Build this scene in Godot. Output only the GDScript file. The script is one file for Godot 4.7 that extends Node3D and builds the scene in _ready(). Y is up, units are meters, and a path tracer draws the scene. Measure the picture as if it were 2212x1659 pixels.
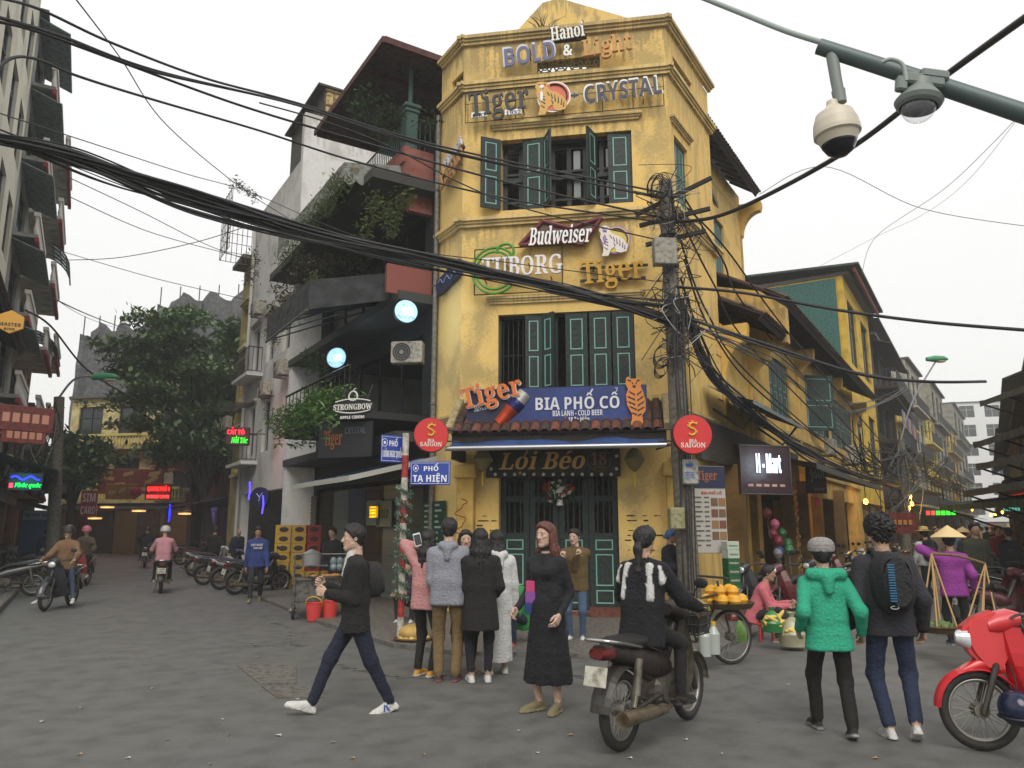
extends Node3D
# A corner house between two streets of an old quarter on a grey day.
# Pixel positions are written on a 2212 x 1659 grid laid over the photograph; each only gives a direction.
const FOC := 1650.0
const CX := 1106.0
const CY := 829.5
const PITCH := 0.1859
const EYE := 1.65
const UP := Vector3.UP
var cam_fwd := Vector3(0, sin(PITCH), -cos(PITCH))
var cam_up := Vector3(0, cos(PITCH), sin(PITCH))
var rng := RandomNumberGenerator.new()
var mats := {}
var used := {}
var noise := FastNoiseLite.new()

func V(x: float, y: float, z: float) -> Vector3:
	return Vector3(x, y, z)

func V2(x: float, y: float) -> Vector2:
	return Vector2(x, y)

func TT(p: Vector3) -> Transform3D:
	return Transform3D(Basis(), p)

func BY(a: float) -> Basis:
	return Basis(UP, a)

func rf(a: float, b: float) -> float:
	return rng.randf_range(a, b)

func ray(x: float, y: float) -> Vector3:
	return Vector3((x - CX) / FOC, 0, 0) + cam_up * ((CY - y) / FOC) + cam_fwd

func gp(x: float, y: float, h := 0.0) -> Vector3:      # where the ray meets the level h
	var d := ray(x, y)
	return Vector3(0, EYE, 0) + d * ((h - EYE) / d.y)

func pz(x: float, y: float, z: float) -> Vector3:      # the point z metres ahead
	var d := ray(x, y)
	return Vector3(0, EYE, 0) + d * (z / -d.z)

func frame(o: Vector3, u: Vector3) -> Transform3D:     # a facade: x along it, y up, z out of it
	var uu := Vector3(u.x, 0, u.z).normalized()
	return Transform3D(Basis(uu, UP, uu.cross(UP)), o)

func fp(t: Transform3D, x: float, y: float, d := 0.0) -> Vector2:   # pixel on that facade -> along, up
	var n := t.basis.z
	var r := ray(x, y)
	var c := Vector3(0, EYE, 0)
	var k := ((t.origin + n * d) - c).dot(n) / r.dot(n)
	var p := t.affine_inverse() * (c + r * k)
	return Vector2(p.x, p.y)

# ---------------------------------------------------------------- naming
func numbered(called: String) -> String:
	if not used.has(called):
		used[called] = 0
		return called
	used[called] += 1
	return "%s_%03d" % [called, used[called]]

func thing(called: String, label: String, category: String, t := Transform3D(), group := "") -> Node3D:
	var o := Node3D.new()
	o.name = numbered(called)
	add_child(o)
	o.transform = t
	tag(o, label, category, group)
	return o

func tag(o: Node3D, label: String, category: String, group := "") -> Node3D:
	o.set_meta("label", label)
	o.set_meta("category", category)
	if group != "":
		o.set_meta("group", group)
	return o

func struct_obj(called: String, m: MB, mt: Material, label := "", category := "") -> MeshInstance3D:
	var o := MeshInstance3D.new()
	o.name = numbered(called)
	o.mesh = m.mesh()
	o.material_override = mt
	add_child(o)
	o.set_meta("kind", "structure")
	if label != "":
		tag(o, label, category)
	return o

func obj(called: String, m: MB, mt: Material, parent: Node3D, label := "") -> MeshInstance3D:
	return inst(called, m.mesh(), mt, parent, Transform3D(), label)

func inst(called: String, mesh: Mesh, mt: Material, parent: Node3D, t := Transform3D(), label := "") -> MeshInstance3D:
	var o := MeshInstance3D.new()
	o.name = numbered(called) if parent == self else called
	o.mesh = mesh
	o.material_override = mt
	o.transform = t
	parent.add_child(o, true)
	if label != "":
		o.set_meta("label", label)
	return o

func one(called: String, m: MB, mt: Material, label: String, category: String, group := "", t := Transform3D()) -> MeshInstance3D:   # a thing of one mesh
	var o := inst(called, m.mesh(), mt, self, t)
	tag(o, label, category, group)
	return o

func dup(src: Node3D, t: Transform3D, label: String, group := "") -> Node3D:
	var o: Node3D = src.duplicate()
	var nm := String(src.name)
	o.name = numbered(nm.left(nm.length() - 4) if nm.right(3).is_valid_int() else nm)
	add_child(o)
	o.transform = t
	o.set_meta("label", label)
	if group != "":
		o.set_meta("group", group)
	return o

# ---------------------------------------------------------------- mesh collector
class MB:
	var v := PackedVector3Array()
	var n := PackedVector3Array()
	var uv := PackedVector2Array()
	var col := PackedColorArray()
	var ix := PackedInt32Array()
	var t := Transform3D()
	var c := Color(1, 1, 1)

	func vert(p: Vector3, nn: Vector3, u := Vector2.ZERO) -> int:
		v.append(t * p)
		n.append((t.basis * nn).normalized())
		uv.append(u)
		col.append(c)
		return v.size() - 1

	func quad(a: Vector3, b: Vector3, cc: Vector3, d: Vector3, us := []) -> void:   # counter-clockwise seen from outside
		var nn := (b - a).cross(cc - a)
		if nn.length_squared() < 1e-16:
			nn = (cc - a).cross(d - a)
		var u0 := Vector2(a.x, -a.y)
		var i := vert(a, nn, us[0] if us else u0)
		vert(b, nn, us[1] if us else Vector2(b.x, -b.y))
		vert(cc, nn, us[2] if us else Vector2(cc.x, -cc.y))
		vert(d, nn, us[3] if us else Vector2(d.x, -d.y))
		ix.append_array([i, i + 2, i + 1, i, i + 3, i + 2])

	func tri(a: Vector3, b: Vector3, cc: Vector3) -> void:
		var nn := (b - a).cross(cc - a)
		var i := vert(a, nn, Vector2(a.x, -a.y))
		vert(b, nn, Vector2(b.x, -b.y))
		vert(cc, nn, Vector2(cc.x, -cc.y))
		ix.append_array([i, i + 2, i + 1])

	func box(p: Vector3, s: Vector3, b := Basis()) -> void:
		var x := b.x * s.x * 0.5
		var y := b.y * s.y * 0.5
		var z := b.z * s.z * 0.5
		quad(p - x - y + z, p + x - y + z, p + x + y + z, p - x + y + z)
		quad(p + x - y - z, p - x - y - z, p - x + y - z, p + x + y - z)
		quad(p + x - y + z, p + x - y - z, p + x + y - z, p + x + y + z)
		quad(p - x - y - z, p - x - y + z, p - x + y + z, p - x + y - z)
		quad(p - x + y + z, p + x + y + z, p + x + y - z, p - x + y - z)
		quad(p - x - y - z, p + x - y - z, p + x - y + z, p - x - y + z)

	func span(a: Vector3, b: Vector3) -> void:     # a box from corner to corner
		box((a + b) * 0.5, (b - a).abs())

	func cbox(p: Vector3, s: Vector3, r: float, b := Basis()) -> void:   # box with chamfered edges
		var h := s * 0.5
		r = minf(r, minf(h.x, minf(h.y, h.z)) * 0.95)
		var q := []
		for sx in [-1, 1]:
			for sy in [-1, 1]:
				for sz in [-1, 1]:
					var k := Vector3(sx, sy, sz) * h
					q.append([p + b * (k - Vector3(0, sy, sz) * r), p + b * (k - Vector3(sx, 0, sz) * r), p + b * (k - Vector3(sx, sy, 0) * r)])
		for f in [[0, 0, 1, 3, 2], [0, 4, 6, 7, 5], [1, 0, 4, 5, 1], [1, 2, 3, 7, 6], [2, 0, 2, 6, 4], [2, 1, 5, 7, 3]]:
			quad(q[f[1]][f[0]], q[f[2]][f[0]], q[f[3]][f[0]], q[f[4]][f[0]])
		for e in [[0, 1, 0, 1], [2, 3, 1, 0], [4, 5, 1, 0], [6, 7, 0, 1]]:
			var f0: int = e[2]
			var f1: int = e[3]
			quad(q[e[0]][f0], q[e[0]][f1], q[e[1]][f1], q[e[1]][f0])
		for e in [[0, 2, 2, 0], [1, 3, 0, 2], [4, 6, 0, 2], [5, 7, 2, 0]]:
			quad(q[e[0]][e[2]], q[e[0]][e[3]], q[e[1]][e[3]], q[e[1]][e[2]])
		for e in [[0, 4, 1, 2], [1, 5, 2, 1], [2, 6, 2, 1], [3, 7, 1, 2]]:
			quad(q[e[0]][e[2]], q[e[0]][e[3]], q[e[1]][e[3]], q[e[1]][e[2]])
		for i in 8:
			if i in [0, 3, 5, 6]:
				tri(q[i][0], q[i][2], q[i][1])
			else:
				tri(q[i][0], q[i][1], q[i][2])

	func ring(center: Vector3, a: Vector3, b: Vector3, k: int, nn: Vector3, vv: float) -> int:
		var i0 := v.size()
		for j in k + 1:
			var an := TAU * j / k
			var off := a * cos(an) + b * sin(an)
			vert(center + off, (off.normalized() + nn), Vector2(float(j) / k, vv))
		return i0

	func bridge(i0: int, i1: int, k: int) -> void:
		for j in k:
			ix.append_array([i0 + j, i1 + j, i0 + j + 1, i0 + j + 1, i1 + j, i1 + j + 1])

	func disc(center: Vector3, a: Vector3, b: Vector3, k: int) -> void:    # faces a x b
		var nn := a.cross(b)
		var i := vert(center, nn, Vector2(0.5, 0.5))
		for j in k:
			var an := TAU * j / k
			vert(center + a * cos(an) + b * sin(an), nn, Vector2(0.5 + 0.5 * cos(an), 0.5 - 0.5 * sin(an)))
		for j in k:
			ix.append_array([i, i + 1 + (j + 1) % k, i + 1 + j])

	func tube(pts: Array, r, k := 8, caps := true) -> void:      # r: one radius or one for each point
		var m := pts.size()
		var last := -1
		var side := Vector3.ZERO
		var along := 0.0
		for i in m:
			var p: Vector3 = pts[i]
			var d: Vector3 = (pts[mini(i + 1, m - 1)] - pts[maxi(i - 1, 0)])
			d = d.normalized()
			if side == Vector3.ZERO:
				side = d.cross(Vector3.UP if absf(d.y) < 0.9 else Vector3.RIGHT).normalized()
			side = (side - d * side.dot(d)).normalized()
			var b := d.cross(side)
			var rr: float = r[i] if r is Array else r
			var slope := 0.0
			if r is Array and i < m - 1:
				slope = (float(r[i]) - float(r[i + 1])) / maxf(0.001, (pts[i + 1] - p).length())
			if i > 0:
				along += (p - pts[i - 1]).length()
			if caps and i == 0:
				disc(p, side * rr, -b * rr, k)
			var cur := ring(p, side * rr, b * rr, k, d * slope, along)
			if last >= 0:
				bridge(last, cur, k)
			last = cur
			if caps and i == m - 1:
				disc(p, side * rr, b * rr, k)

	func rod(a: Vector3, b: Vector3, r: float, k := 6) -> void:
		tube([a, b], r, k)

	func lathe(prof: Array, k := 16, tr := Transform3D()) -> void:       # prof: Vector2(radius, height) going up
		var keep := t
		t = t * tr
		var last := -1
		for i in prof.size() - 1:
			var p: Vector2 = prof[i]
			var q: Vector2 = prof[i + 1]
			var d := (q - p).normalized()
			var nn := Vector2(d.y, -d.x)
			var i0 := v.size()
			for pass_ in 2:
				var w: Vector2 = p if pass_ == 0 else q
				for j in k + 1:
					var an := TAU * j / k
					vert(Vector3(cos(an) * w.x, w.y, sin(an) * w.x), Vector3(cos(an) * nn.x, nn.y, sin(an) * nn.x), Vector2(float(j) / k, w.y))
			for j in k:
				var a := i0 + j
				var b := i0 + k + 1 + j
				ix.append_array([a, a + 1, b, b, a + 1, b + 1])
		t = keep

	func ball(p: Vector3, s: Vector3, b := Basis(), k := 12) -> void:
		var rows := maxi(4, k / 2)
		var i0 := v.size()
		for i in rows + 1:
			var th := PI * i / rows
			for j in k + 1:
				var ph := TAU * j / k
				var d := Vector3(sin(th) * cos(ph), cos(th), sin(th) * sin(ph))
				vert(p + b * (d * s), b * (d / s), Vector2(float(j) / k, float(i) / rows))
		for i in rows:
			for j in k:
				var a := i0 + i * (k + 1) + j
				ix.append_array([a, a + k + 1, a + 1, a + 1, a + k + 1, a + k + 2])

	func prism(poly: PackedVector2Array, depth: float, tr := Transform3D()) -> void:      # from z = 0 to z = depth
		var keep := t
		t = t * tr
		var pl := poly
		if Geometry2D.is_polygon_clockwise(pl):
			pl = pl.duplicate()
			pl.reverse()
		var tr_ := Geometry2D.triangulate_polygon(pl)
		for k in range(0, tr_.size(), 3):
			var a := pl[tr_[k]]
			var b := pl[tr_[k + 1]]
			var d := pl[tr_[k + 2]]
			if (b - a).cross(d - a) < 0:
				var w := b
				b = d
				d = w
			tri(Vector3(a.x, a.y, depth), Vector3(b.x, b.y, depth), Vector3(d.x, d.y, depth))
			tri(Vector3(a.x, a.y, 0), Vector3(d.x, d.y, 0), Vector3(b.x, b.y, 0))
		for k in pl.size():
			var a := pl[k]
			var b := pl[(k + 1) % pl.size()]
			quad(Vector3(a.x, a.y, 0), Vector3(b.x, b.y, 0), Vector3(b.x, b.y, depth), Vector3(a.x, a.y, depth))
		t = keep

	func loft(sec: Array, k := 10, caps := true) -> void:       # sec: [centre, half width, half height] rings across z, squarish ellipses
		var last := -1
		for i in sec.size():
			var c0: Vector3 = sec[i][0]
			var cur := v.size()
			for j in k + 1:
				var an := TAU * j / k
				var e := Vector3(cos(an), sin(an), 0)
				e = Vector3(signf(e.x) * pow(absf(e.x), 0.75) * float(sec[i][1]), signf(e.y) * pow(absf(e.y), 0.75) * float(sec[i][2]), 0)
				vert(c0 + e, Vector3(cos(an) / maxf(0.01, sec[i][1]), sin(an) / maxf(0.01, sec[i][2]), 0).normalized(), Vector2(float(j) / k, i))
			if caps and (i == 0 or i == sec.size() - 1):
				disc(c0, Vector3(sec[i][1], 0, 0), Vector3(0, sec[i][2] * (1 if i > 0 else -1), 0), k)
				if i == 0:
					cur = v.size()
					for j in k + 1:
						var an := TAU * j / k
						var e := Vector3(cos(an), sin(an), 0)
						e = Vector3(signf(e.x) * pow(absf(e.x), 0.75) * float(sec[i][1]), signf(e.y) * pow(absf(e.y), 0.75) * float(sec[i][2]), 0)
						vert(c0 + e, Vector3(cos(an), sin(an), 0), Vector2(float(j) / k, i))
			if last >= 0:
				var up := c0.z > (sec[i - 1][0] as Vector3).z
				for j in k:
					if up:
						ix.append_array([last + j, cur + j, last + j + 1, last + j + 1, cur + j, cur + j + 1])
					else:
						ix.append_array([last + j, last + j + 1, cur + j, last + j + 1, cur + j + 1, cur + j])
			last = cur

	func torus(p: Vector3, ax: Vector3, ay: Vector3, r: float, k := 24, m := 8, squash := 1.0) -> void:   # ax, ay: big radius vectors
		var az := ax.cross(ay).normalized()
		var i0 := v.size()
		for i in k + 1:
			var an := TAU * i / k
			var d := (ax * cos(an) + ay * sin(an))
			var e := d.normalized()
			for j in m + 1:
				var bn := TAU * j / m
				vert(p + d + e * (r * cos(bn)) + az * (r * squash * sin(bn)), e * cos(bn) + az * sin(bn) / squash, Vector2(float(i) / k * 12, float(j) / m))
		for i in k:
			for j in m:
				var a := i0 + i * (m + 1) + j
				ix.append_array([a, a + 1, a + m + 1, a + m + 1, a + 1, a + m + 2])

	func add(o: MB, tr: Transform3D, tint := Color(1, 1, 1)) -> void:      # another collection, placed and tinted
		var flip := tr.basis.determinant() < 0
		var i0 := v.size()
		var nb := tr.basis.inverse().transposed()
		for i in o.v.size():
			v.append(t * (tr * o.v[i]))
			n.append((t.basis * (nb * o.n[i])).normalized())
			uv.append(o.uv[i])
			col.append(o.col[i] * tint)
		for i in range(0, o.ix.size(), 3):
			if flip:
				ix.append_array([i0 + o.ix[i], i0 + o.ix[i + 2], i0 + o.ix[i + 1]])
			else:
				ix.append_array([i0 + o.ix[i], i0 + o.ix[i + 1], i0 + o.ix[i + 2]])

	func mesh() -> ArrayMesh:
		var arr := []
		arr.resize(Mesh.ARRAY_MAX)
		arr[Mesh.ARRAY_VERTEX] = v
		arr[Mesh.ARRAY_NORMAL] = n
		arr[Mesh.ARRAY_TEX_UV] = uv
		arr[Mesh.ARRAY_COLOR] = col
		arr[Mesh.ARRAY_INDEX] = ix
		var m := ArrayMesh.new()
		m.add_surface_from_arrays(Mesh.PRIMITIVE_TRIANGLES, arr)
		return m

func boxm(s: Vector3, r := 0.0) -> ArrayMesh:
	var m := MB.new()
	if r > 0:
		m.cbox(Vector3.ZERO, s, r)
	else:
		m.box(Vector3.ZERO, s)
	return m.mesh()

func spline(p: Array, per := 8) -> Array:
	var out := []
	for i in p.size() - 1:
		var a: Vector3 = p[maxi(i - 1, 0)]
		var b: Vector3 = p[i]
		var c: Vector3 = p[i + 1]
		var d: Vector3 = p[mini(i + 2, p.size() - 1)]
		for k in per:
			out.append(b.cubic_interpolate(c, a, d, float(k) / per))
	out.append(p[-1])
	return out

# ---------------------------------------------------------------- materials
func srgb(r: float, g: float, b: float) -> Color:
	return Color(r / 255.0, g / 255.0, b / 255.0)

func lin(r: float, g: float, b: float) -> Color:
	return srgb(r, g, b).srgb_to_linear()

func mt(r: float, g: float, b: float, rough := 0.8, metal := 0.0, tex := "") -> StandardMaterial3D:
	var key := "%d %d %d %.2f %.2f %s" % [r, g, b, rough, metal, tex]
	if mats.has(key):
		return mats[key]
	var m := StandardMaterial3D.new()
	m.albedo_color = srgb(r, g, b)
	m.roughness = rough
	m.metallic = metal
	if tex != "":
		surface(m, tex)
	mats[key] = m
	return m

func glow(r: float, g: float, b: float, e := 1.0) -> StandardMaterial3D:
	var key := "glow %d %d %d %.2f" % [r, g, b, e]
	if mats.has(key):
		return mats[key]
	var m := StandardMaterial3D.new()
	m.albedo_color = srgb(r, g, b)
	m.emission_enabled = true
	m.emission = srgb(r, g, b)
	m.emission_energy_multiplier = e
	mats[key] = m
	return m

var texs := {}
func noise_tex(key: String, freq: float, octaves: int, lo: Color, hi: Color, normal := false, bump := 4.0, kind := FastNoiseLite.TYPE_SIMPLEX_SMOOTH, mid := Color(0, 0, 0, 0), size := 512) -> NoiseTexture2D:
	if texs.has(key):
		return texs[key]
	var f := FastNoiseLite.new()
	f.noise_type = kind
	f.seed = key.hash() % 1000
	f.frequency = freq
	f.fractal_octaves = octaves
	var t := NoiseTexture2D.new()
	t.width = size
	t.height = size
	t.seamless = true
	t.noise = f
	if normal:
		t.as_normal_map = true
		t.bump_strength = bump
	else:
		var g := Gradient.new()
		g.set_color(0, lo)
		g.set_color(1, hi)
		if mid.a > 0:
			g.add_point(0.5, mid)
		t.color_ramp = g
	texs[key] = t
	return t

func surface(m: StandardMaterial3D, tex: String) -> void:     # layers of grain, wear and relief by kind of stuff
	m.uv1_triplanar = true
	match tex:
		"plaster":
			m.uv1_world_triplanar = true
			m.uv1_scale = Vector3.ONE * 0.35
			m.albedo_texture = noise_tex("plaster", 0.006, 6, Color(0.66, 0.65, 0.63), Color(1, 1, 1), false, 0, FastNoiseLite.TYPE_SIMPLEX_SMOOTH, Color(0.95, 0.95, 0.94))
			m.normal_enabled = true
			m.normal_texture = noise_tex("plaster_n", 0.03, 5, Color(), Color(), true, 5.0)
			m.normal_scale = 0.5
		"cloth":
			m.uv1_scale = Vector3.ONE * 3.0
			m.albedo_texture = noise_tex("cloth", 0.03, 4, Color(0.8, 0.8, 0.8), Color(1, 1, 1))
			m.normal_enabled = true
			m.normal_texture = noise_tex("cloth_n", 0.018, 5, Color(), Color(), true, 13.0)
			m.normal_scale = 1.0
		"dirt":
			m.uv1_scale = Vector3.ONE * 1.3
			m.albedo_texture = noise_tex("dirt", 0.012, 6, Color(0.5, 0.47, 0.42), Color(1, 1, 1), false, 0, FastNoiseLite.TYPE_SIMPLEX_SMOOTH, Color(0.9, 0.89, 0.87))
			m.roughness_texture = noise_tex("dirt_r", 0.02, 4, Color(0.55, 0.55, 0.55), Color(1, 1, 1))
		"wood":
			m.uv1_scale = Vector3(2.0, 0.4, 2.0)
			m.albedo_texture = noise_tex("wood", 0.03, 5, Color(0.55, 0.52, 0.5), Color(1, 1, 1))
			m.normal_enabled = true
			m.normal_texture = noise_tex("wood_n", 0.04, 4, Color(), Color(), true, 5.0)
			m.normal_scale = 0.5
		"rust":
			m.uv1_scale = Vector3.ONE * 0.9
			m.albedo_texture = noise_tex("rust", 0.01, 6, Color(0.45, 0.3, 0.2), Color(1, 1, 1), false, 0, FastNoiseLite.TYPE_SIMPLEX_SMOOTH, Color(0.9, 0.86, 0.8))
		"tarp":
			m.uv1_scale = Vector3.ONE * 0.5
			m.albedo_texture = noise_tex("tarp", 0.008, 5, Color(0.6, 0.58, 0.55), Color(1, 1, 1))
			m.normal_enabled = true
			m.normal_texture = noise_tex("tarp_n", 0.006, 4, Color(), Color(), true, 12.0)
			m.normal_scale = 0.8
		"skin":
			m.uv1_scale = Vector3.ONE * 4.0
			m.albedo_texture = noise_tex("skin", 0.03, 4, Color(0.88, 0.84, 0.82), Color(1, 1, 1))
		"leaf":
			m.uv1_scale = Vector3.ONE * 2.0
			m.albedo_texture = noise_tex("leaf", 0.02, 4, Color(0.55, 0.6, 0.5), Color(1, 1, 1))

var fonts := {}
func font(kind := "sans") -> Font:
	if fonts.has(kind):
		return fonts[kind]
	var f := SystemFont.new()
	f.font_names = PackedStringArray(["Droid Serif" if kind.begins_with("serif") else "Droid Sans"])
	f.font_weight = 700 if kind.ends_with("bold") or kind.ends_with("italic") else 400
	if kind.ends_with("italic"):
		var fv := FontVariation.new()
		fv.base_font = f
		fv.variation_transform = Transform2D(Vector2(1, 0.28), Vector2(0, 1), Vector2.ZERO)
		fonts[kind] = fv
		return fv
	fonts[kind] = f
	return f

# lettering fitted into a rectangle (its lower left corner at p, w wide, h high), standing out of the plane z = p.z of parent;
# tone marks the fonts lack are added as small shapes: plain letter, mark (a acute, h hook, d dot, n horn, b breve)
const TONES := {"Ố": ["Ô", "a"], "Ổ": ["Ô", "h"], "ố": ["ô", "a"], "Ạ": ["A", "d"], "ạ": ["a", "d"], "Ệ": ["Ê", "d"], "ệ": ["ê", "d"], "ợ": ["o", "nd"], "Ư": ["U", "n"], "Ơ": ["O", "n"], "Ọ": ["O", "d"], "Ế": ["Ê", "a"], "Ắ": ["A", "ba"]}

func words(s: String, p: Vector3, w: float, h: float, depth: float, mtl: Material, parent: Node3D, kind := "sansbold", tilt := 0.0, called := "lettering") -> MeshInstance3D:
	var plain := ""
	var marks := []
	for i in s.length():
		var ch := s[i]
		if TONES.has(ch):
			marks.append([i, TONES[ch][1], TONES[ch][0]])
			plain += TONES[ch][0]
		else:
			plain += ch
	var tm := TextMesh.new()
	var fo := font(kind)
	tm.font = fo
	tm.text = plain
	tm.font_size = 48
	tm.pixel_size = 0.01
	tm.depth = 0.02
	tm.curve_step = 4.0
	var bb := tm.get_aabb()
	var sx := w / maxf(bb.size.x, 0.001)
	var sy := h / maxf(bb.size.y, 0.001)
	var sz := depth / 0.02
	var b := Basis(Vector3(0, 0, 1), tilt) * Basis.from_scale(Vector3(sx, sy, sz))
	var c := bb.get_center()
	var o := inst(called, tm, mtl, parent, Transform3D(b, p + Vector3(w * 0.5, h * 0.5, depth * 0.5) - b * c))
	if marks:
		var m := MB.new()
		var full := fo.get_string_size(plain, HORIZONTAL_ALIGNMENT_LEFT, -1, 48).x
		for k in marks:
			var a := fo.get_string_size(plain.left(k[0]), HORIZONTAL_ALIGNMENT_LEFT, -1, 48).x
			var e := fo.get_string_size(plain.left(k[0] + 1), HORIZONTAL_ALIGNMENT_LEFT, -1, 48).x
			var x := (-full * 0.5 + (a + e) * 0.5) * 0.01
			var base := bb.position.y + (0.1 if plain.to_upper() != plain and kind != "serifitalic" else 0.0)
			var big: bool = String(k[2]).to_upper() == k[2]
			var top := bb.end.y if big else base + 0.36
			var wd := (e - a) * 0.01
			for q in String(k[1]):
				if q == "a":
					m.box(Vector3(x + wd * 0.22, top + 0.05, 0), Vector3(0.045, 0.13, 0.02), Basis(Vector3(0, 0, 1), -0.6))
				elif q == "h":
					m.tube([Vector3(x + wd * 0.1, top + 0.1, 0), Vector3(x + wd * 0.26, top + 0.11, 0), Vector3(x + wd * 0.24, top + 0.05, 0), Vector3(x + wd * 0.14, top + 0.0, 0)], 0.018, 5)
				elif q == "d":
					m.ball(Vector3(x, base - 0.07, 0), Vector3(0.035, 0.035, 0.012), Basis(), 8)
				elif q == "n":
					m.tube([Vector3(x + wd * 0.3, top - 0.08, 0), Vector3(x + wd * 0.45, top - 0.03, 0), Vector3(x + wd * 0.48, top + 0.05, 0)], 0.02, 5)
				elif q == "b":
					m.tube([Vector3(x - 0.08, top + 0.1, 0), Vector3(x, top + 0.06, 0), Vector3(x + 0.08, top + 0.1, 0)], 0.015, 5)
		obj("tone_mark", m, mtl, o)
	return o

# ---------------------------------------------------------------- walls with openings; in facade coordinates
func wall(m: MB, s0: float, s1: float, h0: float, h1: float, holes: Array, thick := 0.25, size := Vector2.ZERO) -> void:
	var xs := [s0, s1]
	var ys := [h0, h1]
	for r in holes:
		for k in [r.position.x, r.end.x]:
			if k > s0 and k < s1 and not xs.has(k):
				xs.append(k)
		for k in [r.position.y, r.end.y]:
			if k > h0 and k < h1 and not ys.has(k):
				ys.append(k)
	xs.sort()
	ys.sort()
	for i in xs.size() - 1:
		for j in ys.size() - 1:
			var mid := Vector2((xs[i] + xs[i + 1]) * 0.5, (ys[j] + ys[j + 1]) * 0.5)
			var open := false
			for r in holes:
				if r.has_point(mid):
					open = true
			if open:
				continue
			var us := []
			var x0: float = xs[i]
			var x1: float = xs[i + 1]
			var y0: float = ys[j]
			var y1: float = ys[j + 1]
			for q in [Vector2(x0, y0), Vector2(x1, y0), Vector2(x1, y1), Vector2(x0, y1)]:
				us.append(Vector2((q.x - s0) / (s1 - s0), 1 - (q.y - h0) / (h1 - h0)))
			m.quad(Vector3(x0, y0, 0), Vector3(x1, y0, 0), Vector3(x1, y1, 0), Vector3(x0, y1, 0), us)
			m.quad(Vector3(x1, y0, -thick), Vector3(x0, y0, -thick), Vector3(x0, y1, -thick), Vector3(x1, y1, -thick), [us[1], us[0], us[3], us[2]])
	for r in holes:
		reveal(m, r, thick, Vector2(s0, h0), Vector2(s1 - s0, h1 - h0))
	var e := [us2(s0, h0, s0, s1, h0, h1)]
	m.quad(Vector3(s0, h0, -thick), Vector3(s0, h0, 0), Vector3(s0, h1, 0), Vector3(s0, h1, -thick), [e[0], e[0], Vector2(0, 0), Vector2(0, 0)])
	m.quad(Vector3(s1, h0, 0), Vector3(s1, h0, -thick), Vector3(s1, h1, -thick), Vector3(s1, h1, 0), [Vector2(1, 1), Vector2(1, 1), Vector2(1, 0), Vector2(1, 0)])
	m.quad(Vector3(s0, h1, 0), Vector3(s1, h1, 0), Vector3(s1, h1, -thick), Vector3(s0, h1, -thick), [Vector2(0, 0), Vector2(1, 0), Vector2(1, 0.01), Vector2(0, 0.01)])

func us2(x: float, y: float, s0: float, s1: float, h0: float, h1: float) -> Vector2:
	return Vector2((x - s0) / (s1 - s0), 1 - (y - h0) / (h1 - h0))

func reveal(m: MB, r: Rect2, d: float, o: Vector2, sz: Vector2) -> void:
	var a := Vector3(r.position.x, r.position.y, 0)
	var b := Vector3(r.end.x, r.position.y, 0)
	var c := Vector3(r.end.x, r.end.y, 0)
	var e := Vector3(r.position.x, r.end.y, 0)
	var k := Vector3(0, 0, -d)
	for q in [[a, b], [b, c], [c, e], [e, a]]:
		var us := []
		for p in [q[0], q[1], q[1] + k * 0.3, q[0] + k * 0.3]:
			us.append(Vector2((p.x - o.x) / sz.x, 1 - (p.y - o.y) / sz.y))
		m.quad(q[0], q[1], q[1] + k, q[0] + k, us)

func rect_px(t: Transform3D, x0: float, y0: float, x1: float, y1: float, d := 0.0) -> Rect2:   # opening seen between two pixel corners
	var ya := (y0 + y1) * 0.5
	var l := fp(t, x0, ya, d)
	var r := fp(t, x1, ya, d)
	var xm := (x0 + x1) * 0.5
	var b := fp(t, xm, y1, d)
	var u := fp(t, xm, y0, d)
	return Rect2(l.x, b.y, r.x - l.x, u.y - b.y)

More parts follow.
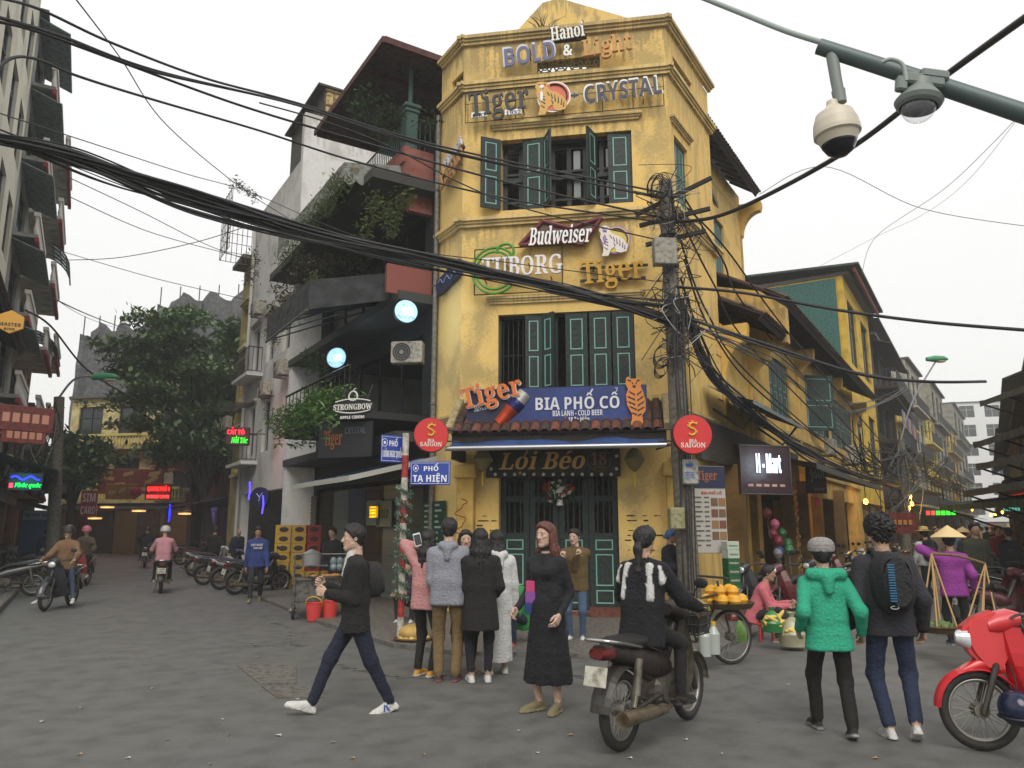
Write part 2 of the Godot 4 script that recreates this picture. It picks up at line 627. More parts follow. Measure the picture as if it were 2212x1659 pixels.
# ---------------------------------------------------------------- bodies: tapered bones, joined and meshed as surface nets
class Field:
	var ba := PackedVector3Array()
	var bd := PackedVector3Array()
	var bl := PackedFloat32Array()
	var r0 := PackedFloat32Array()
	var dr := PackedFloat32Array()
	var er := PackedVector3Array()
	var bg := PackedInt32Array()
	var gk := PackedFloat32Array()
	var gn := PackedFloat32Array()
	var gf := PackedVector3Array()
	var gsub := PackedByteArray()
	var gcol := PackedColorArray()
	var clips := []
	var nz := FastNoiseLite.new()

	func group(col: Color, k := 0.03, noise := 0.0, fr := Vector3(9, 5, 9), cl := [], sub := false) -> int:
		gk.append(k)
		gn.append(noise)
		gf.append(fr)
		gcol.append(col)
		clips.append(cl)
		gsub.append(1 if sub else 0)
		return gk.size() - 1

	func bone(g: int, a: Vector3, b: Vector3, ra: float, rb: float) -> void:
		ba.append(a)
		bd.append(b - a)
		var l := (b - a).length_squared()
		bl.append(1.0 / l if l > 1e-9 else 0.0)
		r0.append(ra)
		dr.append(rb - ra)
		er.append(Vector3.ZERO)
		bg.append(g)

	func egg(g: int, c: Vector3, r: Vector3) -> void:
		bone(g, c, c, minf(r.x, minf(r.y, r.z)), 0)
		er[er.size() - 1] = r

	func dist(i: int, p: Vector3) -> float:
		var w := p - ba[i]
		var e := er[i]
		if e.x > 0.0:
			var q := w / e
			var k0 := q.length()
			if k0 < 1e-4:
				return -e.y
			return k0 * (k0 - 1.0) / (q / e).length()
		var t := clampf(w.dot(bd[i]) * bl[i], 0.0, 1.0)
		return (w - bd[i] * t).length() - r0[i] - dr[i] * t

	var won := 0
	func at(p: Vector3, list: PackedInt32Array) -> float:
		var best := 1e9
		var cur := -1
		var dg := 1e9
		var k := 0.0
		for i in list:
			var g := bg[i]
			if g != cur:
				if cur >= 0:
					best = close(cur, dg, best, p)
				cur = g
				dg = 1e9
				k = gk[g]
			var w := p - ba[i]
			var d: float
			if er[i].x > 0.0:
				d = dist(i, p)
			else:
				var t := clampf(w.dot(bd[i]) * bl[i], 0.0, 1.0)
				d = (w - bd[i] * t).length() - r0[i] - dr[i] * t
			if dg > 1e8:
				dg = d
			else:
				var h := maxf(k - absf(dg - d), 0.0)
				dg = minf(dg, d) - h * h / (4.0 * k)
		if cur >= 0:
			best = close(cur, dg, best, p)
		return best

	func close(g: int, dg: float, best: float, p: Vector3) -> float:
		if gsub[g]:
			return maxf(best, -dg)
		if gn[g] > 0.0:
			dg += gn[g] * nz.get_noise_3dv(p * gf[g])
		for pl in clips[g]:
			dg = maxf(dg, (pl as Plane).distance_to(p))
		if dg < best:
			won = g
			return dg
		return best

	func build(cell: float, out: MB, paint := false) -> void:
		nz.frequency = 1.0
		nz.fractal_octaves = 2
		var lo := Vector3.ONE * 1e9
		var hi := -lo
		var order := range(bg.size())
		order.sort_custom(func(x, y): return bg[x] < bg[y] or (bg[x] == bg[y] and x < y))
		for i in bg.size():
			if gsub[bg[i]]:
				continue
			var rr := maxf(r0[i], r0[i] + dr[i])
			if er[i].x > 0.0:
				rr = maxf(er[i].x, maxf(er[i].y, er[i].z))
			for q in [ba[i], ba[i] + bd[i]]:
				lo = lo.min(q - Vector3.ONE * (rr + 0.02))
				hi = hi.max(q + Vector3.ONE * (rr + 0.02))
		lo -= Vector3.ONE * cell * 2
		var B := 5
		var nb := Vector3i(((hi - lo) / (cell * B)).ceil()) + Vector3i.ONE
		var nx := nb.x * B + 1
		var ny := nb.y * B + 1
		var nz_ := nb.z * B + 1
		var lat := PackedFloat32Array()
		lat.resize(nx * ny * nz_)
		lat.fill(1e8)
		var vid := PackedInt32Array()
		vid.resize(nx * ny * nz_)
		vid.fill(-1)
		var hd := cell * B * 0.5 * 1.7321
		var cells := PackedInt32Array()
		var ng := gk.size()
		var gm := PackedFloat32Array()
		gm.resize(ng)
		var ds := PackedFloat32Array()
		ds.resize(bg.size())
		var v0 := out.v.size()
		var jobs := []
		var sub_any := gsub.has(1)
		for bz in nb.z:
			for by in nb.y:
				for bx in nb.x:
					var c := lo + (Vector3(bx, by, bz) + Vector3.ONE * 0.5) * (cell * B)
					gm.fill(1e9)
					for i in bg.size():
						var d := dist(i, c)
						ds[i] = d
						if d < gm[bg[i]]:
							gm[bg[i]] = d
					var near := false
					var inside := false
					for g in ng:
						if gsub[g]:
							continue
						if gm[g] < hd + 0.02 + gk[g] * 0.3:
							near = true
						if clips[g].is_empty() and gm[g] < -hd - 0.02:
							inside = not sub_any
					if not near or inside:
						continue
					var list := PackedInt32Array()
					for i in order:
						var g := bg[i]
						if gm[g] < hd + 0.05 and ds[i] < gm[g] + 2 * hd + gk[g]:
							list.append(i)
					if absf(at(c, list)) > hd * 1.1 + 0.012:
						continue
					jobs.append([bx * B, by * B, bz * B, list])
		for jb in jobs:
			var x0: int = jb[0]
			var y0: int = jb[1]
			var z0: int = jb[2]
			var list: PackedInt32Array = jb[3]
			for z in range(z0, z0 + B + 1):
				for y in range(y0, y0 + B + 1):
					var row := (z * ny + y) * nx
					for x in range(x0, x0 + B + 1):
						if lat[row + x] > 9e7:
							lat[row + x] = at(lo + Vector3(x, y, z) * cell, list)
		var sy := nx
		var sz := nx * ny
		var off := [0, 1, sy, sy + 1, sz, sz + 1, sz + sy, sz + sy + 1]
		var offv := [Vector3(0, 0, 0), Vector3(1, 0, 0), Vector3(0, 1, 0), Vector3(1, 1, 0), Vector3(0, 0, 1), Vector3(1, 0, 1), Vector3(0, 1, 1), Vector3(1, 1, 1)]
		var edges := [[0, 1], [2, 3], [4, 5], [6, 7], [0, 2], [1, 3], [4, 6], [5, 7], [0, 4], [1, 5], [2, 6], [3, 7]]
		var pos := PackedVector3Array()
		var cols := PackedColorArray()
		for jb in jobs:
			var list: PackedInt32Array = jb[3]
			for z in range(jb[2], jb[2] + B):
				for y in range(jb[1], jb[1] + B):
					for x in range(jb[0], jb[0] + B):
						var i := (z * ny + y) * nx + x
						var a := lat[i] < 0.0
						if (lat[i + 1] < 0.0) == a and (lat[i + sy] < 0.0) == a and (lat[i + sz] < 0.0) == a and (lat[i + sy + 1] < 0.0) == a and (lat[i + sz + 1] < 0.0) == a and (lat[i + sz + sy] < 0.0) == a and (lat[i + sz + sy + 1] < 0.0) == a:
							continue
						var sum := Vector3.ZERO
						var cnt := 0
						for e in edges:
							var s0 := lat[i + off[e[0]]]
							var s1 := lat[i + off[e[1]]]
							if (s0 < 0.0) != (s1 < 0.0):
								sum += (offv[e[0]] as Vector3).lerp(offv[e[1]], s0 / (s0 - s1))
								cnt += 1
						var p := lo + (Vector3(x, y, z) + sum / cnt) * cell
						vid[i] = pos.size()
						pos.append(p)
						at(p, list)
						cols.append(gcol[won])
						cells.append(i)
		var nrm := PackedVector3Array()
		nrm.resize(pos.size())
		var ix := PackedInt32Array()
		for i in cells:
			var a := lat[i] < 0.0
			for ax in 3:
				var s: int = [1, sy, sz][ax]
				var u: int = [sy, sz, 1][ax]
				var w: int = [sz, 1, sy][ax]
				if (lat[i + s] < 0.0) == a:
					continue
				if i - u - w < 0:
					continue
				var q0 := vid[i]
				var q1 := vid[i - u]
				var q2 := vid[i - u - w]
				var q3 := vid[i - w]
				if q1 < 0 or q2 < 0 or q3 < 0:
					continue
				if not a:
					var k := q1
					q1 = q3
					q3 = k
				var nn := (pos[q2] - pos[q0]).cross(pos[q3] - pos[q1])
				nrm[q0] += nn
				nrm[q1] += nn
				nrm[q2] += nn
				nrm[q3] += nn
				ix.append_array([q0, q2, q1, q0, q3, q2])
		for i in pos.size():
			out.c = cols[i]
			out.vert(pos[i], nrm[i], Vector2(pos[i].x, -pos[i].y))
		for k in ix:
			out.ix.append(v0 + k)
		out.c = Color(1, 1, 1)

var head_mb := {}
var hand_mb := {}

func head_proto(kind: String) -> MB:
	if head_mb.has(kind):
		return head_mb[kind]
	var f := Field.new()
	var w := 1.0 if kind == "man" else 0.94
	var g := f.group(Color(1, 1, 1), 0.035)
	f.egg(g, Vector3(0, 0.028, -0.014), Vector3(0.074, 0.088, 0.094))
	f.egg(g, Vector3(0, -0.03, 0.022), Vector3(0.059 * w, 0.078, 0.066))
	f.bone(g, Vector3(0.04 * w, -0.06, 0.0), Vector3(0.008, -0.096, 0.062), 0.02, 0.017)
	f.bone(g, Vector3(-0.04 * w, -0.06, 0.0), Vector3(-0.008, -0.096, 0.062), 0.02, 0.017)
	f.bone(g, Vector3(0, -0.06, -0.03), Vector3(0, -0.15, -0.035), 0.05 * w, 0.052 * w)
	var g2 := f.group(Color(1, 1, 1), 0.014)
	f.bone(g2, Vector3(0, 0.008, 0.083), Vector3(0, -0.028, 0.103), 0.008, 0.0115)
	f.bone(g2, Vector3(-0.011, -0.032, 0.09), Vector3(0.011, -0.032, 0.09), 0.009, 0.009)
	f.bone(g2, Vector3(-0.036, 0.021, 0.071), Vector3(0.036, 0.021, 0.071), 0.012, 0.012)
	f.bone(g2, Vector3(0.036, -0.016, 0.066), Vector3(0.044, -0.012, 0.045), 0.017, 0.017)
	f.bone(g2, Vector3(-0.036, -0.016, 0.066), Vector3(-0.044, -0.012, 0.045), 0.017, 0.017)
	f.bone(g2, Vector3(0, -0.094, 0.071), Vector3(0, -0.09, 0.06), 0.014, 0.014)
	for s in [-1, 1]:
		f.egg(g2, Vector3(0.076 * s, -0.004, -0.012), Vector3(0.01, 0.031, 0.018))
	var lips := f.group(Color(0.82, 0.5, 0.47), 0.006)
	f.bone(lips, Vector3(-0.02, -0.057, 0.082), Vector3(0, -0.0555, 0.0895), 0.004, 0.0062)
	f.bone(lips, Vector3(0.02, -0.057, 0.082), Vector3(0, -0.0555, 0.0895), 0.004, 0.0062)
	f.bone(lips, Vector3(-0.016, -0.066, 0.082), Vector3(0.016, -0.066, 0.082), 0.0065, 0.0065)
	var so := f.group(Color(1, 1, 1), 0.01, 0, Vector3.ONE, [], true)
	for s in [-1, 1]:
		f.egg(so, Vector3(0.031 * s, 0.003, 0.094), Vector3(0.016, 0.0085, 0.01))
	var m := MB.new()
	for s in [-1, 1]:
		m.c = Color(1.0, 1.05, 1.15)
		m.ball(Vector3(0.031 * s, 0.003, 0.0765), Vector3(0.0135, 0.0105, 0.011), Basis(), 10)
		m.c = Color(0.05, 0.045, 0.045)
		m.ball(Vector3(0.031 * s, 0.003, 0.0842), Vector3(0.0056, 0.0056, 0.0042), Basis(), 8)
		m.c = Color(0.12, 0.1, 0.1)
		m.tube([Vector3(0.016 * s, 0.0215, 0.0855), Vector3(0.032 * s, 0.0255, 0.0825), Vector3(0.047 * s, 0.02, 0.07)], [0.003, 0.0033, 0.002], 5)
		m.c = Color(0.3, 0.25, 0.24)
		m.tube([Vector3(0.018 * s, 0.009, 0.084), Vector3(0.031 * s, 0.0125, 0.0865), Vector3(0.045 * s, 0.009, 0.078)], 0.0014, 4)
	m.c = Color(1, 1, 1)
	head_mb[kind] = m
	pending.append({"f": f, "cell": 0.0055, "m": m})
	return m

func hand_proto(kind: String) -> MB:       # a left hand: fingers down, palm towards -x, thumb towards +z
	if hand_mb.has(kind):
		return hand_mb[kind]
	var f := Field.new()
	var g := f.group(Color(1, 1, 1), 0.012)
	f.bone(g, Vector3(0, 0.03, 0), Vector3(0, -0.01, 0.0), 0.026, 0.024)
	var zs := [0.03, 0.0105, -0.0095, -0.028]
	var ls := [0.07, 0.079, 0.073, 0.057]
	var bend: Array = {"relaxed": [0.35, 0.5, 0.3], "grip": [1.2, 1.5, 0.8], "flat": [0.1, 0.15, 0.1], "hold": [0.8, 0.9, 0.5]}[kind]
	for i in 4:
		var z: float = zs[i]
		var a := Vector3(0, -0.012, z * 0.65)
		var b := Vector3(0, -0.088 + absf(i - 1) * 0.004, z)
		f.bone(g, a, b, 0.0165, 0.0125)
		var gi := f.group(Color(1, 1, 1), 0.004)
		var an: float = 0.0
		var p := b
		var last := b
		for k in 3:
			an += float(bend[k]) * (1.0 + 0.1 * i)
			var l: float = ls[i] * [0.44, 0.32, 0.24][k]
			p = last + Vector3(-sin(an), -cos(an), (zs[i] - 0.0) * 0.1) * l
			f.bone(gi, last, p, 0.0098 - 0.0009 * k - (0.0012 if i == 3 else 0.0), 0.009 - 0.0009 * k - (0.0012 if i == 3 else 0.0))
			last = p
	var th := f.group(Color(1, 1, 1), 0.008)
	var cl := 0.012 if kind in ["relaxed", "flat"] else 0.034
	f.bone(th, Vector3(-0.004, -0.018, 0.018), Vector3(-0.014, -0.05, 0.046), 0.017, 0.0125)
	f.bone(th, Vector3(-0.014, -0.05, 0.046), Vector3(-0.014 - cl, -0.08, 0.05), 0.0115, 0.0105)
	f.bone(th, Vector3(-0.014 - cl, -0.08, 0.05), Vector3(-0.018 - cl * 1.4, -0.103, 0.044), 0.0105, 0.0085)
	var m := MB.new()
	pending.append({"f": f, "cell": 0.0048, "m": m})
	hand_mb[kind] = m
	return m

func ik(a: Vector3, t: Vector3, l1: float, l2: float, pole: Vector3) -> Array:     # joint and end of a two-bone chain
	var d := t - a
	var l := clampf(d.length(), 0.05, (l1 + l2) * 0.998)
	d = d.normalized()
	var x := (l1 * l1 - l2 * l2 + l * l) / (2 * l)
	var h := sqrt(maxf(l1 * l1 - x * x, 0.0))
	var p := (pole - d * pole.dot(d)).normalized()
	return [a + d * x + p * h, a + d * l]

const SKIN := [Color(0.52, 0.33, 0.23), Color(0.62, 0.42, 0.32), Color(0.42, 0.25, 0.17)]

# d: H height, hip, lean, feet [[pos, toe turn]], hands [[pos, kind]], clothes ... in metres; faces +z, +x is the person's left
func person(label: String, at: Vector3, yaw: float, d: Dictionary, group := "") -> Node3D:
	var root := thing("person", label, "person", Transform3D(Basis(UP, yaw), at), group)
	var H: float = d.get("H", 1.66)
	var cell: float = d.get("cell", 0.016)
	var hip: Vector3 = d.get("hip", Vector3(0, 0.52 * H, 0))
	var lean: float = d.get("lean", 0.04)
	var tw: float = d.get("twist", 0.0)
	var side: float = d.get("side", 0.0)
	var hb := Basis(UP, tw * 0.35)
	var sb := Basis(UP, tw) * Basis(Vector3(1, 0, 0), lean) * Basis(Vector3(0, 0, 1), side)
	var up := sb.y
	var X := sb.x
	var fw := sb.z
	var neck := hip + up * 0.315 * H
	var chest := hip + up * 0.2 * H
	var waist := hip + up * 0.1 * H
	var hx := hb.x
	var skin: Color = SKIN[d.get("skin", 0)]
	var f := Field.new()
	f.nz.seed = int(H * 1000) + label.length()
	var top: Dictionary = d.get("top", {})
	var bot: Dictionary = d.get("bottom", {})
	var tc: Color = top.get("c", Color(0.05, 0.05, 0.05))
	var bc: Color = bot.get("c", Color(0.02, 0.02, 0.025))
	var puff: float = float(top.get("puff", 0.01)) * 0.72
	var hem: float = top.get("hem", 0.02)          # below the hip joint, metres
	var female: bool = d.get("female", false)
	var fold: float = d.get("fold", 0.0055)
	puff += fold * 0.6
	# --- legs
	var lk := []
	var feet: Array = d.get("feet", [[Vector3(0.09, 0, 0), 0.1], [Vector3(-0.09, 0, 0), -0.1]])
	var gs := f.group(skin, 0.015)
	var tg := f.group(tc, 0.05, fold, Vector3(4, 12, 4), [Plane(-up, -(hip - up * hem).dot(up))])
	var bclip := []
	var leg_clip: float = bot.get("clip", 0.0)
	var bg := f.group(bc, 0.035, fold, Vector3(4, 12, 4), bclip)
	var shc: Color = d.get("shoe", Color(0.6, 0.6, 0.58))
	var solec: Color = d.get("sole", Color(0.5, 0.5, 0.48))
	var sg := f.group(shc, 0.02)
	var wide: float = bot.get("wide", 0.0)
	var skirt: bool = bot.get("skirt", false)
	var pole_k: float = d.get("knee_out", 0.15)
	for i in 2:
		var s := 1.0 if i == 0 else -1.0
		var hj := hip + hx * (0.052 * H * s)
		var fpos: Vector3 = feet[i][0]
		var toe := Basis(UP, float(feet[i][1]))
		var pitch: float = feet[i][2] if feet[i].size() > 2 else 0.0      # heel up > 0, toe up < 0
		var fb := toe * Basis(Vector3(1, 0, 0), pitch)
		var ank := fpos + UP * 0.075 - toe.z * 0.0
		var kp := toe.z + hx * (s * pole_k)
		if d.has("kneepole"):
			kp = d.kneepole + hx * (s * pole_k)
		var kn := ik(hj, ank, 0.245 * H, 0.245 * H, kp)
		var knee: Vector3 = kn[0]
		ank = kn[1]
		lk.append([hj, knee, ank])
		var fat: float = bot.get("fat", 1.0)
		if not skirt:
			f.bone(bg, hj - UP * 0.01, knee, 0.05 * H * fat, (0.037 + wide * 0.3) * H * fat)
			var len_: float = bot.get("len", 0.93)
			f.bone(bg, knee, knee.lerp(ank, len_), (0.036 + wide * 0.3) * H * fat, (0.0275 + wide) * H * fat)
		f.bone(gs, knee.lerp(ank, 0.3), ank + UP * 0.02, 0.03 * H, 0.02 * H)
		# foot
		var fl := 0.088 * H
		var heel := ank + fb * Vector3(0, -0.045, -0.035)
		var ball := ank + fb * Vector3(0, -0.05, fl)
		var tip := ank + fb * Vector3(0, -0.054, fl + 0.045)
		f.bone(sg, heel, ank + fb * Vector3(0, -0.02, 0.015), 0.032, 0.036)
		f.bone(sg, ank + fb * Vector3(0, -0.015, 0.03), ball, 0.037, 0.037)
		f.bone(sg, ball, tip, 0.037, 0.03)
		var so := f.group(solec, 0.02, 0, Vector3.ONE, [Plane(-fb.y, -(ank - fb.y * 0.077).dot(fb.y)), Plane(fb.y, (ank - fb.y * 0.056).dot(fb.y))])
		f.bone(so, heel - fb.y * 0.02, ball - fb.y * 0.015, 0.041, 0.046)
		f.bone(so, ball - fb.y * 0.015, tip - fb.y * 0.01, 0.046, 0.037)
	for s in [-1, 1]:
		f.bone(bg, hip + hx * (0.04 * H * s) - fw * 0.01, hip + hx * (0.035 * H * s) + up * 0.09 * H, (0.054 if female else 0.052) * H, 0.036 * H)
	if skirt:
		var hy: float = bot.get("hem_y", 0.25)
		var hr: float = bot.get("r", 0.2)
		var mid: Vector3 = ((lk[0][2] as Vector3) + lk[1][2]) * 0.5
		for k in 9:
			var an := TAU * k / 9.0
			var e := Vector3(cos(an), 0, sin(an))
			var w0 := hip + e * (0.035 * H) + UP * 0.06
			var w1 := Vector3(mid.x * 0.8, hy, mid.z * 0.8) + hx * (e.x * hr * 1.25) + Vector3(0, 0, e.z * hr)
			w1 += Vector3(0, 0.02 * sin(k * 2.4), 0)
			f.bone(bg, w0, w1, 0.055 * H, 0.036 * H)
		f.clips[bg] = [Plane(-UP, -hy)]
	# --- trunk
	for s in [-1, 1]:
		f.bone(tg, chest + X * (0.046 * H * s) + up * 0.035 * H, waist + X * (0.038 * H * s), 0.058 * H + puff, (0.054 if female else 0.058) * H + puff)
		f.bone(tg, waist + X * (0.038 * H * s), hip - up * (hem + 0.05) + hx * (0.045 * H * s), (0.054 if female else 0.058) * H + puff, (0.062 + float(top.get("flare", 0.0))) * H + puff)
		f.bone(tg, neck - up * 0.02 * H, neck + X * (0.092 * H * s) - up * 0.046 * H, 0.036 * H + puff * 0.3, 0.034 * H + puff * 0.7)
	if female:
		for s in [-1, 1]:
			f.bone(tg, chest + X * (0.045 * H * s) + fw * 0.04 * H + up * 0.03 * H, chest + X * (0.04 * H * s) + fw * 0.045 * H + up * 0.02 * H, 0.036 * H, 0.036 * H)
	# --- arms
	var hands: Array = d.get("hands", [[Vector3(0.24, 0.44 * H, 0.05), "relaxed"], [Vector3(-0.24, 0.44 * H, 0.05), "relaxed"]])
	var hand_at := []
	for i in 2:
		var s := 1.0 if i == 0 else -1.0
		var sh := neck + X * (0.1 * H * s) - up * 0.047 * H
		var pole: Vector3 = (sb * Vector3(0.22 * s, -0.4, -1.0)) if hands[i].size() < 4 else hands[i][3]
		var ka := ik(sh, hands[i][0], 0.172 * H, 0.152 * H, pole)
		var el: Vector3 = ka[0]
		var wr: Vector3 = ka[1]
		var ac: Color = top.get("sleeve", tc)
		var ag := f.group(ac, 0.03, fold, Vector3(5, 14, 5))
		var aw: float = top.get("arm", 1.0)
		f.bone(ag, sh, el, (0.034 * H + puff * 0.8) * aw, (0.027 * H + puff * 0.8) * aw)
		f.bone(ag, el, el.lerp(wr, float(top.get("arm_len", 0.96))), (0.027 * H + puff * 0.8) * aw, (0.0205 * H + puff * 0.6) * aw)
		f.bone(gs, el.lerp(wr, 0.3), wr, 0.022 * H, 0.0155 * H)
		hand_at.append([el, wr])
	if top.get("hood", false):
		var hg := f.group(tc, 0.03, 0.006)
		var hw: float = top.get("hood_w", 0.065)
		f.bone(hg, neck + X * hw - fw * 0.075 + up * 0.005, neck - X * hw - fw * 0.075 + up * 0.005, 0.05, 0.05)
		f.bone(hg, neck + X * hw * 0.9 - fw * 0.05 + up * 0.02, neck + X * hw * 0.7 + fw * 0.04 + up * 0.0, 0.03, 0.024)
		f.bone(hg, neck - X * hw * 0.9 - fw * 0.05 + up * 0.02, neck - X * hw * 0.7 + fw * 0.04 + up * 0.0, 0.03, 0.024)
		f.bone(hg, neck - fw * 0.105 - up * 0.03, neck - fw * 0.125 - up * 0.13, 0.055, 0.035)
	if top.get("collar", false):
		var cg := f.group(tc, 0.02)
		f.bone(cg, neck + up * 0.01, neck + up * float(top.get("collar_h", 0.05)) + fw * 0.012, 0.056, 0.052)
	if d.has("extra"):
		for e in d.extra:            # [colour, [bones], clips]
			var eg := f.group(e[0], float(e[3]) if e.size() > 3 else 0.03, 0.0, Vector3(9, 6, 9), e[2] if e.size() > 2 else [])
			for b in e[1]:
				f.bone(eg, b[0], b[1], b[2], b[3])
	# neck and head
	var hl: Vector3 = d.get("look", Vector3(0.0, 0.0, 0.0))     # turn, nod, tilt
	var hbas := Basis(UP, tw + hl.x) * Basis(Vector3(1, 0, 0), lean * 0.4 + hl.y) * Basis(Vector3(0, 0, 1), hl.z)
	var hs: float = H / 1.68 * float(d.get("head", 1.0))
	var hc := neck + up * 0.045 * H + hbas * Vector3(0, 0.105 * hs, 0.018)
	f.bone(gs, neck - up * 0.02, hc + hbas * Vector3(0, -0.07, -0.02), 0.036 * H, 0.031 * H)
	var m := MB.new()
	if d.get("plain_head", false):
		f.egg(gs, hc, Vector3(0.077, 0.115, 0.095) * hs)
		f.bone(gs, hc + hbas * Vector3(0, -0.05, 0.03), hc + hbas * Vector3(0, -0.085, 0.05), 0.05 * hs, 0.03 * hs)
		f.bone(gs, hc + hbas * Vector3(0, 0, 0.09), hc + hbas * Vector3(0, -0.02, 0.1), 0.014 * hs, 0.016 * hs)
	var adds := []
	if not d.get("plain_head", false):
		adds.append([head_proto("woman" if female else "man"), Transform3D(hbas.scaled_local(Vector3.ONE * hs), hc), skin])
	for i in 2:
		var s := 1.0 if i == 0 else -1.0
		var el: Vector3 = hand_at[i][0]
		var wr: Vector3 = hand_at[i][1]
		var dn := (wr - el).normalized()
		var hand: Array = hands[i]
		var thumb: Vector3 = hand[2] if hand.size() > 2 else fw
		if hand.size() > 4:
			dn = hand[4]
		var yb := -dn
		var zb := (thumb - yb * thumb.dot(yb)).normalized()
		var xb := yb.cross(zb)
		var hsz := H / 1.72
		if cell < 0.03:
			adds.append([hand_proto(hand[1]), Transform3D(Basis(xb * hsz * s, yb * hsz, zb * hsz) if s > 0 else Basis(xb * -hsz * -1.0, yb * hsz, zb * hsz) * Basis.from_scale(Vector3(-1, 1, 1)), wr), skin])
	later("body", f, cell, m, cloth_mat(), root, adds)
	hair(root, hc, hbas, hs, d.get("hair", {}), neck, sb)
	info = {"hc": hc, "hb": hbas, "hs": hs, "neck": neck, "sb": sb, "hip": hip, "hands": hand_at, "legs": lk, "chest": chest, "waist": waist}
	return root

var info := {}
var pending := []

func later(called: String, f: Field, cell: float, m: MB, mtl: Material, parent: Node3D, adds: Array) -> void:
	var o := MeshInstance3D.new()
	o.name = called
	o.material_override = mtl
	parent.add_child(o, true)
	pending.append({"f": f, "cell": cell, "m": m, "o": o, "adds": adds})

func finish() -> void:         # the meshing of all bodies, spread over the processor's cores
	var jobs := pending
	var id := WorkerThreadPool.add_group_task(func(i: int): jobs[i].f.build(jobs[i].cell, jobs[i].m), jobs.size())
	WorkerThreadPool.wait_for_group_task_completion(id)
	for j in jobs:
		if j.has("o"):
			for a in j.adds:
				j.m.add(a[0], a[1], a[2])
			j.o.mesh = j.m.mesh()


func cloth_mat() -> StandardMaterial3D:
	if mats.has("cloth_v"):
		return mats.cloth_v
	var m := StandardMaterial3D.new()
	m.vertex_color_use_as_albedo = true
	m.roughness = 0.88
	surface(m, "cloth")
	mats.cloth_v = m
	return m

func hair_mat(c: Color) -> StandardMaterial3D:
	var key := "hair %s" % c
	if mats.has(key):
		return mats[key]
	var m := StandardMaterial3D.new()
	m.albedo_color = c.linear_to_srgb()
	m.roughness = 0.5
	m.uv1_triplanar = true
	m.uv1_scale = Vector3(10, 1.2, 10)
	m.albedo_texture = noise_tex("hair", 0.04, 4, Color(0.45, 0.45, 0.45), Color(1, 1, 1))
	m.normal_enabled = true
	m.normal_texture = noise_tex("hair_n", 0.05, 4, Color(), Color(), true, 9.0)
	mats[key] = m
	return m

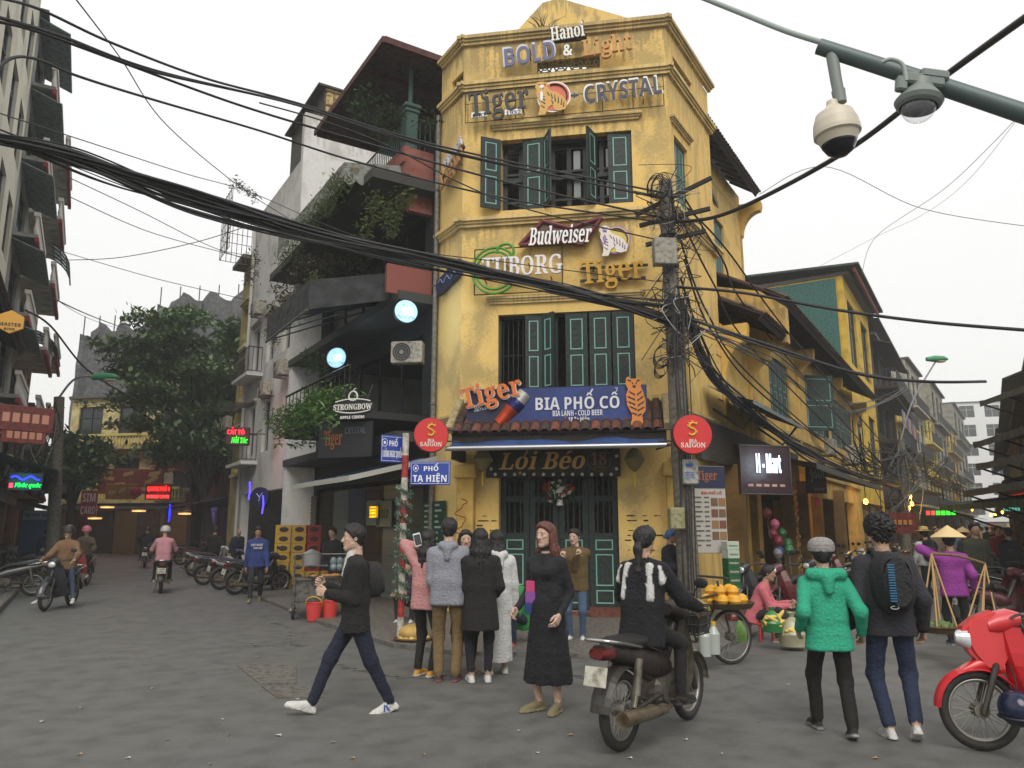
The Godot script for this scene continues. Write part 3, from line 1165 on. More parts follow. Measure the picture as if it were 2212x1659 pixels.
func hair(root: Node3D, hc: Vector3, hb: Basis, hs: float, d: Dictionary, neck: Vector3, sb: Basis) -> void:
	var kind: String = d.get("kind", "short")
	if kind == "none":
		return
	var c: Color = d.get("c", Color(0.012, 0.01, 0.01))
	var f := Field.new()
	f.nz.seed = 5
	var fr := Vector3(60, 12, 60)
	var o := func(x: float, y: float, z: float) -> Vector3: return hc + hb * (Vector3(x, y, z) * hs)
	var cut := [Plane(hb * Vector3(0, -0.55, 0.83).normalized(), 0.0)]
	var fwd_p: Vector3 = o.call(0, 0.062, 0.07)
	cut[0] = Plane((hb * Vector3(0, -0.62, 0.78)).normalized(), (hb * Vector3(0, -0.62, 0.78)).normalized().dot(fwd_p))
	var g := f.group(c, 0.03, 0.012, fr, cut)
	if kind == "short":
		f.bone(g, o.call(0, 0.045, 0.02), o.call(0, 0.03, -0.03), 0.087 * hs, 0.088 * hs)
		f.bone(g, o.call(0, 0.03, -0.03), o.call(0, -0.03, -0.045), 0.082 * hs, 0.062 * hs)
		var g2 := f.group(c, 0.02, 0.014, Vector3(50, 30, 50))
		f.bone(g2, o.call(-0.04, 0.085, 0.055), o.call(0.04, 0.088, 0.05), 0.028 * hs, 0.028 * hs)
		f.bone(g2, o.call(-0.02, 0.1, 0.01), o.call(0.02, 0.1, -0.03), 0.034 * hs, 0.034 * hs)
	elif kind == "curly":
		var g2 := f.group(c, 0.02, 0.035, Vector3(38, 38, 38))
		f.bone(g2, o.call(0, 0.055, 0.02), o.call(0, 0.05, -0.03), 0.105 * hs, 0.108 * hs)
		f.bone(g2, o.call(0, 0.03, -0.03), o.call(0, -0.035, -0.05), 0.095 * hs, 0.062 * hs)
	elif kind == "bun" or kind == "tail":
		f.bone(g, o.call(0, 0.04, 0.01), o.call(0, 0.025, -0.03), 0.088 * hs, 0.089 * hs)
		f.bone(g, o.call(0, 0.03, -0.03), o.call(0, -0.02, -0.05), 0.082 * hs, 0.064 * hs)
		var g2 := f.group(c, 0.03, 0.012, fr)
		if kind == "tail":
			f.bone(g2, o.call(0, -0.03, -0.105), o.call(0, -0.08, -0.135), 0.026 * hs, 0.034 * hs)
			f.bone(g2, o.call(0, -0.08, -0.135), o.call(0.0, -0.26, -0.125), 0.034 * hs, 0.028 * hs)
			f.bone(g2, o.call(0, -0.26, -0.125), o.call(0.01, -0.4, -0.13), 0.028 * hs, 0.006 * hs)
		else:
			f.bone(g2, o.call(0, -0.02, -0.11), o.call(0, -0.025, -0.125), 0.035 * hs, 0.035 * hs)
	else:     # long
		f.bone(g, o.call(0, 0.042, 0.012), o.call(0, 0.03, -0.03), 0.089 * hs, 0.09 * hs)
		var ln: float = d.get("len", 0.34)
		var g2 := f.group(c, 0.03, 0.016, fr)
		var dn := (-UP * 0.9 - sb.y * 0.3).normalized()
		for k in 7:
			var an: float = lerp(-1.75, 1.75, k / 6.0)
			var a: Vector3 = o.call(sin(an) * 0.068, 0.0, -cos(an) * 0.07 - 0.012)
			var b: Vector3 = hc + hb * (Vector3(sin(an) * 0.085, -0.15, -cos(an) * 0.075 - 0.03) * hs)
			var e := b + dn * (ln - 0.15 - 0.04 * absf(sin(k * 1.9))) * hs + hb * Vector3(sin(an) * 0.02, 0, -0.02)
			f.bone(g2, a, b, 0.03 * hs, 0.033 * hs)
			f.bone(g2, b, e, 0.033 * hs, 0.016 * hs)
	later("hair", f, d.get("cell", 0.0105), MB.new(), hair_mat(c), root, [])
var F: Transform3D        # chamfered front of the corner house
var L: Transform3D        # facades along the left street; x runs towards the corner
var R: Transform3D        # facades along the right street; x runs away from the corner
var WF := .0
func light_and_camera() -> void:
	var cam := Camera3D.new()
	cam.name = "camera"
	cam.fov = rad_to_deg(2.0 * atan(CY / FOC))
	cam.position = V(0, EYE, 0)
	cam.rotation.x = PITCH
	cam.near = .05
	cam.far = 600
	add_child(cam)
	cam.current = true
	var env := Environment.new()
	env.background_mode = Environment.BG_SKY
	var sky := Sky.new()
	var sm := ProceduralSkyMaterial.new()
	sm.sky_top_color = srgb(240, 241, 243)
	sm.sky_horizon_color = srgb(236, 235, 231)
	sm.sky_curve = .3
	sm.ground_horizon_color = srgb(150, 148, 144)
	sm.ground_bottom_color = srgb(70, 68, 66)
	sm.sun_angle_max = 1.0
	sky.sky_material = sm
	env.sky = sky
	env.background_energy_multiplier = .66
	env.tonemap_mode = Environment.TONE_MAPPER_LINEAR
	env.tonemap_exposure = 1.85
	env.fog_enabled = true
	env.fog_density = .0017
	env.fog_light_color = srgb(225, 228, 228)
	env.sdfgi_enabled = true
	env.ssao_enabled = true
	env.ssil_enabled = true
	var we := WorldEnvironment.new()
	we.name = "air"
	we.environment = env
	add_child(we)
	var sun := DirectionalLight3D.new()
	sun.name = "sun"
	sun.rotation_degrees = V(-46, 4, 0)
	sun.light_energy = .5
	sun.light_color = Color(1.0, .98, .95)
	sun.light_angular_distance = 40.0
	sun.shadow_enabled = true
	add_child(sun)
	noise.seed = 11
	noise.frequency = 1.0
	rng.seed = 4242
	var dir_l := ray(60, 1140)
	var dir_r := ray(2140, 1140)
	var u := V(cos(.164), 0, sin(.164))
	var door := gp(1215, 1335)
	var f0 := frame(door, u)
	var a := fp(f0, 1003, 105)
	var b := fp(f0, 1437, 52)
	WF = b.x - a.x
	F = frame(door + u * a.x, u)
	L = frame(F.origin, -dir_l)
	R = frame(F.origin + u * WF, dir_r)
func stained(key: String, w: int, h: int, base: Color, grime: Color, bands: Array, amount: float, scale_m: Vector2) -> StandardMaterial3D:
	var fa := FastNoiseLite.new()
	fa.seed = key.hash() % 977
	fa.noise_type = FastNoiseLite.TYPE_SIMPLEX_SMOOTH
	fa.frequency = .55
	fa.fractal_octaves = 5
	var fb := FastNoiseLite.new()
	fb.seed = key.hash() % 313 + 7
	fb.frequency = 1.0
	fb.fractal_octaves = 4
	var img := PackedByteArray()
	img.resize(w * h * 3)
	for y in h:
		var v := float(y) / h
		for x in w:
			var u := float(x) / w
			var px := u * scale_m.x
			var py := v * scale_m.y
			var n1 := fa.get_noise_2d(px * 1.3, py * 1.0)
			var n2 := fb.get_noise_2d(px * 7.0 + 40.0, py * .8)
			var n3 := fb.get_noise_2d(px * 14.0, py * 14.0)
			var g := amount * clampf((n1 + .3 * n3 - .02) * 2.4, .0, 1.0) * .55
			for b in bands:
				var d: float = (py - float(b[0])) / float(b[1])
				if d > -.02 and d < 1.0:
					var reach := (.5 + .9 * n2 + .35 * n3)
					if d < reach:
						g = maxf(g, float(b[2]) * clampf((reach - d) * 3.0, .0, 1.0) * (.75 + .25 * n3))
			var lt := clampf((fb.get_noise_2d(px * 1.1 + 9.0, py * 1.1 - 30.0) - .33) * 8.0, .0, 1.0) * .22
			var c := base.lerp(grime, clampf(g, .0, .85)).lerp(Color(.86, .78, .58), lt * (1.0 - g))
			var k := 1.0 + .05 * n3 + .06 * n1
			var i := (y * w + x) * 3
			img[i] = int(clampf(c.r * k, 0, 1) * 255)
			img[i + 1] = int(clampf(c.g * k, 0, 1) * 255)
			img[i + 2] = int(clampf(c.b * k, 0, 1) * 255)
	var m := StandardMaterial3D.new()
	m.albedo_texture = ImageTexture.create_from_image(Image.create_from_data(w, h, false, Image.FORMAT_RGB8, img))
	m.roughness = .92
	return m
func yel(k := 1.0) -> StandardMaterial3D:
	return mt(222 * k, 184 * k, 100 * k, .92, 0, "plaster")
func leaf(parent: Node3D, t: Transform3D, w: float, h: float, rows: Array, body: Material, trim: Material, called := "shutter", bars := []) -> void:
	var m := MB.new()
	var th := .045
	var st := minf(.11, w * .2)
	m.span(V(0, 0, 0), V(st, h, th))
	m.span(V(w - st, 0, 0), V(w, h, th))
	var cuts := [.0]
	for r in rows:
		cuts.append(r[0])
		cuts.append(r[1])
	for r in bars:
		cuts.append(r[0])
		cuts.append(r[1])
	cuts.append(1.0)
	cuts.sort()
	for i in range(0, cuts.size() - 1, 2):
		m.span(V(st, cuts[i] * h, .002), V(w - st, cuts[i + 1] * h, th - .002))
	for r in rows:
		m.span(V(st, r[0] * h, .012), V(w - st, r[1] * h, th - .014))
	for r in bars:
		for k in 3:
			var x := lerpf(st, w - st, (k + .5) / 3.0)
			m.span(V(x - .012, r[0] * h, .012), V(x + .012, r[1] * h, th - .014))
	var o := inst(called, m.mesh(), body, parent, t)
	var q := MB.new()
	for r in rows:
		var a := V2(st + .006, r[0] * h + .006)
		var b := V2(w - st - .006, r[1] * h - .006)
		var d := .02
		for z in [th - .014, .004]:
			q.span(V(a.x, a.y, z), V(a.x + d, b.y, z + .01))
			q.span(V(b.x - d, a.y, z), V(b.x, b.y, z + .01))
			q.span(V(a.x + d, a.y, z + .001), V(b.x - d, a.y + d, z + .009))
			q.span(V(a.x + d, b.y - d, z + .001), V(b.x - d, b.y, z + .009))
	if rows:
		obj("trim", q, trim, o)
func cornice(m: MB, s0: float, s1: float, h: float, out: float, tall: float) -> void:
	var steps := [[.0, .34, .45], [.34, .62, .7], [.62, 1.0, 1.0]]
	for k in steps:
		m.span(V(s0 - out * k[2], h + tall * k[0], -.02), V(s1 + out * k[2], h + tall * k[1], out * k[2]))
func lattice(parent: Node3D, r: Rect2, n: int, rows: int, mtl: Material) -> void:      # pierced blocks: rings between bars
	for j in rows:
		for i in n:
			var m := MB.new()
			var w := r.size.x / n
			var h := r.size.y / rows
			var c := V(r.position.x + (i + .5) * w, r.position.y + (j + .5) * h, -.06)
			var k := minf(w, h) * .5
			m.torus(c, V(w * .40, 0, 0), V(0, h * .40, 0), k * .13, 16, 5)
			m.torus(c, V(w * .18, 0, 0), V(0, h * .18, 0), k * .11, 10, 5)
			for a in 4:
				var e := V(cos(a * PI / 2 + PI / 4) * w, sin(a * PI / 2 + PI / 4) * h, 0)
				m.rod(c + e * .2, c + e * .62, k * .1, 5)
			obj("pierced_block", m, mtl, parent)
func tiger_emblem(parent: Node3D, t: Transform3D, h: float, disc: Material, fur: Material, dark: Material, white: Material) -> void:   # a sitting striped cat before a disc
	var e := Node3D.new()
	e.name = "emblem"
	parent.add_child(e, true)
	e.transform = t * Transform3D(Basis.from_scale(V(h, h, 1)), Vector3.ZERO)
	var m := MB.new()
	m.disc(V(.1, .02, .05), V(.46, 0, 0), V(0, .46, 0), 32)
	obj("backing", m, white, e)
	m = MB.new()
	m.disc(V(.1, .02, .055), V(.42, 0, 0), V(0, .42, 0), 32)
	obj("disc", m, disc, e)
	m = MB.new()
	var pl := PackedVector2Array()
	for p in [[-.36, .48], [-.2, .5], [-.08, .42], [-.08, .3], [.02, .2], [.2, .12], [.36, -.02], [.46, -.2], [.42, -.38], [.24, -.42], [.1, -.38], [.06, -.22], [-.06, -.3], [-.14, -.5], [-.34, -.5], [-.3, -.36], [-.28, -.12], [-.38, .1], [-.36, .26], [-.42, .34]]:
		pl.append(V2(p[0], p[1]))
	m.prism(pl, .02, TT(V(0, 0, .05)))
	obj("cat", m, fur, e)
	m = MB.new()
	for s in [[-.34, .14, -.16, .02], [-.32, .05, -.14, -.08], [-.3, -.06, -.14, -.18], [-.28, -.2, -.16, -.3], [-.1, .2, -.02, .05], [.02, .14, .06, -.05], [.12, .1, .14, -.14], [.22, .04, .22, -.2], [.32, -.04, .3, -.26], [-.34, .42, -.26, .38], [-.18, .44, -.12, .36], [-.3, .3, -.18, .28], [.38, -.14, .36, -.32], [.02, -.06, .08, -.2]]:
		var a := V(s[0], s[1], .071)
		var b := V(s[2], s[3], .071)
		var sd := (b - a).cross(V(0, 0, 1)).normalized() * .022
		m.tri(a, b + sd, b - sd)
		m.tri(a, (a + b) * .5 - sd * .8, (a + b) * .5 + sd * .8)
	var tail := []
	for k in 10:
		var an := -.3 + k * .24
		tail.append(V(.1 + .36 * cos(an), .02 + .36 * sin(an), .07))
	m.tube(tail, .02, 5)
	obj("stripes", m, dark, e)
	m = MB.new()
	m.ball(V(-.24, .33, .07), V(.07, .06, .012), Basis(), 10)
	m.ball(V(-.24, .05, .07), V(.05, .16, .008), Basis(), 10)
	obj("bib", m, white, e)
func corner_house() -> void:
	var top := fp(F, 1220, 78).y
	var h := thing("corner_house", "three storey yellow plaster corner house with beer signs over its chamfered front", "house", F)
	var lf := F.affine_inverse() * L
	var rf := F.affine_inverse() * R
	var left := Node3D.new()
	left.name = "side_wing"
	h.add_child(left)
	left.transform = lf
	var right := Node3D.new()
	right.name = "street_wing"
	h.add_child(right)
	right.transform = rf
	var body := mt(26, 50, 48, .6, 0, "wood")
	var trim := mt(126, 176, 165, .6)
	var grime := srgb(118, 106, 80)
	var y_cor := fp(F, 1220, 172).y
	var y_sill := fp(F, 1220, 466).y
	var up := rect_px(F, 1082, 292, 1366, 446)
	var lo := rect_px(F, 1076, 674, 1372, 848)
	var dr := rect_px(F, 1077, 985, 1337, 1337)
	dr.position.y = .12
	dr.size.y = fp(F, 1200, 1000).y - .12
	var vent := rect_px(F, 1160, 126, 1296, 152)
	var front_m := stained("front", 232, 704, srgb(224, 190, 114), grime, [[.0, 1.1, .75], [top - y_cor - .05, 1.6, .7], [top - up.end.y - .45, .8, .5], [top - y_sill, 1.1, .6], [top - lo.position.y + .1, 1.0, .35], [top - 1.1, 1.3, .4]], .85, V2(WF, top))
	var m := MB.new()
	wall(m, 0, WF, 0, top, [up, lo, dr, vent], .3)
	obj("front_wall", m, front_m, h)
	var ls := fp(L, 951, 400).x
	m = MB.new()
	var lv := rect_px(L, 976, 165, 1003, 218)
	lv.position.x = clampf(lv.position.x, ls + .2, -.3)
	lv.size.x = minf(lv.size.x, .55)
	wall(m, ls, 0, 0, top, [lv], .3)
	obj("wall", m, stained("left", 96, 512, srgb(226, 194, 122), grime, [[.0, .8, .6], [top - y_cor, 1.4, .55], [top - y_sill, 1.0, .5], [top - 1.0, 1.2, .35]], .7, V2(-ls, top)), left)
	lattice(left, lv, 1, 3, mt(96, 92, 70, .9))
	lattice(h, vent, 4, 1, mt(96, 88, 60, .9))
	var pe := fp(R, 1519, 215).x
	var setb := -1.2
	var R2 := R.translated(R.basis.z * setb)
	var re := fp(R2, 1604, 560).x
	var rear := Node3D.new()
	rear.name = "set_back_floor"
	h.add_child(rear)
	rear.transform = F.affine_inverse() * R2
	var rw1 := rect_px(R, 1459, 312, 1487, 455)
	var rw2 := rect_px(R2, 1519, 466, 1565, 598)
	var rw3 := rect_px(R, 1469, 722, 1487, 880)
	var rv := rect_px(R, 1455, 152, 1493, 190)
	var right_m := stained("right", 200, 512, srgb(222, 186, 108), grime, [[.0, .9, .6], [top - y_cor, 1.2, .5], [top - y_sill, 1.0, .45]], .7, V2(6, top))
	m = MB.new()
	wall(m, 0, pe, 0, top, [rw1, rw3, rv], .3)
	m.span(V(pe, 0, -1.6), V(pe + .4, top - .05, -.02))
	obj("wall", m, right_m, right)
	var eave_y := fp(R2, 1604, 470).y
	m = MB.new()
	wall(m, pe, re, 5.0, eave_y + .6, [rw2], .3)
	obj("wall", m, right_m, rear)
	lattice(right, rv, 4, 1, mt(110, 104, 80, .9))
	m = MB.new()
	var back := WF * .5
	for y in [3.62, y_sill - .5, top - 1.0]:
		m.prism(PackedVector2Array([V2(.05, .05), V2(WF - .05, .05), V2(rf.origin.x + rf.basis.x.x * re - 1.6, -(rf.basis.x.z * re)), V2(rf.origin.x + rf.basis.x.x * re - 3.5, -(rf.basis.x.z * re)), V2(.3, 1.2)]), .2, Transform3D(Basis(V(1, 0, 0), -PI / 2), V(0, y, 0)))
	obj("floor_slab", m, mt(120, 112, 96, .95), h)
	m = MB.new()
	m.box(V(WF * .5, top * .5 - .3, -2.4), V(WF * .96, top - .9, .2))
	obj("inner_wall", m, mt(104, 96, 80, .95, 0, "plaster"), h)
	var stone := stained("moulding", 200, 64, srgb(216, 188, 126), srgb(104, 94, 74), [[.0, .6, .5]], .9, V2(4, .6))
	stone.uv1_triplanar = true
	stone.uv1_world_triplanar = true
	stone.uv1_scale = Vector3.ONE * .4
	for q in [[top - .02, .14, .2], [y_cor - .1, .13, .2], [y_sill - .14, .15, .18], [3.75, .1, .14]]:
		m = MB.new()
		cornice(m, 0, WF, q[0], q[1], q[2])
		obj("cornice", m, stone, h)
		m = MB.new()
		cornice(m, ls + q[1], 0, q[0] + .002, q[1] - .003, q[2])
		obj("cornice", m, stone, left)
		m = MB.new()
		cornice(m, 0, pe + .4, q[0] + .002, q[1] - .003, q[2])
		obj("cornice", m, stone, right)
	for q in [up, lo]:
		m = MB.new()
		cornice(m, q.position.x - .12, q.end.x + .12, q.end.y + .22, .11, .15)
		obj("lintel", m, stone, h)
	m = MB.new()
	cornice(m, rw1.position.x - .1, rw1.end.x + .1, rw1.end.y + .2, .1, .14)
	obj("lintel", m, stone, right)
	m = MB.new()
	var pl := PackedVector2Array()
	for p in [[1090, 96], [1172, 6], [1208, -4], [1368, 42], [1386, 56], [1392, 130], [1090, 130]]:
		pl.append(fp(F, p[0], p[1], -1.3))
	m.prism(pl, .28, TT(V(0, 0, -1.58)))
	obj("gable", m, stained("gable", 128, 96, srgb(224, 192, 118), grime, [[.2, 1.2, .6]], 1.0, V2(3, 2)), h)
	var rb := fp(R2, 1641, 414, .75)
	roof_strip(rear, pe + .42, rb.x, rb.y, .75, 3.0, .62, "roof")
	m = MB.new()
	corbel(m, re - .14, re + .14, rb.y - .2, .7, 1.1)
	m.span(V(re - .14, 5.0, -3.0), V(re + .14, rb.y - .2, .0))
	obj("party_wall", m, yel(), rear)
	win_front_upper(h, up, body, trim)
	win_front_lower(h, lo, body, trim)
	for q in [rw1, rw2, rw3]:
		var n := 4 if q == rw2 else 2
		for i in n:
			leaf(rear if q == rw2 else right, TT(V(q.position.x + q.size.x * i / n + .005, q.position.y, -.12)), q.size.x / n - .01, q.size.y, [[.06, .46], [.54, .94]], mt(66, 98, 94, .6, 0, "wood"), trim)
	for i in 4:
		var w := dr.size.x / 4
		leaf(h, TT(V(dr.position.x + w * i + .006, dr.position.y + .03, -.24)), w - .012, dr.size.y - .06, [[.035, .13], [.155, .375], [.4, .475]], body, trim, "door_leaf", [[.52, .74], [.78, .95]])
	m = MB.new()
	m.span(V(dr.position.x - .05, .0, -.6), V(dr.end.x + .05, .12, .12))
	m.span(V(dr.end.x - .55, .0, .12), V(dr.end.x + .1, .22, .34))
	obj("doorstep", m, mt(104, 58, 46, .9, 0, "dirt"), h)
	for q in [[.0, .34], [WF - .34, WF]]:
		m = MB.new()
		m.cbox(V((q[0] + q[1]) * .5, 1.3, .09), V(q[1] - q[0], 2.6, .22), .015)
		m.cbox(V((q[0] + q[1]) * .5, 2.72, .13), V(q[1] - q[0] + .1, .26, .32), .02)
		m.cbox(V((q[0] + q[1]) * .5, .15, .12), V(q[1] - q[0] + .06, .3, .28), .015)
		obj("pier", m, yel(.96), h)
	m = MB.new()
	for k in 46:
		var x := rf(dr.end.x + .1, WF - .38) if k % 2 else rf(.4, dr.position.x - .08)
		var y := 1.15 + .09 * rng.randi_range(0, 8)
		m.box(V(x, y, .003), V(rf(.02, .12), rf(.01, .03), .004))
	obj("stencil_marks", m, mt(40, 36, 28, .9), h).set_meta("kind", "stuff")
	m = MB.new()
	var sq := []
	for k in 26:
		sq.append(V(.1 + .1 * sin(k * 1.1) + .05 * sin(k * 2.3), 2.2 - k * .06, .205))
	m.tube(spline(sq, 3), .008, 4)
	obj("scrawl", m, mt(150, 44, 36, .8), h)
	m = MB.new()
	m.tube([V(ls + .06, .1, .1), V(ls + .06, 6, .1), V(ls + .06, top - 1.2, .1)], .055, 10)
	for y in [1.5, 4.2, 6.8, 9.0]:
		m.torus(V(ls + .06, y, .1), V(.062, 0, 0), V(0, 0, .062), .015, 12, 5)
	obj("drain_pipe", m, mt(120, 120, 112, .7, 0, "dirt"), left)
	m = MB.new()
	for k in 16:
		var a := V(fp(F, 1172, 80).x + rf(-.1, .1), top + .16, 0)
		var e := a + V(rf(-.35, .45), rf(.08, .5), rf(-.1, .15))
		m.tube([a, a.lerp(e, .5) + V(0, .06, 0), e], [.012, .008, .004], 4)
	obj("bare_shrub", m, mt(86, 76, 58, .95), h)
func corbel(m: MB, s0: float, s1: float, y: float, out: float, tall: float) -> void:      # quarter-round bracket under an eave
	var pl := PackedVector2Array([V2(0, -tall), V2(0, 0), V2(out, 0), V2(out, -.16)])
	for k in 7:
		var a := PI / 2 * k / 6.0
		pl.append(V2(out * .94 - (out * .86) * sin(a), -tall * .28 - (tall * .66) * (1 - cos(a))))
	m.prism(pl, s1 - s0, Transform3D(Basis(V(0, 0, 1), V(0, 1, 0), V(-1, 0, 0)), V(s1, y, .0)))
var tile_mesh: Mesh
var tile_mats := []
func roof_strip(parent: Node3D, s0: float, s1: float, y: float, out: float, deep: float, pitch: float, called: String) -> void:
	if tile_mesh == null:
		var t := MB.new()
		for k in 5:
			var a0 := PI * k / 5.0
			var a1 := PI * (k + 1) / 5.0
			var p := V(-cos(a0) * .085, sin(a0) * .05, 0)
			var q := V(-cos(a1) * .085, sin(a1) * .05, 0)
			var b := V(0, 0, -.34)
			t.quad(p, p + b, q + b, q)
			t.quad(p, q, q * .8, p * .8)
		tile_mesh = t.mesh()
		tile_mats = [mt(104, 60, 46, .95, 0, "dirt"), mt(84, 54, 44, .95, 0, "dirt"), mt(122, 72, 54, .95, 0, "dirt"), mt(66, 52, 46, .95, 0, "dirt")]
	var b := Basis(V(1, 0, 0), pitch)
	var m := MB.new()
	var len_ := deep / cos(pitch)
	m.t = Transform3D(b, V(0, y, out))
	m.span(V(s0, -.07, -len_), V(s1, -.03, 0))
	obj(called, m, mt(56, 44, 38, .95, 0, "dirt"), parent)
	m = MB.new()
	m.t = Transform3D(b, V(0, y, out))
	m.span(V(s0, -.2, -.06), V(s1, -.075, -.02))
	var x := s0 + .15
	while x < s1 - .1:
		m.span(V(x, -.15, -out / cos(pitch) - .1), V(x + .06, -.073, -.08))
		x += .5
	obj("rafters", m, mt(62, 52, 44, .95, 0, "wood"), parent)
	var i := 0
	x = s0 + .09
	while x < s1 - .05:
		for r in 2:
			var o := inst("roof_tile", tile_mesh, tile_mats[(i * 7 + r * 3) % 4], parent, Transform3D(b * Basis(V(0, 1, 0), rf(-.03, .03)), V(0, y, out) + b * V(x, -.012 + .012 * r + rf(0, .008), .03 - .3 * r)))
		x += .185
		i += 1
	m = MB.new()
	m.t = Transform3D(b, V(0, y, out))
	x = s0 + .09
	while x < s1 - .05:
		for k in 3:
			var a0 := PI * k / 3.0
			var a1 := PI * (k + 1) / 3.0
			var p := V(x - cos(a0) * .08, sin(a0) * .05 - .02, -.6)
			var q := V(x - cos(a1) * .08, sin(a1) * .05 - .02, -.6)
			m.quad(p, p + V(0, 0, .6 - len_), q + V(0, 0, .6 - len_), q)
		x += .185
	obj("upper_tiles", m, tile_mats[1], parent).set_meta("kind", "stuff")
func win_front_upper(h: Node3D, r: Rect2, body: Material, trim: Material) -> void:
	var m := MB.new()
	var z := -.2
	m.span(V(r.position.x, r.end.y - .08, z - .06), V(r.end.x, r.end.y, z + .02))
	m.span(V(r.position.x, r.position.y, z - .06), V(r.end.x, r.position.y + .06, z + .02))
	m.span(V(r.position.x, r.position.y + r.size.y * .44, z - .05), V(r.end.x, r.position.y + r.size.y * .5, z + .01))
	obj("window_frame", m, body, h)
	var n := 8
	for i in n:
		var w := r.size.x / n
		var c := MB.new()
		var x := r.position.x + i * w
		c.span(V(x, r.position.y, z - .12), V(x + w * .28, r.end.y, z - .08))
		for q in [.16, .46, .56, .88]:
			c.span(V(x, r.position.y + r.size.y * q, z - .125), V(x + w, r.position.y + r.size.y * q + .05, z - .075))
		obj("casement", c, mt(24, 28, 28, .6), h)
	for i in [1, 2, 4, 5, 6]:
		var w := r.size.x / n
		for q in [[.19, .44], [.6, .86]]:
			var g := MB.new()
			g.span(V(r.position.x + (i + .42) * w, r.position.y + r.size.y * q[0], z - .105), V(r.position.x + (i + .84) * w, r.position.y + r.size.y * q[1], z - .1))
			obj("pane", g, mt(150, 158, 158, .15), h)  # brightness of sky in the glass is put into this pale grey
	var y := r.position.y + .01
	var hh := r.size.y - .02
	var w := r.size.x / 5.6
	var rows := [[.06, .46], [.53, .94]]
	leaf(h, Transform3D(BY(-PI * .83), V(r.position.x + .01, y, .05)), w * .9, hh, rows, body, trim)
	leaf(h, Transform3D(BY(-.12), V(r.position.x + r.size.x * .17, y, -.1)), w * .95, hh, rows, body, trim)
	leaf(h, Transform3D(BY(-1.15), V(r.position.x + r.size.x * .34, y, -.06)), w * .9, hh, rows, body, trim)
	leaf(h, Transform3D(BY(-1.95), V(r.position.x + r.size.x * .74, y, -.06)), w * .9, hh + .0, rows, body, trim)
	leaf(h, Transform3D(BY(.06), V(r.position.x + r.size.x * .82, y, -.08)), w, hh, rows, body, trim)
func win_front_lower(h: Node3D, r: Rect2, body: Material, trim: Material) -> void:
	var m := MB.new()
	var z := -.16
	m.span(V(r.position.x, r.end.y - .07, z - .06), V(r.end.x, r.end.y, z + .04))
	m.span(V(r.position.x, r.position.y, z - .06), V(r.end.x, r.position.y + .06, z + .04))
	for q in [.0, .2, .42, .5, .68, .84, .985]:
		m.span(V(r.position.x + r.size.x * q, r.position.y, z - .055), V(r.position.x + r.size.x * q + .05, r.end.y, z + .035))
	obj("window_frame", m, body, h)
	m = MB.new()
	for i in 5:
		m.rod(V(r.position.x + .08 + i * .1, r.position.y, z - .03), V(r.position.x + .08 + i * .1, r.end.y, z - .03), .012, 6)
	m.rod(V(r.position.x, r.position.y + r.size.y * .5, z - .03), V(r.position.x + .55, r.position.y + r.size.y * .5, z - .03), .012, 6)
	obj("window_bars", m, mt(30, 34, 34, .6), h)
	var y := r.position.y + .02
	var hh := r.size.y - .04
	var rows := [[.07, .47], [.53, .93]]
	var s := r.size.x
	leaf(h, Transform3D(BY(.1), V(r.position.x + s * .2, y, -.06)), s * .125, hh, rows, body, trim)
	leaf(h, Transform3D(BY(-.7), V(r.position.x + s * .335, y, -.07)), s * .12, hh, rows, body, trim)
	leaf(h, Transform3D(BY(.0), V(r.position.x + s * .5, y, -.07)), s * .16, hh, rows, body, trim)
	leaf(h, Transform3D(BY(.0), V(r.position.x + s * .675, y, -.07)), s * .155, hh, rows, body, trim)
	leaf(h, Transform3D(BY(.0), V(r.position.x + s * .84, y, -.07)), s * .155, hh, rows, body, trim)
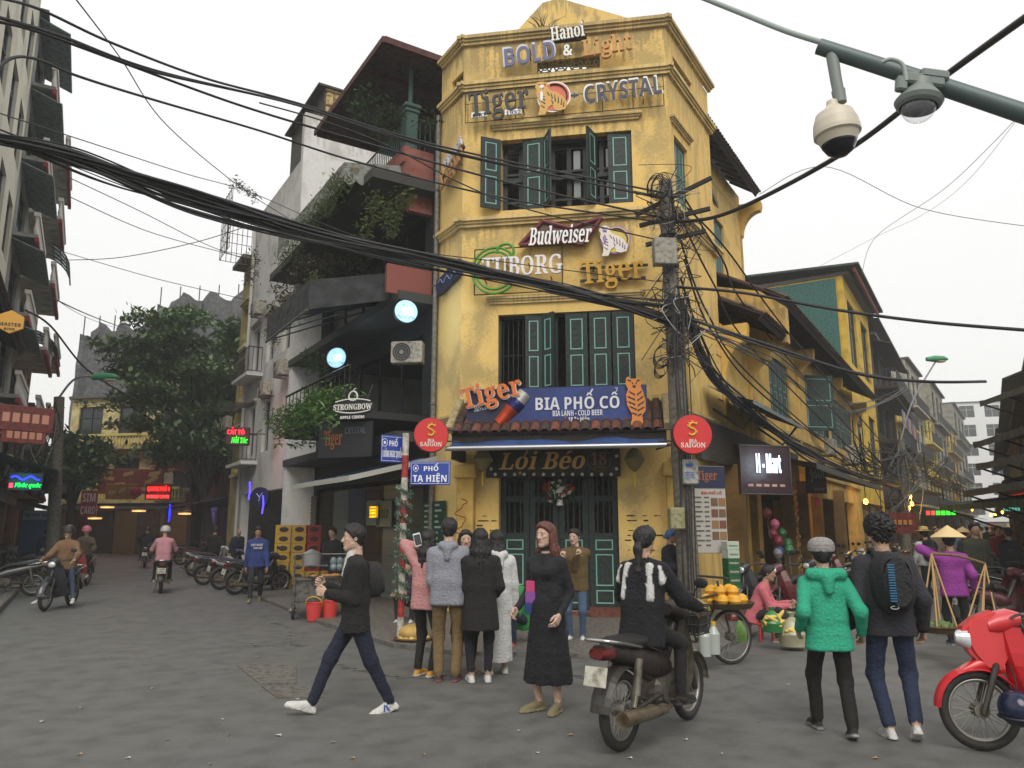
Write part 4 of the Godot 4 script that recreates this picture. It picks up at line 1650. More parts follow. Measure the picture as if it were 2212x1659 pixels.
func ground() -> void:
	var m := MB.new()
	m.quad(V(-140, 0, 40), V(140, 0, 40), V(140, 0, -260), V(-140, 0, -260))
	var a := mt(96, 96, 94, .85)
	a = a.duplicate()
	a.uv1_triplanar = true
	a.uv1_world_triplanar = true
	a.uv1_scale = Vector3.ONE * .16
	a.albedo_texture = noise_tex("asphalt", .014, 8, Color(.78, .78, .77), Color(1, 1, 1), false, 0, FastNoiseLite.TYPE_SIMPLEX_SMOOTH, Color(.93, .93, .92), 1024)
	a.roughness_texture = noise_tex("asphalt_r", .006, 5, Color(.6, .6, .6), Color(1, 1, 1))
	struct_obj("road", m, a)
	var pv := mt(106, 104, 100, .9, 0, "dirt")
	m = MB.new()
	var poly := PackedVector2Array()
	var far_l := L.origin - L.basis.x * 22.0 + L.basis.z * 1.5
	var far_r := R.origin + R.basis.x * 34.0 + R.basis.z * 1.3
	for q in [gp(700, 1352), gp(850, 1400), gp(1005, 1418), gp(1180, 1420), gp(1330, 1428), gp(1530, 1418), gp(1700, 1345), far_r, far_r - R.basis.z * 1.6, R.origin, F.origin, far_l - L.basis.z * 1.8, far_l]:
		poly.append(V2(q.x, -q.z))
	m.prism(poly, .06, Transform3D(Basis(V(1, 0, 0), -PI / 2), V(0, .0, 0)))
	struct_obj("pavement", m, pv)
	m = MB.new()
	var l0 := gp(0, 1312)
	var l1 := gp(78, 1236)
	var dl := (l1 - l0).normalized()
	var nl := dl.cross(UP)
	var ll := frame(l0 - dl * 14.0, dl)
	m.t = ll
	m.cbox(V(40, .05, 3.4 * signf(ll.basis.z.dot(V(-1, 0, 0)))), V(80, .14, 6.6), .02)
	struct_obj("pavement", m, pv)
	var kb := MB.new()
	kb.t = ll
	var sgn := signf(ll.basis.z.dot(V(-1, 0, 0)))
	for i in 80:
		kb.cbox(V(i + .5, .06, .0), V(.985, .145, .2), .02)
	struct_obj("kerb", kb, mt(110, 106, 98, .9, 0, "dirt"))
	for q in [[[510, 1437], [640, 1437], [640, 1478], [560, 1478]], [[565, 1484], [690, 1484], [700, 1508], [600, 1510]]]:
		m = MB.new()
		var pl := PackedVector2Array()
		for k in q:
			var g := gp(k[0], k[1])
			pl.append(V2(g.x, -g.z))
		m.prism(pl, .012, Transform3D(Basis(V(1, 0, 0), -PI / 2), Vector3.ZERO))
		one("drain_cover", m, mt(106, 104, 98, .9, 0, "dirt"), "flat grey concrete cover let into the road near the walking man" if q[0][0] == 510 else "narrow concrete cover in the road beside the wider cover", "cover", "covers in the road")
	var gm := MultiMesh.new()
	gm.transform_format = MultiMesh.TRANSFORM_3D
	var gs := MB.new()
	gs.ball(Vector3.ZERO, V(1, .6, .8), Basis(), 5)
	gm.mesh = gs.mesh()
	gm.instance_count = 6000
	for i in 6000:
		var z := 4.6 + 11.0 * pow(rng.randf(), 1.4)
		gm.set_instance_transform(i, Transform3D(BY(i).scaled(Vector3.ONE * rf(.0015, .005)), V(rf(-.75, .75) * z, .001, -z)))
	var go := MultiMeshInstance3D.new()
	go.name = "road_grit"
	go.multimesh = gm
	go.material_override = mt(124, 122, 116, .95)
	add_child(go)
	tag(go, "fine pale grit scattered over the asphalt", "grit")
	go.set_meta("kind", "stuff")
	m = MB.new()
	for c in [[[560, 1330], [600, 1350], [635, 1362], [620, 1385], [650, 1400]], [[700, 1420], [740, 1440], [790, 1452], [860, 1465], [980, 1462]], [[1180, 1452], [1250, 1462], [1290, 1470]], [[520, 1390], [560, 1398], [620, 1392]]]:
		for i in c.size() - 1:
			for k in 6:
				var x := lerpf(c[i][0], c[i + 1][0], (k + .5) / 6.0) + rf(-5, 5)
				var y := lerpf(c[i][1], c[i + 1][1], (k + .5) / 6.0) + rf(-3, 3)
				var g := gp(x, y)
				m.box(g + V(0, .002, 0), V(rf(.05, .2), .006, rf(.006, .02)), BY(rf(-.6, .6)))
	one("road_crack", m, mt(66, 64, 60, .95), "broken dark cracks in the asphalt in front of the corner", "crack").set_meta("kind", "stuff")
	var sp := [[685, 1500], [640, 1512], [330, 1488], [410, 1470], [175, 1530], [480, 1555], [495, 1590], [275, 1640], [455, 1660 - 8], [170, 1632], [360, 1600], [720, 1605], [760, 1640], [1160, 1628], [1120, 1580], [915, 1632], [1360, 1640], [600, 1590], [1230, 1590], [1560, 1630], [240, 1420], [300, 1370], [560, 1420], [1700, 1480], [1640, 1560], [90, 1560], [1480, 1600], [1890, 1640]]
	for i in sp.size():
		m = MB.new()
		var w := rf(.008, .018)
		var l := rf(.012, .035)
		var g := gp(sp[i][0], sp[i][1])
		m.t = Transform3D(BY(rf(0, 3)), g + V(0, .006, 0))
		m.quad(V(-l, 0, w), V(l * .2, .006, w * .8), V(l, .002, -w), V(-l * .6, .008, -w * .7))
		m.quad(V(-l, .001, w), V(-l * .3, .012, w * 1.6), V(l * .2, .007, w * .8), V(-l * .2, .004, 0))
		one("paper_scrap", m, mt(168, 164, 154, .9) if i % 3 else mt(150, 126, 84, .9), "small pale scrap of litter lying on the asphalt", "litter", "scraps of litter on the road")
func fw(s: String, t: Transform3D, x0: float, y0: float, x1: float, y1: float, d: float, depth: float, mtl: Material, parent: Node3D, kind := "sansbold", tilt := .0) -> Rect2:
	var r := rect_px(t, x0, y0, x1, y1, d)
	words(s, V(r.position.x, r.position.y, d), r.size.x, r.size.y, depth, mtl, parent, kind, tilt)
	return r
func bar_frame(m: MB, r: Rect2, z: float, t := .012) -> void:
	for k in [.0, 1.0]:
		m.rod(V(r.position.x, r.position.y + r.size.y * k, z), V(r.end.x, r.position.y + r.size.y * k, z), t, 5)
		m.rod(V(r.position.x + r.size.x * k, r.position.y, z), V(r.position.x + r.size.x * k, r.end.y, z), t, 5)
func brackets(m: MB, r: Rect2, z: float, n := 3) -> void:
	for i in n:
		for k in [.25, .75]:
			m.rod(V(r.position.x + r.size.x * (i + .5) / n, r.position.y + r.size.y * k, 0), V(r.position.x + r.size.x * (i + .5) / n, r.position.y + r.size.y * k, z), .012, 5)
func front_signs() -> void:
	var steel := mt(52, 50, 48, .7, .3)
	var white := mt(226, 226, 222, .5)
	var navy := mt(34, 36, 62, .5)
	var o := thing("beer_sign", "raised letters reading Hanoi BOLD & Light along the roof parapet", "sign", F)
	var d := .26
	var m := MB.new()
	var r := rect_px(F, 1180, 86, 1268, 92, .1)
	m.span(V(r.position.x, r.position.y, .1), V(r.end.x, r.end.y, .2))
	brackets(m, rect_px(F, 1090, 104, 1240, 130, .1), d - .04, 4)
	obj("bracket", m, steel, o)
	fw("Hanoi", F, 1187, 50, 1264, 86, d - .04, .03, mt(26, 28, 44, .6), o, "serifbold", .07)
	fw("Hanoi", F, 1189, 52, 1262, 84, d, .03, white, o, "serifbold", .07)
	fw("BOLD", F, 1087, 96, 1201, 139, d - .03, .05, mt(200, 204, 214, .6), o, "sansbold", .07)
	fw("BOLD", F, 1090, 98, 1198, 136, d + .025, .02, mt(96, 98, 130, .6), o, "sansbold", .07)
	fw("&", F, 1217, 98, 1237, 122, d, .04, white, o)
	fw("Light", F, 1258, 80, 1364, 128, d - .03, .075, mt(192, 140, 74, .6), o, "serifbold", .07)
	o = thing("beer_sign", "dark Tiger CRYSTAL lettering with a round tiger emblem in a wire frame", "sign", F)
	d = .2
	m = MB.new()
	r = rect_px(F, 1005, 178, 1434, 246, d)
	bar_frame(m, r, d - .02, .01)
	for q in [.26, .5, .7, .85]:
		m.rod(V(r.position.x + r.size.x * q, r.position.y, d - .02), V(r.position.x + r.size.x * q, r.end.y, d - .02), .008, 5)
	m.rod(V(r.position.x, r.position.y + r.size.y * .6, d - .02), V(r.end.x, r.position.y + r.size.y * .6, d - .02), .008, 5)
	brackets(m, r, d, 5)
	obj("wire_frame", m, steel, o)
	fw("Tiger", F, 1014, 190, 1143, 260, d, .05, mt(24, 24, 30, .5), o, "serifbold", .08)
	for q in [["SINCE", 1021, 244, 1051, 254], ["1932", 1093, 238, 1125, 248]]:
		r = rect_px(F, q[1] - 2, q[2] - 1, q[3] + 2, q[4] + 1, d)
		m = MB.new()
		m.span(V(r.position.x, r.position.y, d), V(r.end.x, r.end.y, d + .03))
		obj("plate", m, white, o)
		fw(q[0], F, q[1], q[2] + 1, q[3], q[4] - 1, d + .032, .004, navy, o, "serifbold")
	r = rect_px(F, 1157, 178, 1222, 250, d)
	tiger_emblem(o, TT(V(r.get_center().x, r.get_center().y, d)), r.size.y, mt(206, 108, 78, .6), mt(206, 160, 84, .6), mt(30, 28, 28, .6), white)
	r = rect_px(F, 1229, 195, 1253, 219, d)
	for q in [[1.0, white, .0], [.72, navy, .022]]:
		m = MB.new()
		var pl := PackedVector2Array()
		for k in 8:
			var rr: float = (.5 if k % 2 == 0 else .16) * r.size.y * q[0]
			pl.append(r.get_center() + V2(cos(k * PI / 4), sin(k * PI / 4)) * rr)
		m.prism(pl, .02, TT(V(0, 0, d + q[2])))
		obj("star", m, q[1], o)
	fw("CRYSTAL", F, 1260, 173, 1432, 215, d - .01, .03, white, o, "sansbold", .05)
	fw("CRYSTAL", F, 1263, 176, 1429, 212, d + .022, .02, navy, o, "sansbold", .05)
	o = thing("beer_sign", "dark red bow tie shaped Budweiser sign under the middle ledge", "sign", F)
	d = .16
	var outer := [[1123, 532], [1173, 479], [1232, 494], [1300, 472], [1258, 530], [1200, 520]]
	var pl := PackedVector2Array()
	var c := Vector2.ZERO
	for p in outer:
		pl.append(fp(F, p[0], p[1], d))
		c += pl[-1] / 6.0
	m = MB.new()
	m.prism(pl, .1, TT(V(0, 0, d - .08)))
	obj("panel", m, mt(92, 70, 56, .7), o)
	m = MB.new()
	for k in 6:
		var a := pl[k]
		var b := pl[(k + 1) % 6]
		m.tube([V(a.x, a.y, d + .03), V(b.x, b.y, d + .03)], .05, 6)
	obj("rim", m, mt(98, 34, 40, .45), o)
	fw("Budweiser", F, 1142, 487, 1279, 527, d + .05, .04, mt(235, 235, 235, .5), o, "serifitalic", .0)
	m = MB.new()
	brackets(m, Rect2(c.x - .5, c.y - .15, 1.0, .3), d, 2)
	obj("bracket", m, steel, o)
	o = thing("beer_sign", "round violet tiger emblem beside the bow tie sign", "sign", F)
	r = rect_px(F, 1290, 487, 1357, 553, .12)
	tiger_emblem(o, TT(V(r.get_center().x, r.get_center().y, .08)), r.size.y, mt(208, 184, 84, .6), mt(222, 214, 204, .6), mt(88, 58, 120, .6), mt(150, 116, 178, .6))
	m = MB.new()
	brackets(m, r, .12, 2)
	obj("bracket", m, steel, o)
	o = thing("beer_sign", "white TUBORG letters with a broken green neon ring", "sign", F)
	d = .22
	r = rect_px(F, 1020, 535, 1118, 634, d)
	var cc := r.get_center()
	for q in [[.5, .55, 5.6], [.41, .75, 5.4]]:
		m = MB.new()
		var pts := []
		for k in 29:
			var an: float = lerpf(q[1], q[2], k / 28.0)
			pts.append(V(cc.x + cos(an) * r.size.x * q[0], cc.y + sin(an) * r.size.y * q[0], d))
		m.tube(pts, .028, 6)
		obj("ring", m, mt(74, 140, 42, .4), o)
	m = MB.new()
	var hook := []
	for q in [[1072, 548], [1078, 534], [1090, 528], [1104, 530], [1110, 542], [1104, 554], [1090, 558]]:
		var p := fp(F, q[0], q[1], d)
		hook.append(V(p.x, p.y, d + .01))
	m.tube(spline(hook, 4), .03, 6)
	obj("ring", m, mt(74, 140, 42, .4), o)
	fw("TUBORG", F, 1043, 555, 1215, 596, d, .07, mt(222, 220, 224, .6), o, "serifbold")
	m = MB.new()
	bar_frame(m, rect_px(F, 1026, 536, 1215, 634, .1), .14, .014)
	brackets(m, rect_px(F, 1026, 560, 1215, 620, .1), d, 4)
	obj("wire_frame", m, mt(70, 62, 40, .8), o)
	o = thing("beer_sign", "gold Tiger lettering beside the utility pole below the violet emblem", "sign", F)
	fw("Tiger", F, 1255, 557, 1391, 625, .1, .08, mt(190, 146, 34, .5), o, "serifbold", .06)
	m = MB.new()
	brackets(m, rect_px(F, 1260, 570, 1390, 610, .1), .12, 3)
	r = rect_px(F, 1253, 600, 1395, 606, .1)
	m.span(V(r.position.x, r.position.y, .06), V(r.end.x, r.end.y, .1))
	r = rect_px(F, 1253, 573, 1400, 578, .1)
	m.span(V(r.position.x, r.position.y, .06), V(r.end.x, r.end.y, .1))
	obj("bracket", m, steel, o)
	o = thing("beer_sign", "small projecting Hanoi Light sign on the narrow left wall", "sign", L)
	fw("Hanoi", L, 963, 318, 1000, 342, .16, .05, mt(190, 190, 200, .6), o, "serifbold", .35)
	fw("Light", L, 952, 336, 1004, 388, .16, .05, mt(168, 128, 84, .6), o, "serifbold", .35)
	m = MB.new()
	r = rect_px(L, 955, 335, 1003, 372, .1)
	m.box(V(r.get_center().x, r.get_center().y, .1), V(r.size.x, r.size.y * .5, .06), Basis(V(0, 0, 1), .5))
	brackets(m, r, .1, 2)
	obj("backing", m, mt(28, 26, 34, .6), o)
	o = thing("beer_sign", "small dark blue cut-out sign on the narrow left wall below the ledge", "sign", L)
	m = MB.new()
	r = rect_px(L, 945, 578, 994, 622, .12)
	m.box(V(r.get_center().x, r.get_center().y, .1), V(r.size.x, r.size.y * .8, .08), Basis(V(0, 0, 1), .2))
	m.box(V(r.get_center().x + .1, r.end.y, .1), V(r.size.x * .3, .2, .08))
	obj("panel", m, mt(34, 42, 66, .6), o)
	var pts2 := []
	for k in 14:
		pts2.append(V(r.position.x + r.size.x * (.1 + .8 * k / 13.0), r.get_center().y + .06 * sin(k * 1.3), .15))
	m = MB.new()
	m.tube(spline(pts2, 3), .012, 4)
	obj("tubing", m, mt(120, 140, 170, .5), o)
func porch() -> void:
	var out := .95
	var y0 := fp(F, 1215, 928, out).y
	var o := thing("porch_roof", "small red tiled porch roof with plaster side copings over the shop door", "roof", F)
	var w0 := fp(F, 974, 930, out).x
	var w1 := fp(F, 1440, 930, out).x
	roof_strip(o, w0, w1, y0, out, out, .62, "tile_bed")
	var b := Basis(V(1, 0, 0), .62)
	for x in [w0 - .03, w1 + .03]:
		var m := MB.new()
		m.t = Transform3D(b, V(x, y0, out))
		m.cbox(V(0, .05, -.56), V(.14, .16, 1.18), .02)
		obj("coping", m, mt(176, 160, 122, .9, 0, "dirt"), o)
	var m := MB.new()
	m.span(V(w0, y0 - .26, out - .14), V(w1, y0 - .05, out - .08))
	for x in [.1, WF - .1]:
		m.span(V(x - .05, y0 - .5, .05), V(x + .05, y0 - .28, out - .1))
	obj("fascia", m, mt(52, 46, 40, .9, 0, "wood"), o)
	o = thing("roller_awning", "rolled up blue awning with a steel front bar above the shop sign", "awning", F)
	var yb := fp(F, 1210, 965, 1.25).y
	m = MB.new()
	m.tube([V(w0 - .02, yb, 1.25), V(w1 - .02, yb, 1.25)], .045, 10)
	obj("front_bar", m, mt(170, 172, 174, .35, .8), o)
	m = MB.new()
	var n := 26
	var grid := []
	for i in n + 1:
		var s := lerpf(w0 + .03, w1 - .05, float(i) / n)
		var row := []
		for j in 5:
			var k := j / 4.0
			var sag := .07 * sin(k * PI) * (1.0 + .6 * sin(i * .55)) + .03 * sin(i * .9)
			row.append(V(s, yb + .03 + .42 * (1 - k) - sag * .6, lerpf(.35, 1.24, k)))
		grid.append(row)
	for i in n:
		for j in 4:
			m.quad(grid[i][j], grid[i][j + 1], grid[i + 1][j + 1], grid[i + 1][j])
	obj("cloth", m, mt(50, 84, 150, .7, 0, "tarp"), o)
	m = MB.new()
	m.tube([V(w0 + .03, yb + .44, .35), V(w1 - .05, yb + .44, .35)], .07, 10)
	for x in [.5, WF - .5]:
		m.tube([V(x, yb + .02, .3), V(x + .25, yb + .05, .8), V(x, yb, 1.24)], .018, 6)
	obj("arm", m, mt(96, 98, 100, .5, .6), o)
	o = thing("shop_sign", "long blue board reading BIA PHỐ CỔ with tiger lettering on the porch roof", "sign", F)
	var d := .72
	var r := rect_px(F, 1008, 836, 1398, 921, d)
	m = MB.new()
	m.span(V(r.position.x, r.position.y, d - .1), V(r.end.x, r.end.y, d))
	var pm := StandardMaterial3D.new()
	var img := Image.create(256, 64, false, Image.FORMAT_RGB8)
	for y in 64:
		for x in 256:
			var n2 := noise.get_noise_2d(x * .012 + y * .02, y * .01 - x * .006) * .5 + .5
			var bokeh := clampf((noise.get_noise_2d(x * .05, y * .05 + 77) - .3) * 3, 0, 1)
			img.set_pixel(x, y, srgb(26, 32, 84).lerp(srgb(40, 78, 150), n2 * .8 + bokeh * .3) if x > 60 else srgb(24, 22, 46).lerp(srgb(30, 50, 110), n2 * .5))
	pm.albedo_texture = ImageTexture.create_from_image(img)
	pm.roughness = .5
	var pmesh := MB.new()
	pmesh.quad(V(r.position.x + .02, r.position.y + .02, d + .003), V(r.end.x - .02, r.position.y + .02, d + .003), V(r.end.x - .02, r.end.y - .02, d + .003), V(r.position.x + .02, r.end.y - .02, d + .003), [V2(0, 1), V2(1, 1), V2(1, 0), V2(0, 0)])
	obj("board", m, mt(36, 42, 92, .6), o)
	obj("print", pmesh, pm, o)
	var wh := mt(206, 208, 214, .6)
	fw("BIA PHỐ CỔ", F, 1157, 849, 1338, 884, d, .02, wh, o)
	fw("BIA LẠNH - COLD BEER", F, 1194, 886, 1302, 898, d, .012, wh, o)
	fw("18 Tạ Hiện", F, 1228, 900, 1273, 911, d, .012, wh, o)
	var orange := mt(212, 112, 42, .5)
	fw("Tiger", F, 999, 826, 1131, 884, d + .03, .06, mt(222, 206, 196, .6), o, "serifbold", .22)
	fw("Tiger", F, 996, 822, 1128, 881, d + .092, .02, orange, o, "serifbold", .22)
	fw("SINCE", F, 1023, 873, 1052, 887, d, .012, wh, o, "serifbold", .2)
	fw("1932", F, 1094, 851, 1121, 864, d, .012, wh, o, "serifbold", .2)
	var g0 := fp(F, 1078, 915, d)
	var g1 := fp(F, 1136, 848, d)
	var ax := (g1 - g0).normalized()
	var tr := Transform3D(Basis(V(ax.y, -ax.x, 0), V(ax.x, ax.y, 0), V(0, 0, .35)), V(g0.x, g0.y, d + .02))
	var gl := (g1 - g0).length()
	for q in [["beer", [V2(.11, .0), V2(.12, gl * .3), V2(.15, gl * .5)], mt(196, 74, 42, .4)], ["label", [V2(.15, gl * .5), V2(.16, gl * .66), V2(.15, gl * .74)], mt(46, 50, 110, .4)], ["can_end", [V2(.15, gl * .74), V2(.13, gl * .98), V2(.0, gl * 1.0)], mt(190, 188, 182, .4)]]:
		m = MB.new()
		m.lathe(q[1], 14, tr)
		obj(q[0], m, q[2], o)
	r = rect_px(F, 1348, 814, 1396, 921, d)
	var tf := Node3D.new()
	tf.name = "tiger_figure"
	o.add_child(tf)
	tf.transform = Transform3D(Basis.from_scale(V(r.size.x, r.size.y, 1)), V(r.position.x, r.position.y, d + .015))
	m = MB.new()
	var pl := PackedVector2Array()
	for p in [[.12, .96], [.22, 1.0], [.3, .95], [.6, .95], [.7, .98], [.8, .92], [.78, .78], [.86, .7], [.98, .5], [.96, .3], [.8, .2], [.86, .0], [.6, .0], [.56, .12], [.46, .0], [.2, .02], [.34, .12], [.34, .24], [.14, .42], [.1, .62], [.2, .74], [.1, .84]]:
		pl.append(V2(p[0], p[1]))
	m.prism(pl, .06)
	obj("cat", m, mt(206, 128, 52, .5), tf)
	m = MB.new()
	for s in [[.12, .6, .5, .52], [.12, .5, .5, .42], [.2, .4, .56, .32], [.92, .6, .6, .5], [.96, .5, .62, .4], [.95, .38, .6, .3], [.3, .27, .56, .22], [.8, .24, .6, .2], [.2, .7, .5, .62], [.84, .7, .6, .62], [.16, .93, .34, .9], [.76, .92, .6, .9], [.36, .88, .44, .84], [.62, .88, .54, .84]]:
		var a := V(s[0], s[1], .064)
		var e := V(s[2], s[3], .064)
		var sd := (e - a).cross(V(0, 0, 1)).normalized() * .022
		m.tri(a, e + sd, e - sd)
		m.tri(a, (a + e) * .5 - sd, (a + e) * .5 + sd)
	m.ball(V(.48, .79, .06), V(.08, .03, .01), Basis(), 8)
	obj("stripes", m, mt(44, 30, 40, .6), tf)
	o = thing("shop_sign", "dark board with gold script reading Lợi Béo 18 above the door", "sign", F)
	d = .2
	r = rect_px(F, 1050, 970, 1340, 1030, d)
	m = MB.new()
	m.cbox(V(r.get_center().x, r.get_center().y, d - .04), V(r.size.x, r.size.y, .1), .01)
	obj("board", m, mt(34, 36, 26, .7, 0, "wood"), o)
	var gold := mt(190, 142, 54, .45)
	fw("Lợi Béo", F, 1078, 974, 1264, 1014, d + .012, .025, gold, o, "serifitalic")
	fw("18", F, 1277, 976, 1310, 1004, d + .012, .015, mt(120, 86, 60, .5), o, "serifbold")
	fw("Tạ Hiện", F, 1282, 1006, 1310, 1012, d + .012, .01, mt(110, 84, 60, .5), o, "serifbold")
	m = MB.new()
	var c := fp(F, 1294, 993, d)
	m.torus(V(c.x, c.y, d + .014), V(.22, 0, 0), V(0, .22, 0), .006, 28, 4)
	obj("ring", m, mt(110, 84, 60, .5), o)
	for i in 17:
		var px := V2(1071 + (i - 2) * 20.8, 1025) if i >= 2 and i < 15 else (V2(1062, 995 + i * 18) if i < 2 else V2(1332, 985 + (i - 15) * 28))
		var p := fp(F, px.x, px.y, d)
		m = MB.new()
		m.ball(V(p.x, p.y, d + .05), Vector3.ONE * .034, Basis(), 10)
		m.rod(V(p.x, p.y, d), V(p.x, p.y, d + .03), .014, 6)
		obj("bulb", m, mt(196, 192, 176, .3), o)
	for q in [[1043, 985], [1370, 985]]:
		o = thing("hanging_lantern", "pale cone lantern with a yellow tassel hanging beside the gold script board", "lantern", F, "lanterns beside the shop sign")
		var p := fp(F, q[0], q[1], .45)
		m = MB.new()
		m.lathe([V2(.0, -.3), V2(.1, -.22), V2(.19, -.06), V2(.12, .08), V2(.02, .16)], 14, TT(V(p.x, p.y, .45)))
		obj("shade", m, mt(120, 108, 66, .8), o)
		m = MB.new()
		m.rod(V(p.x, p.y - .3, .45), V(p.x, p.y - .56, .45), .018, 6)
		m.rod(V(p.x, p.y + .16, .45), V(p.x, p.y + .5, .45), .006, 4)
		obj("tassel", m, mt(206, 176, 40, .7), o)
	o = thing("door_wreath", "red and white festive wreath with a bell over the green door", "wreath", F)
	var wc := fp(F, 1206, 1062, .0)
	var red := MB.new()
	var grn := MB.new()
	var wht := MB.new()
	for k in 120:
		var an := rf(0, TAU)
		var rr := rf(.08, .3)
		var p := V(wc.x + cos(an) * rr, wc.y + sin(an) * rr * .75, -.1 + rf(0, .08))
		var bb := Basis.from_euler(V(rf(-1, 1), rf(-1, 1), rf(0, 6)))
		var mm := red if k % 3 == 0 and absf(cos(an)) > .5 else (wht if k % 4 == 1 else grn)
		mm.t = Transform3D(bb, p)
		mm.quad(V(-.07, 0, 0), V(0, -.035, .01), V(.07, 0, 0), V(0, .035, .01))
	wht.t = Transform3D()
	wht.ball(V(wc.x + .02, wc.y + .02, -.06), V(.16, .05, .03), Basis(V(0, 0, 1), .1), 12)
	wht.lathe([V2(.07, -.2), V2(.05, -.08), V2(.0, -.04)], 10, TT(V(wc.x + .02, wc.y - .06, -.08)))
	obj("poinsettia", red, mt(180, 34, 32, .6), o)
	obj("leaves", grn, mt(40, 62, 36, .8), o)
	obj("ornament", wht, mt(206, 204, 196, .6), o)
func round_sign(t: Transform3D, rad: float, label: String, side: float) -> void:     # red disc with a gold dragon, faces +z of t
	var o := thing("beer_sign", label, "sign", t)
	var m := MB.new()
	m.lathe([V2(.0, -.06), V2(rad, -.06), V2(rad, .06), V2(rad - .01, .066)], 36, Transform3D(Basis(V(1, 0, 0), PI / 2), Vector3.ZERO))
	obj("rim", m, mt(90, 24, 24, .5), o)
	m = MB.new()
	m.disc(V(0, 0, .067), V(rad - .012, 0, 0), V(0, rad - .012, 0), 36)
	obj("face", m, mt(196, 42, 44, .45), o)
	var wh := mt(222, 214, 206, .5)
	words("BIA", V(-rad * .2, -rad * .4, .068), rad * .4, rad * .15, .006, wh, o, "serifbold")
	words("SAIGON", V(-rad * .62, -rad * .66, .068), rad * 1.24, rad * .24, .006, wh, o, "serifbold")
	m = MB.new()
	var pts := []
	for q in [[.2, .42], [.05, .5], [-.12, .42], [-.14, .28], [.02, .2], [.14, .1], [.1, -.06], [-.06, -.12], [-.2, -.04]]:
		pts.append(V(q[0], q[1], .0) * rad + V(0, .08 * rad, .072))
	m.tube(spline(pts, 4), rad * .06, 5)
	for q in [[.22, .5], [-.22, .36], [.22, .06], [-.16, .5], [.0, .6]]:
		m.ball(V(q[0] * rad, q[1] * rad + .06 * rad, .07), V(rad * .09, rad * .03, .008), Basis(V(0, 0, 1), q[0] * 6), 6)
	obj("dragon", m, mt(214, 162, 48, .4), o)
	for y in [-.1, .1]:
		m = MB.new()
		m.rod(V(rad * side * .9, y, -.03), V((rad + .22) * side, y, -.1), .015, 6)
		obj("bracket", m, mt(60, 58, 56, .6, .4), o)
func street_signs() -> void:
	var pc := Transform3D(BY(.16), pz(931, 940, 13.75))
	round_sign(pc, .315, "round red beer sign on the left of the blue awning", 1.0)
	pc = Transform3D(BY(.05), pz(1494, 939, 12.75))
	round_sign(pc, .335, "round red beer sign fixed to the utility pole", -1.0)
	var base := gp(864, 1385)
	var o := thing("street_sign_post", "white and red banded post wound with green tinsel carrying street names", "post", TT(base))
	var hgt := pz(877, 936, -base.z).y
	var lean := (pz(877, 936, -base.z) - base - UP * hgt)
	var n := 9
	for i in n:
		var m := MB.new()
		var a := lean * (float(i) / n) + UP * hgt * i / n
		var b := lean * (float(i + 1) / n) + UP * hgt * (i + 1) / n
		m.tube([a, b], .052, 10)
		obj("band", m, mt(196, 194, 188, .6, 0, "dirt") if i % 2 == 0 else mt(168, 52, 48, .6, 0, "dirt"), o)
	var st := []
	for k in 240:
		var q := k / 239.0
		var an := q * TAU * 9.0
		var y := lerpf(.6, hgt - .75, q)
		st.append(lean * (y / hgt) + V(cos(an) * .085, y, sin(an) * .085))
	var tin := MB.new()
	for k in st.size():
		for j in 14:
			var bb := Basis.from_euler(V(rf(0, 6), rf(0, 6), rf(0, 6)))
			tin.t = Transform3D(bb, st[k])
			tin.c = lin(46, 92, 62) if j % 3 else lin(150, 160, 150)
			tin.quad(V(0, -.003, 0), V(.07, -.003, 0), V(.07, .003, 0), V(0, .003, 0))
	var tm := StandardMaterial3D.new()
	tm.vertex_color_use_as_albedo = true
	tm.roughness = .4
	obj("tinsel", tin, tm, o)
	var blue := mt(34, 60, 148, .5)
	var wh := mt(222, 224, 226, .5)
	for q in [[1002, 997, 1048, 1, "TẠ HIỆN", -.05, 887, 972, "blue street name plate reading PHỐ TẠ HIỆN on the tinsel post"], [0, 940, 1000, 1, "LƯƠNG NGỌC QUYẾN", .62, 826, 870, "blue street name plate reading LƯƠNG NGỌC QUYẾN turned along the left street"]]:
		var pt := pz((q[6] + q[7]) * .5, (q[1] + q[2]) * .5, -base.z - .02)
		var w: float = (q[7] - q[6]) / FOC * -base.z / cos(float(q[5])) * 1.02
		var h: float = (q[2] - q[1]) / FOC * -base.z * .98
		var s := thing("street_name_plate", q[8], "sign", Transform3D(BY(q[5]), pt))
		var m := MB.new()
		m.cbox(Vector3.ZERO, V(w, h, .02), .006)
		m.rod(V(-w * .5 if q[6] > 880 else w * .5, h * .2, -.02), V((-w * .5 - .1) if q[6] > 880 else w * .5 + .1, h * .2, -.02), .014, 6)
		obj("plate", m, blue, s)
		m = MB.new()
		bar_frame(m, Rect2(-w * .47, -h * .44, w * .94, h * .88), .011, .003)
		m.torus(V(-w * .36, h * .22, .012), V(h * .11, 0, 0), V(0, h * .14, 0), .005, 16, 4)
		m.box(V(-w * .36, h * .22, .012), V(h * .08, h * .1, .004))
		obj("border", m, wh, s)
		words("PHỐ", V(-w * .16, h * .1, .01), w * .36, h * .27, .004, wh, s)
		words(q[4], V(-w * .43, -h * .36, .01), w * .84, h * .37, .004, wh, s)
func sp(t: Transform3D, x: float, y: float, s: float) -> Vector2:      # pixel on the cross plane at s of a facade -> out, up
	var n := t.basis.x
	var r := ray(x, y)
	var c := V(0, EYE, 0)
	var k := ((t.origin + n * s) - c).dot(n) / r.dot(n)
	var p := t.affine_inverse() * (c + r * k)
	return V2(p.z, p.y)
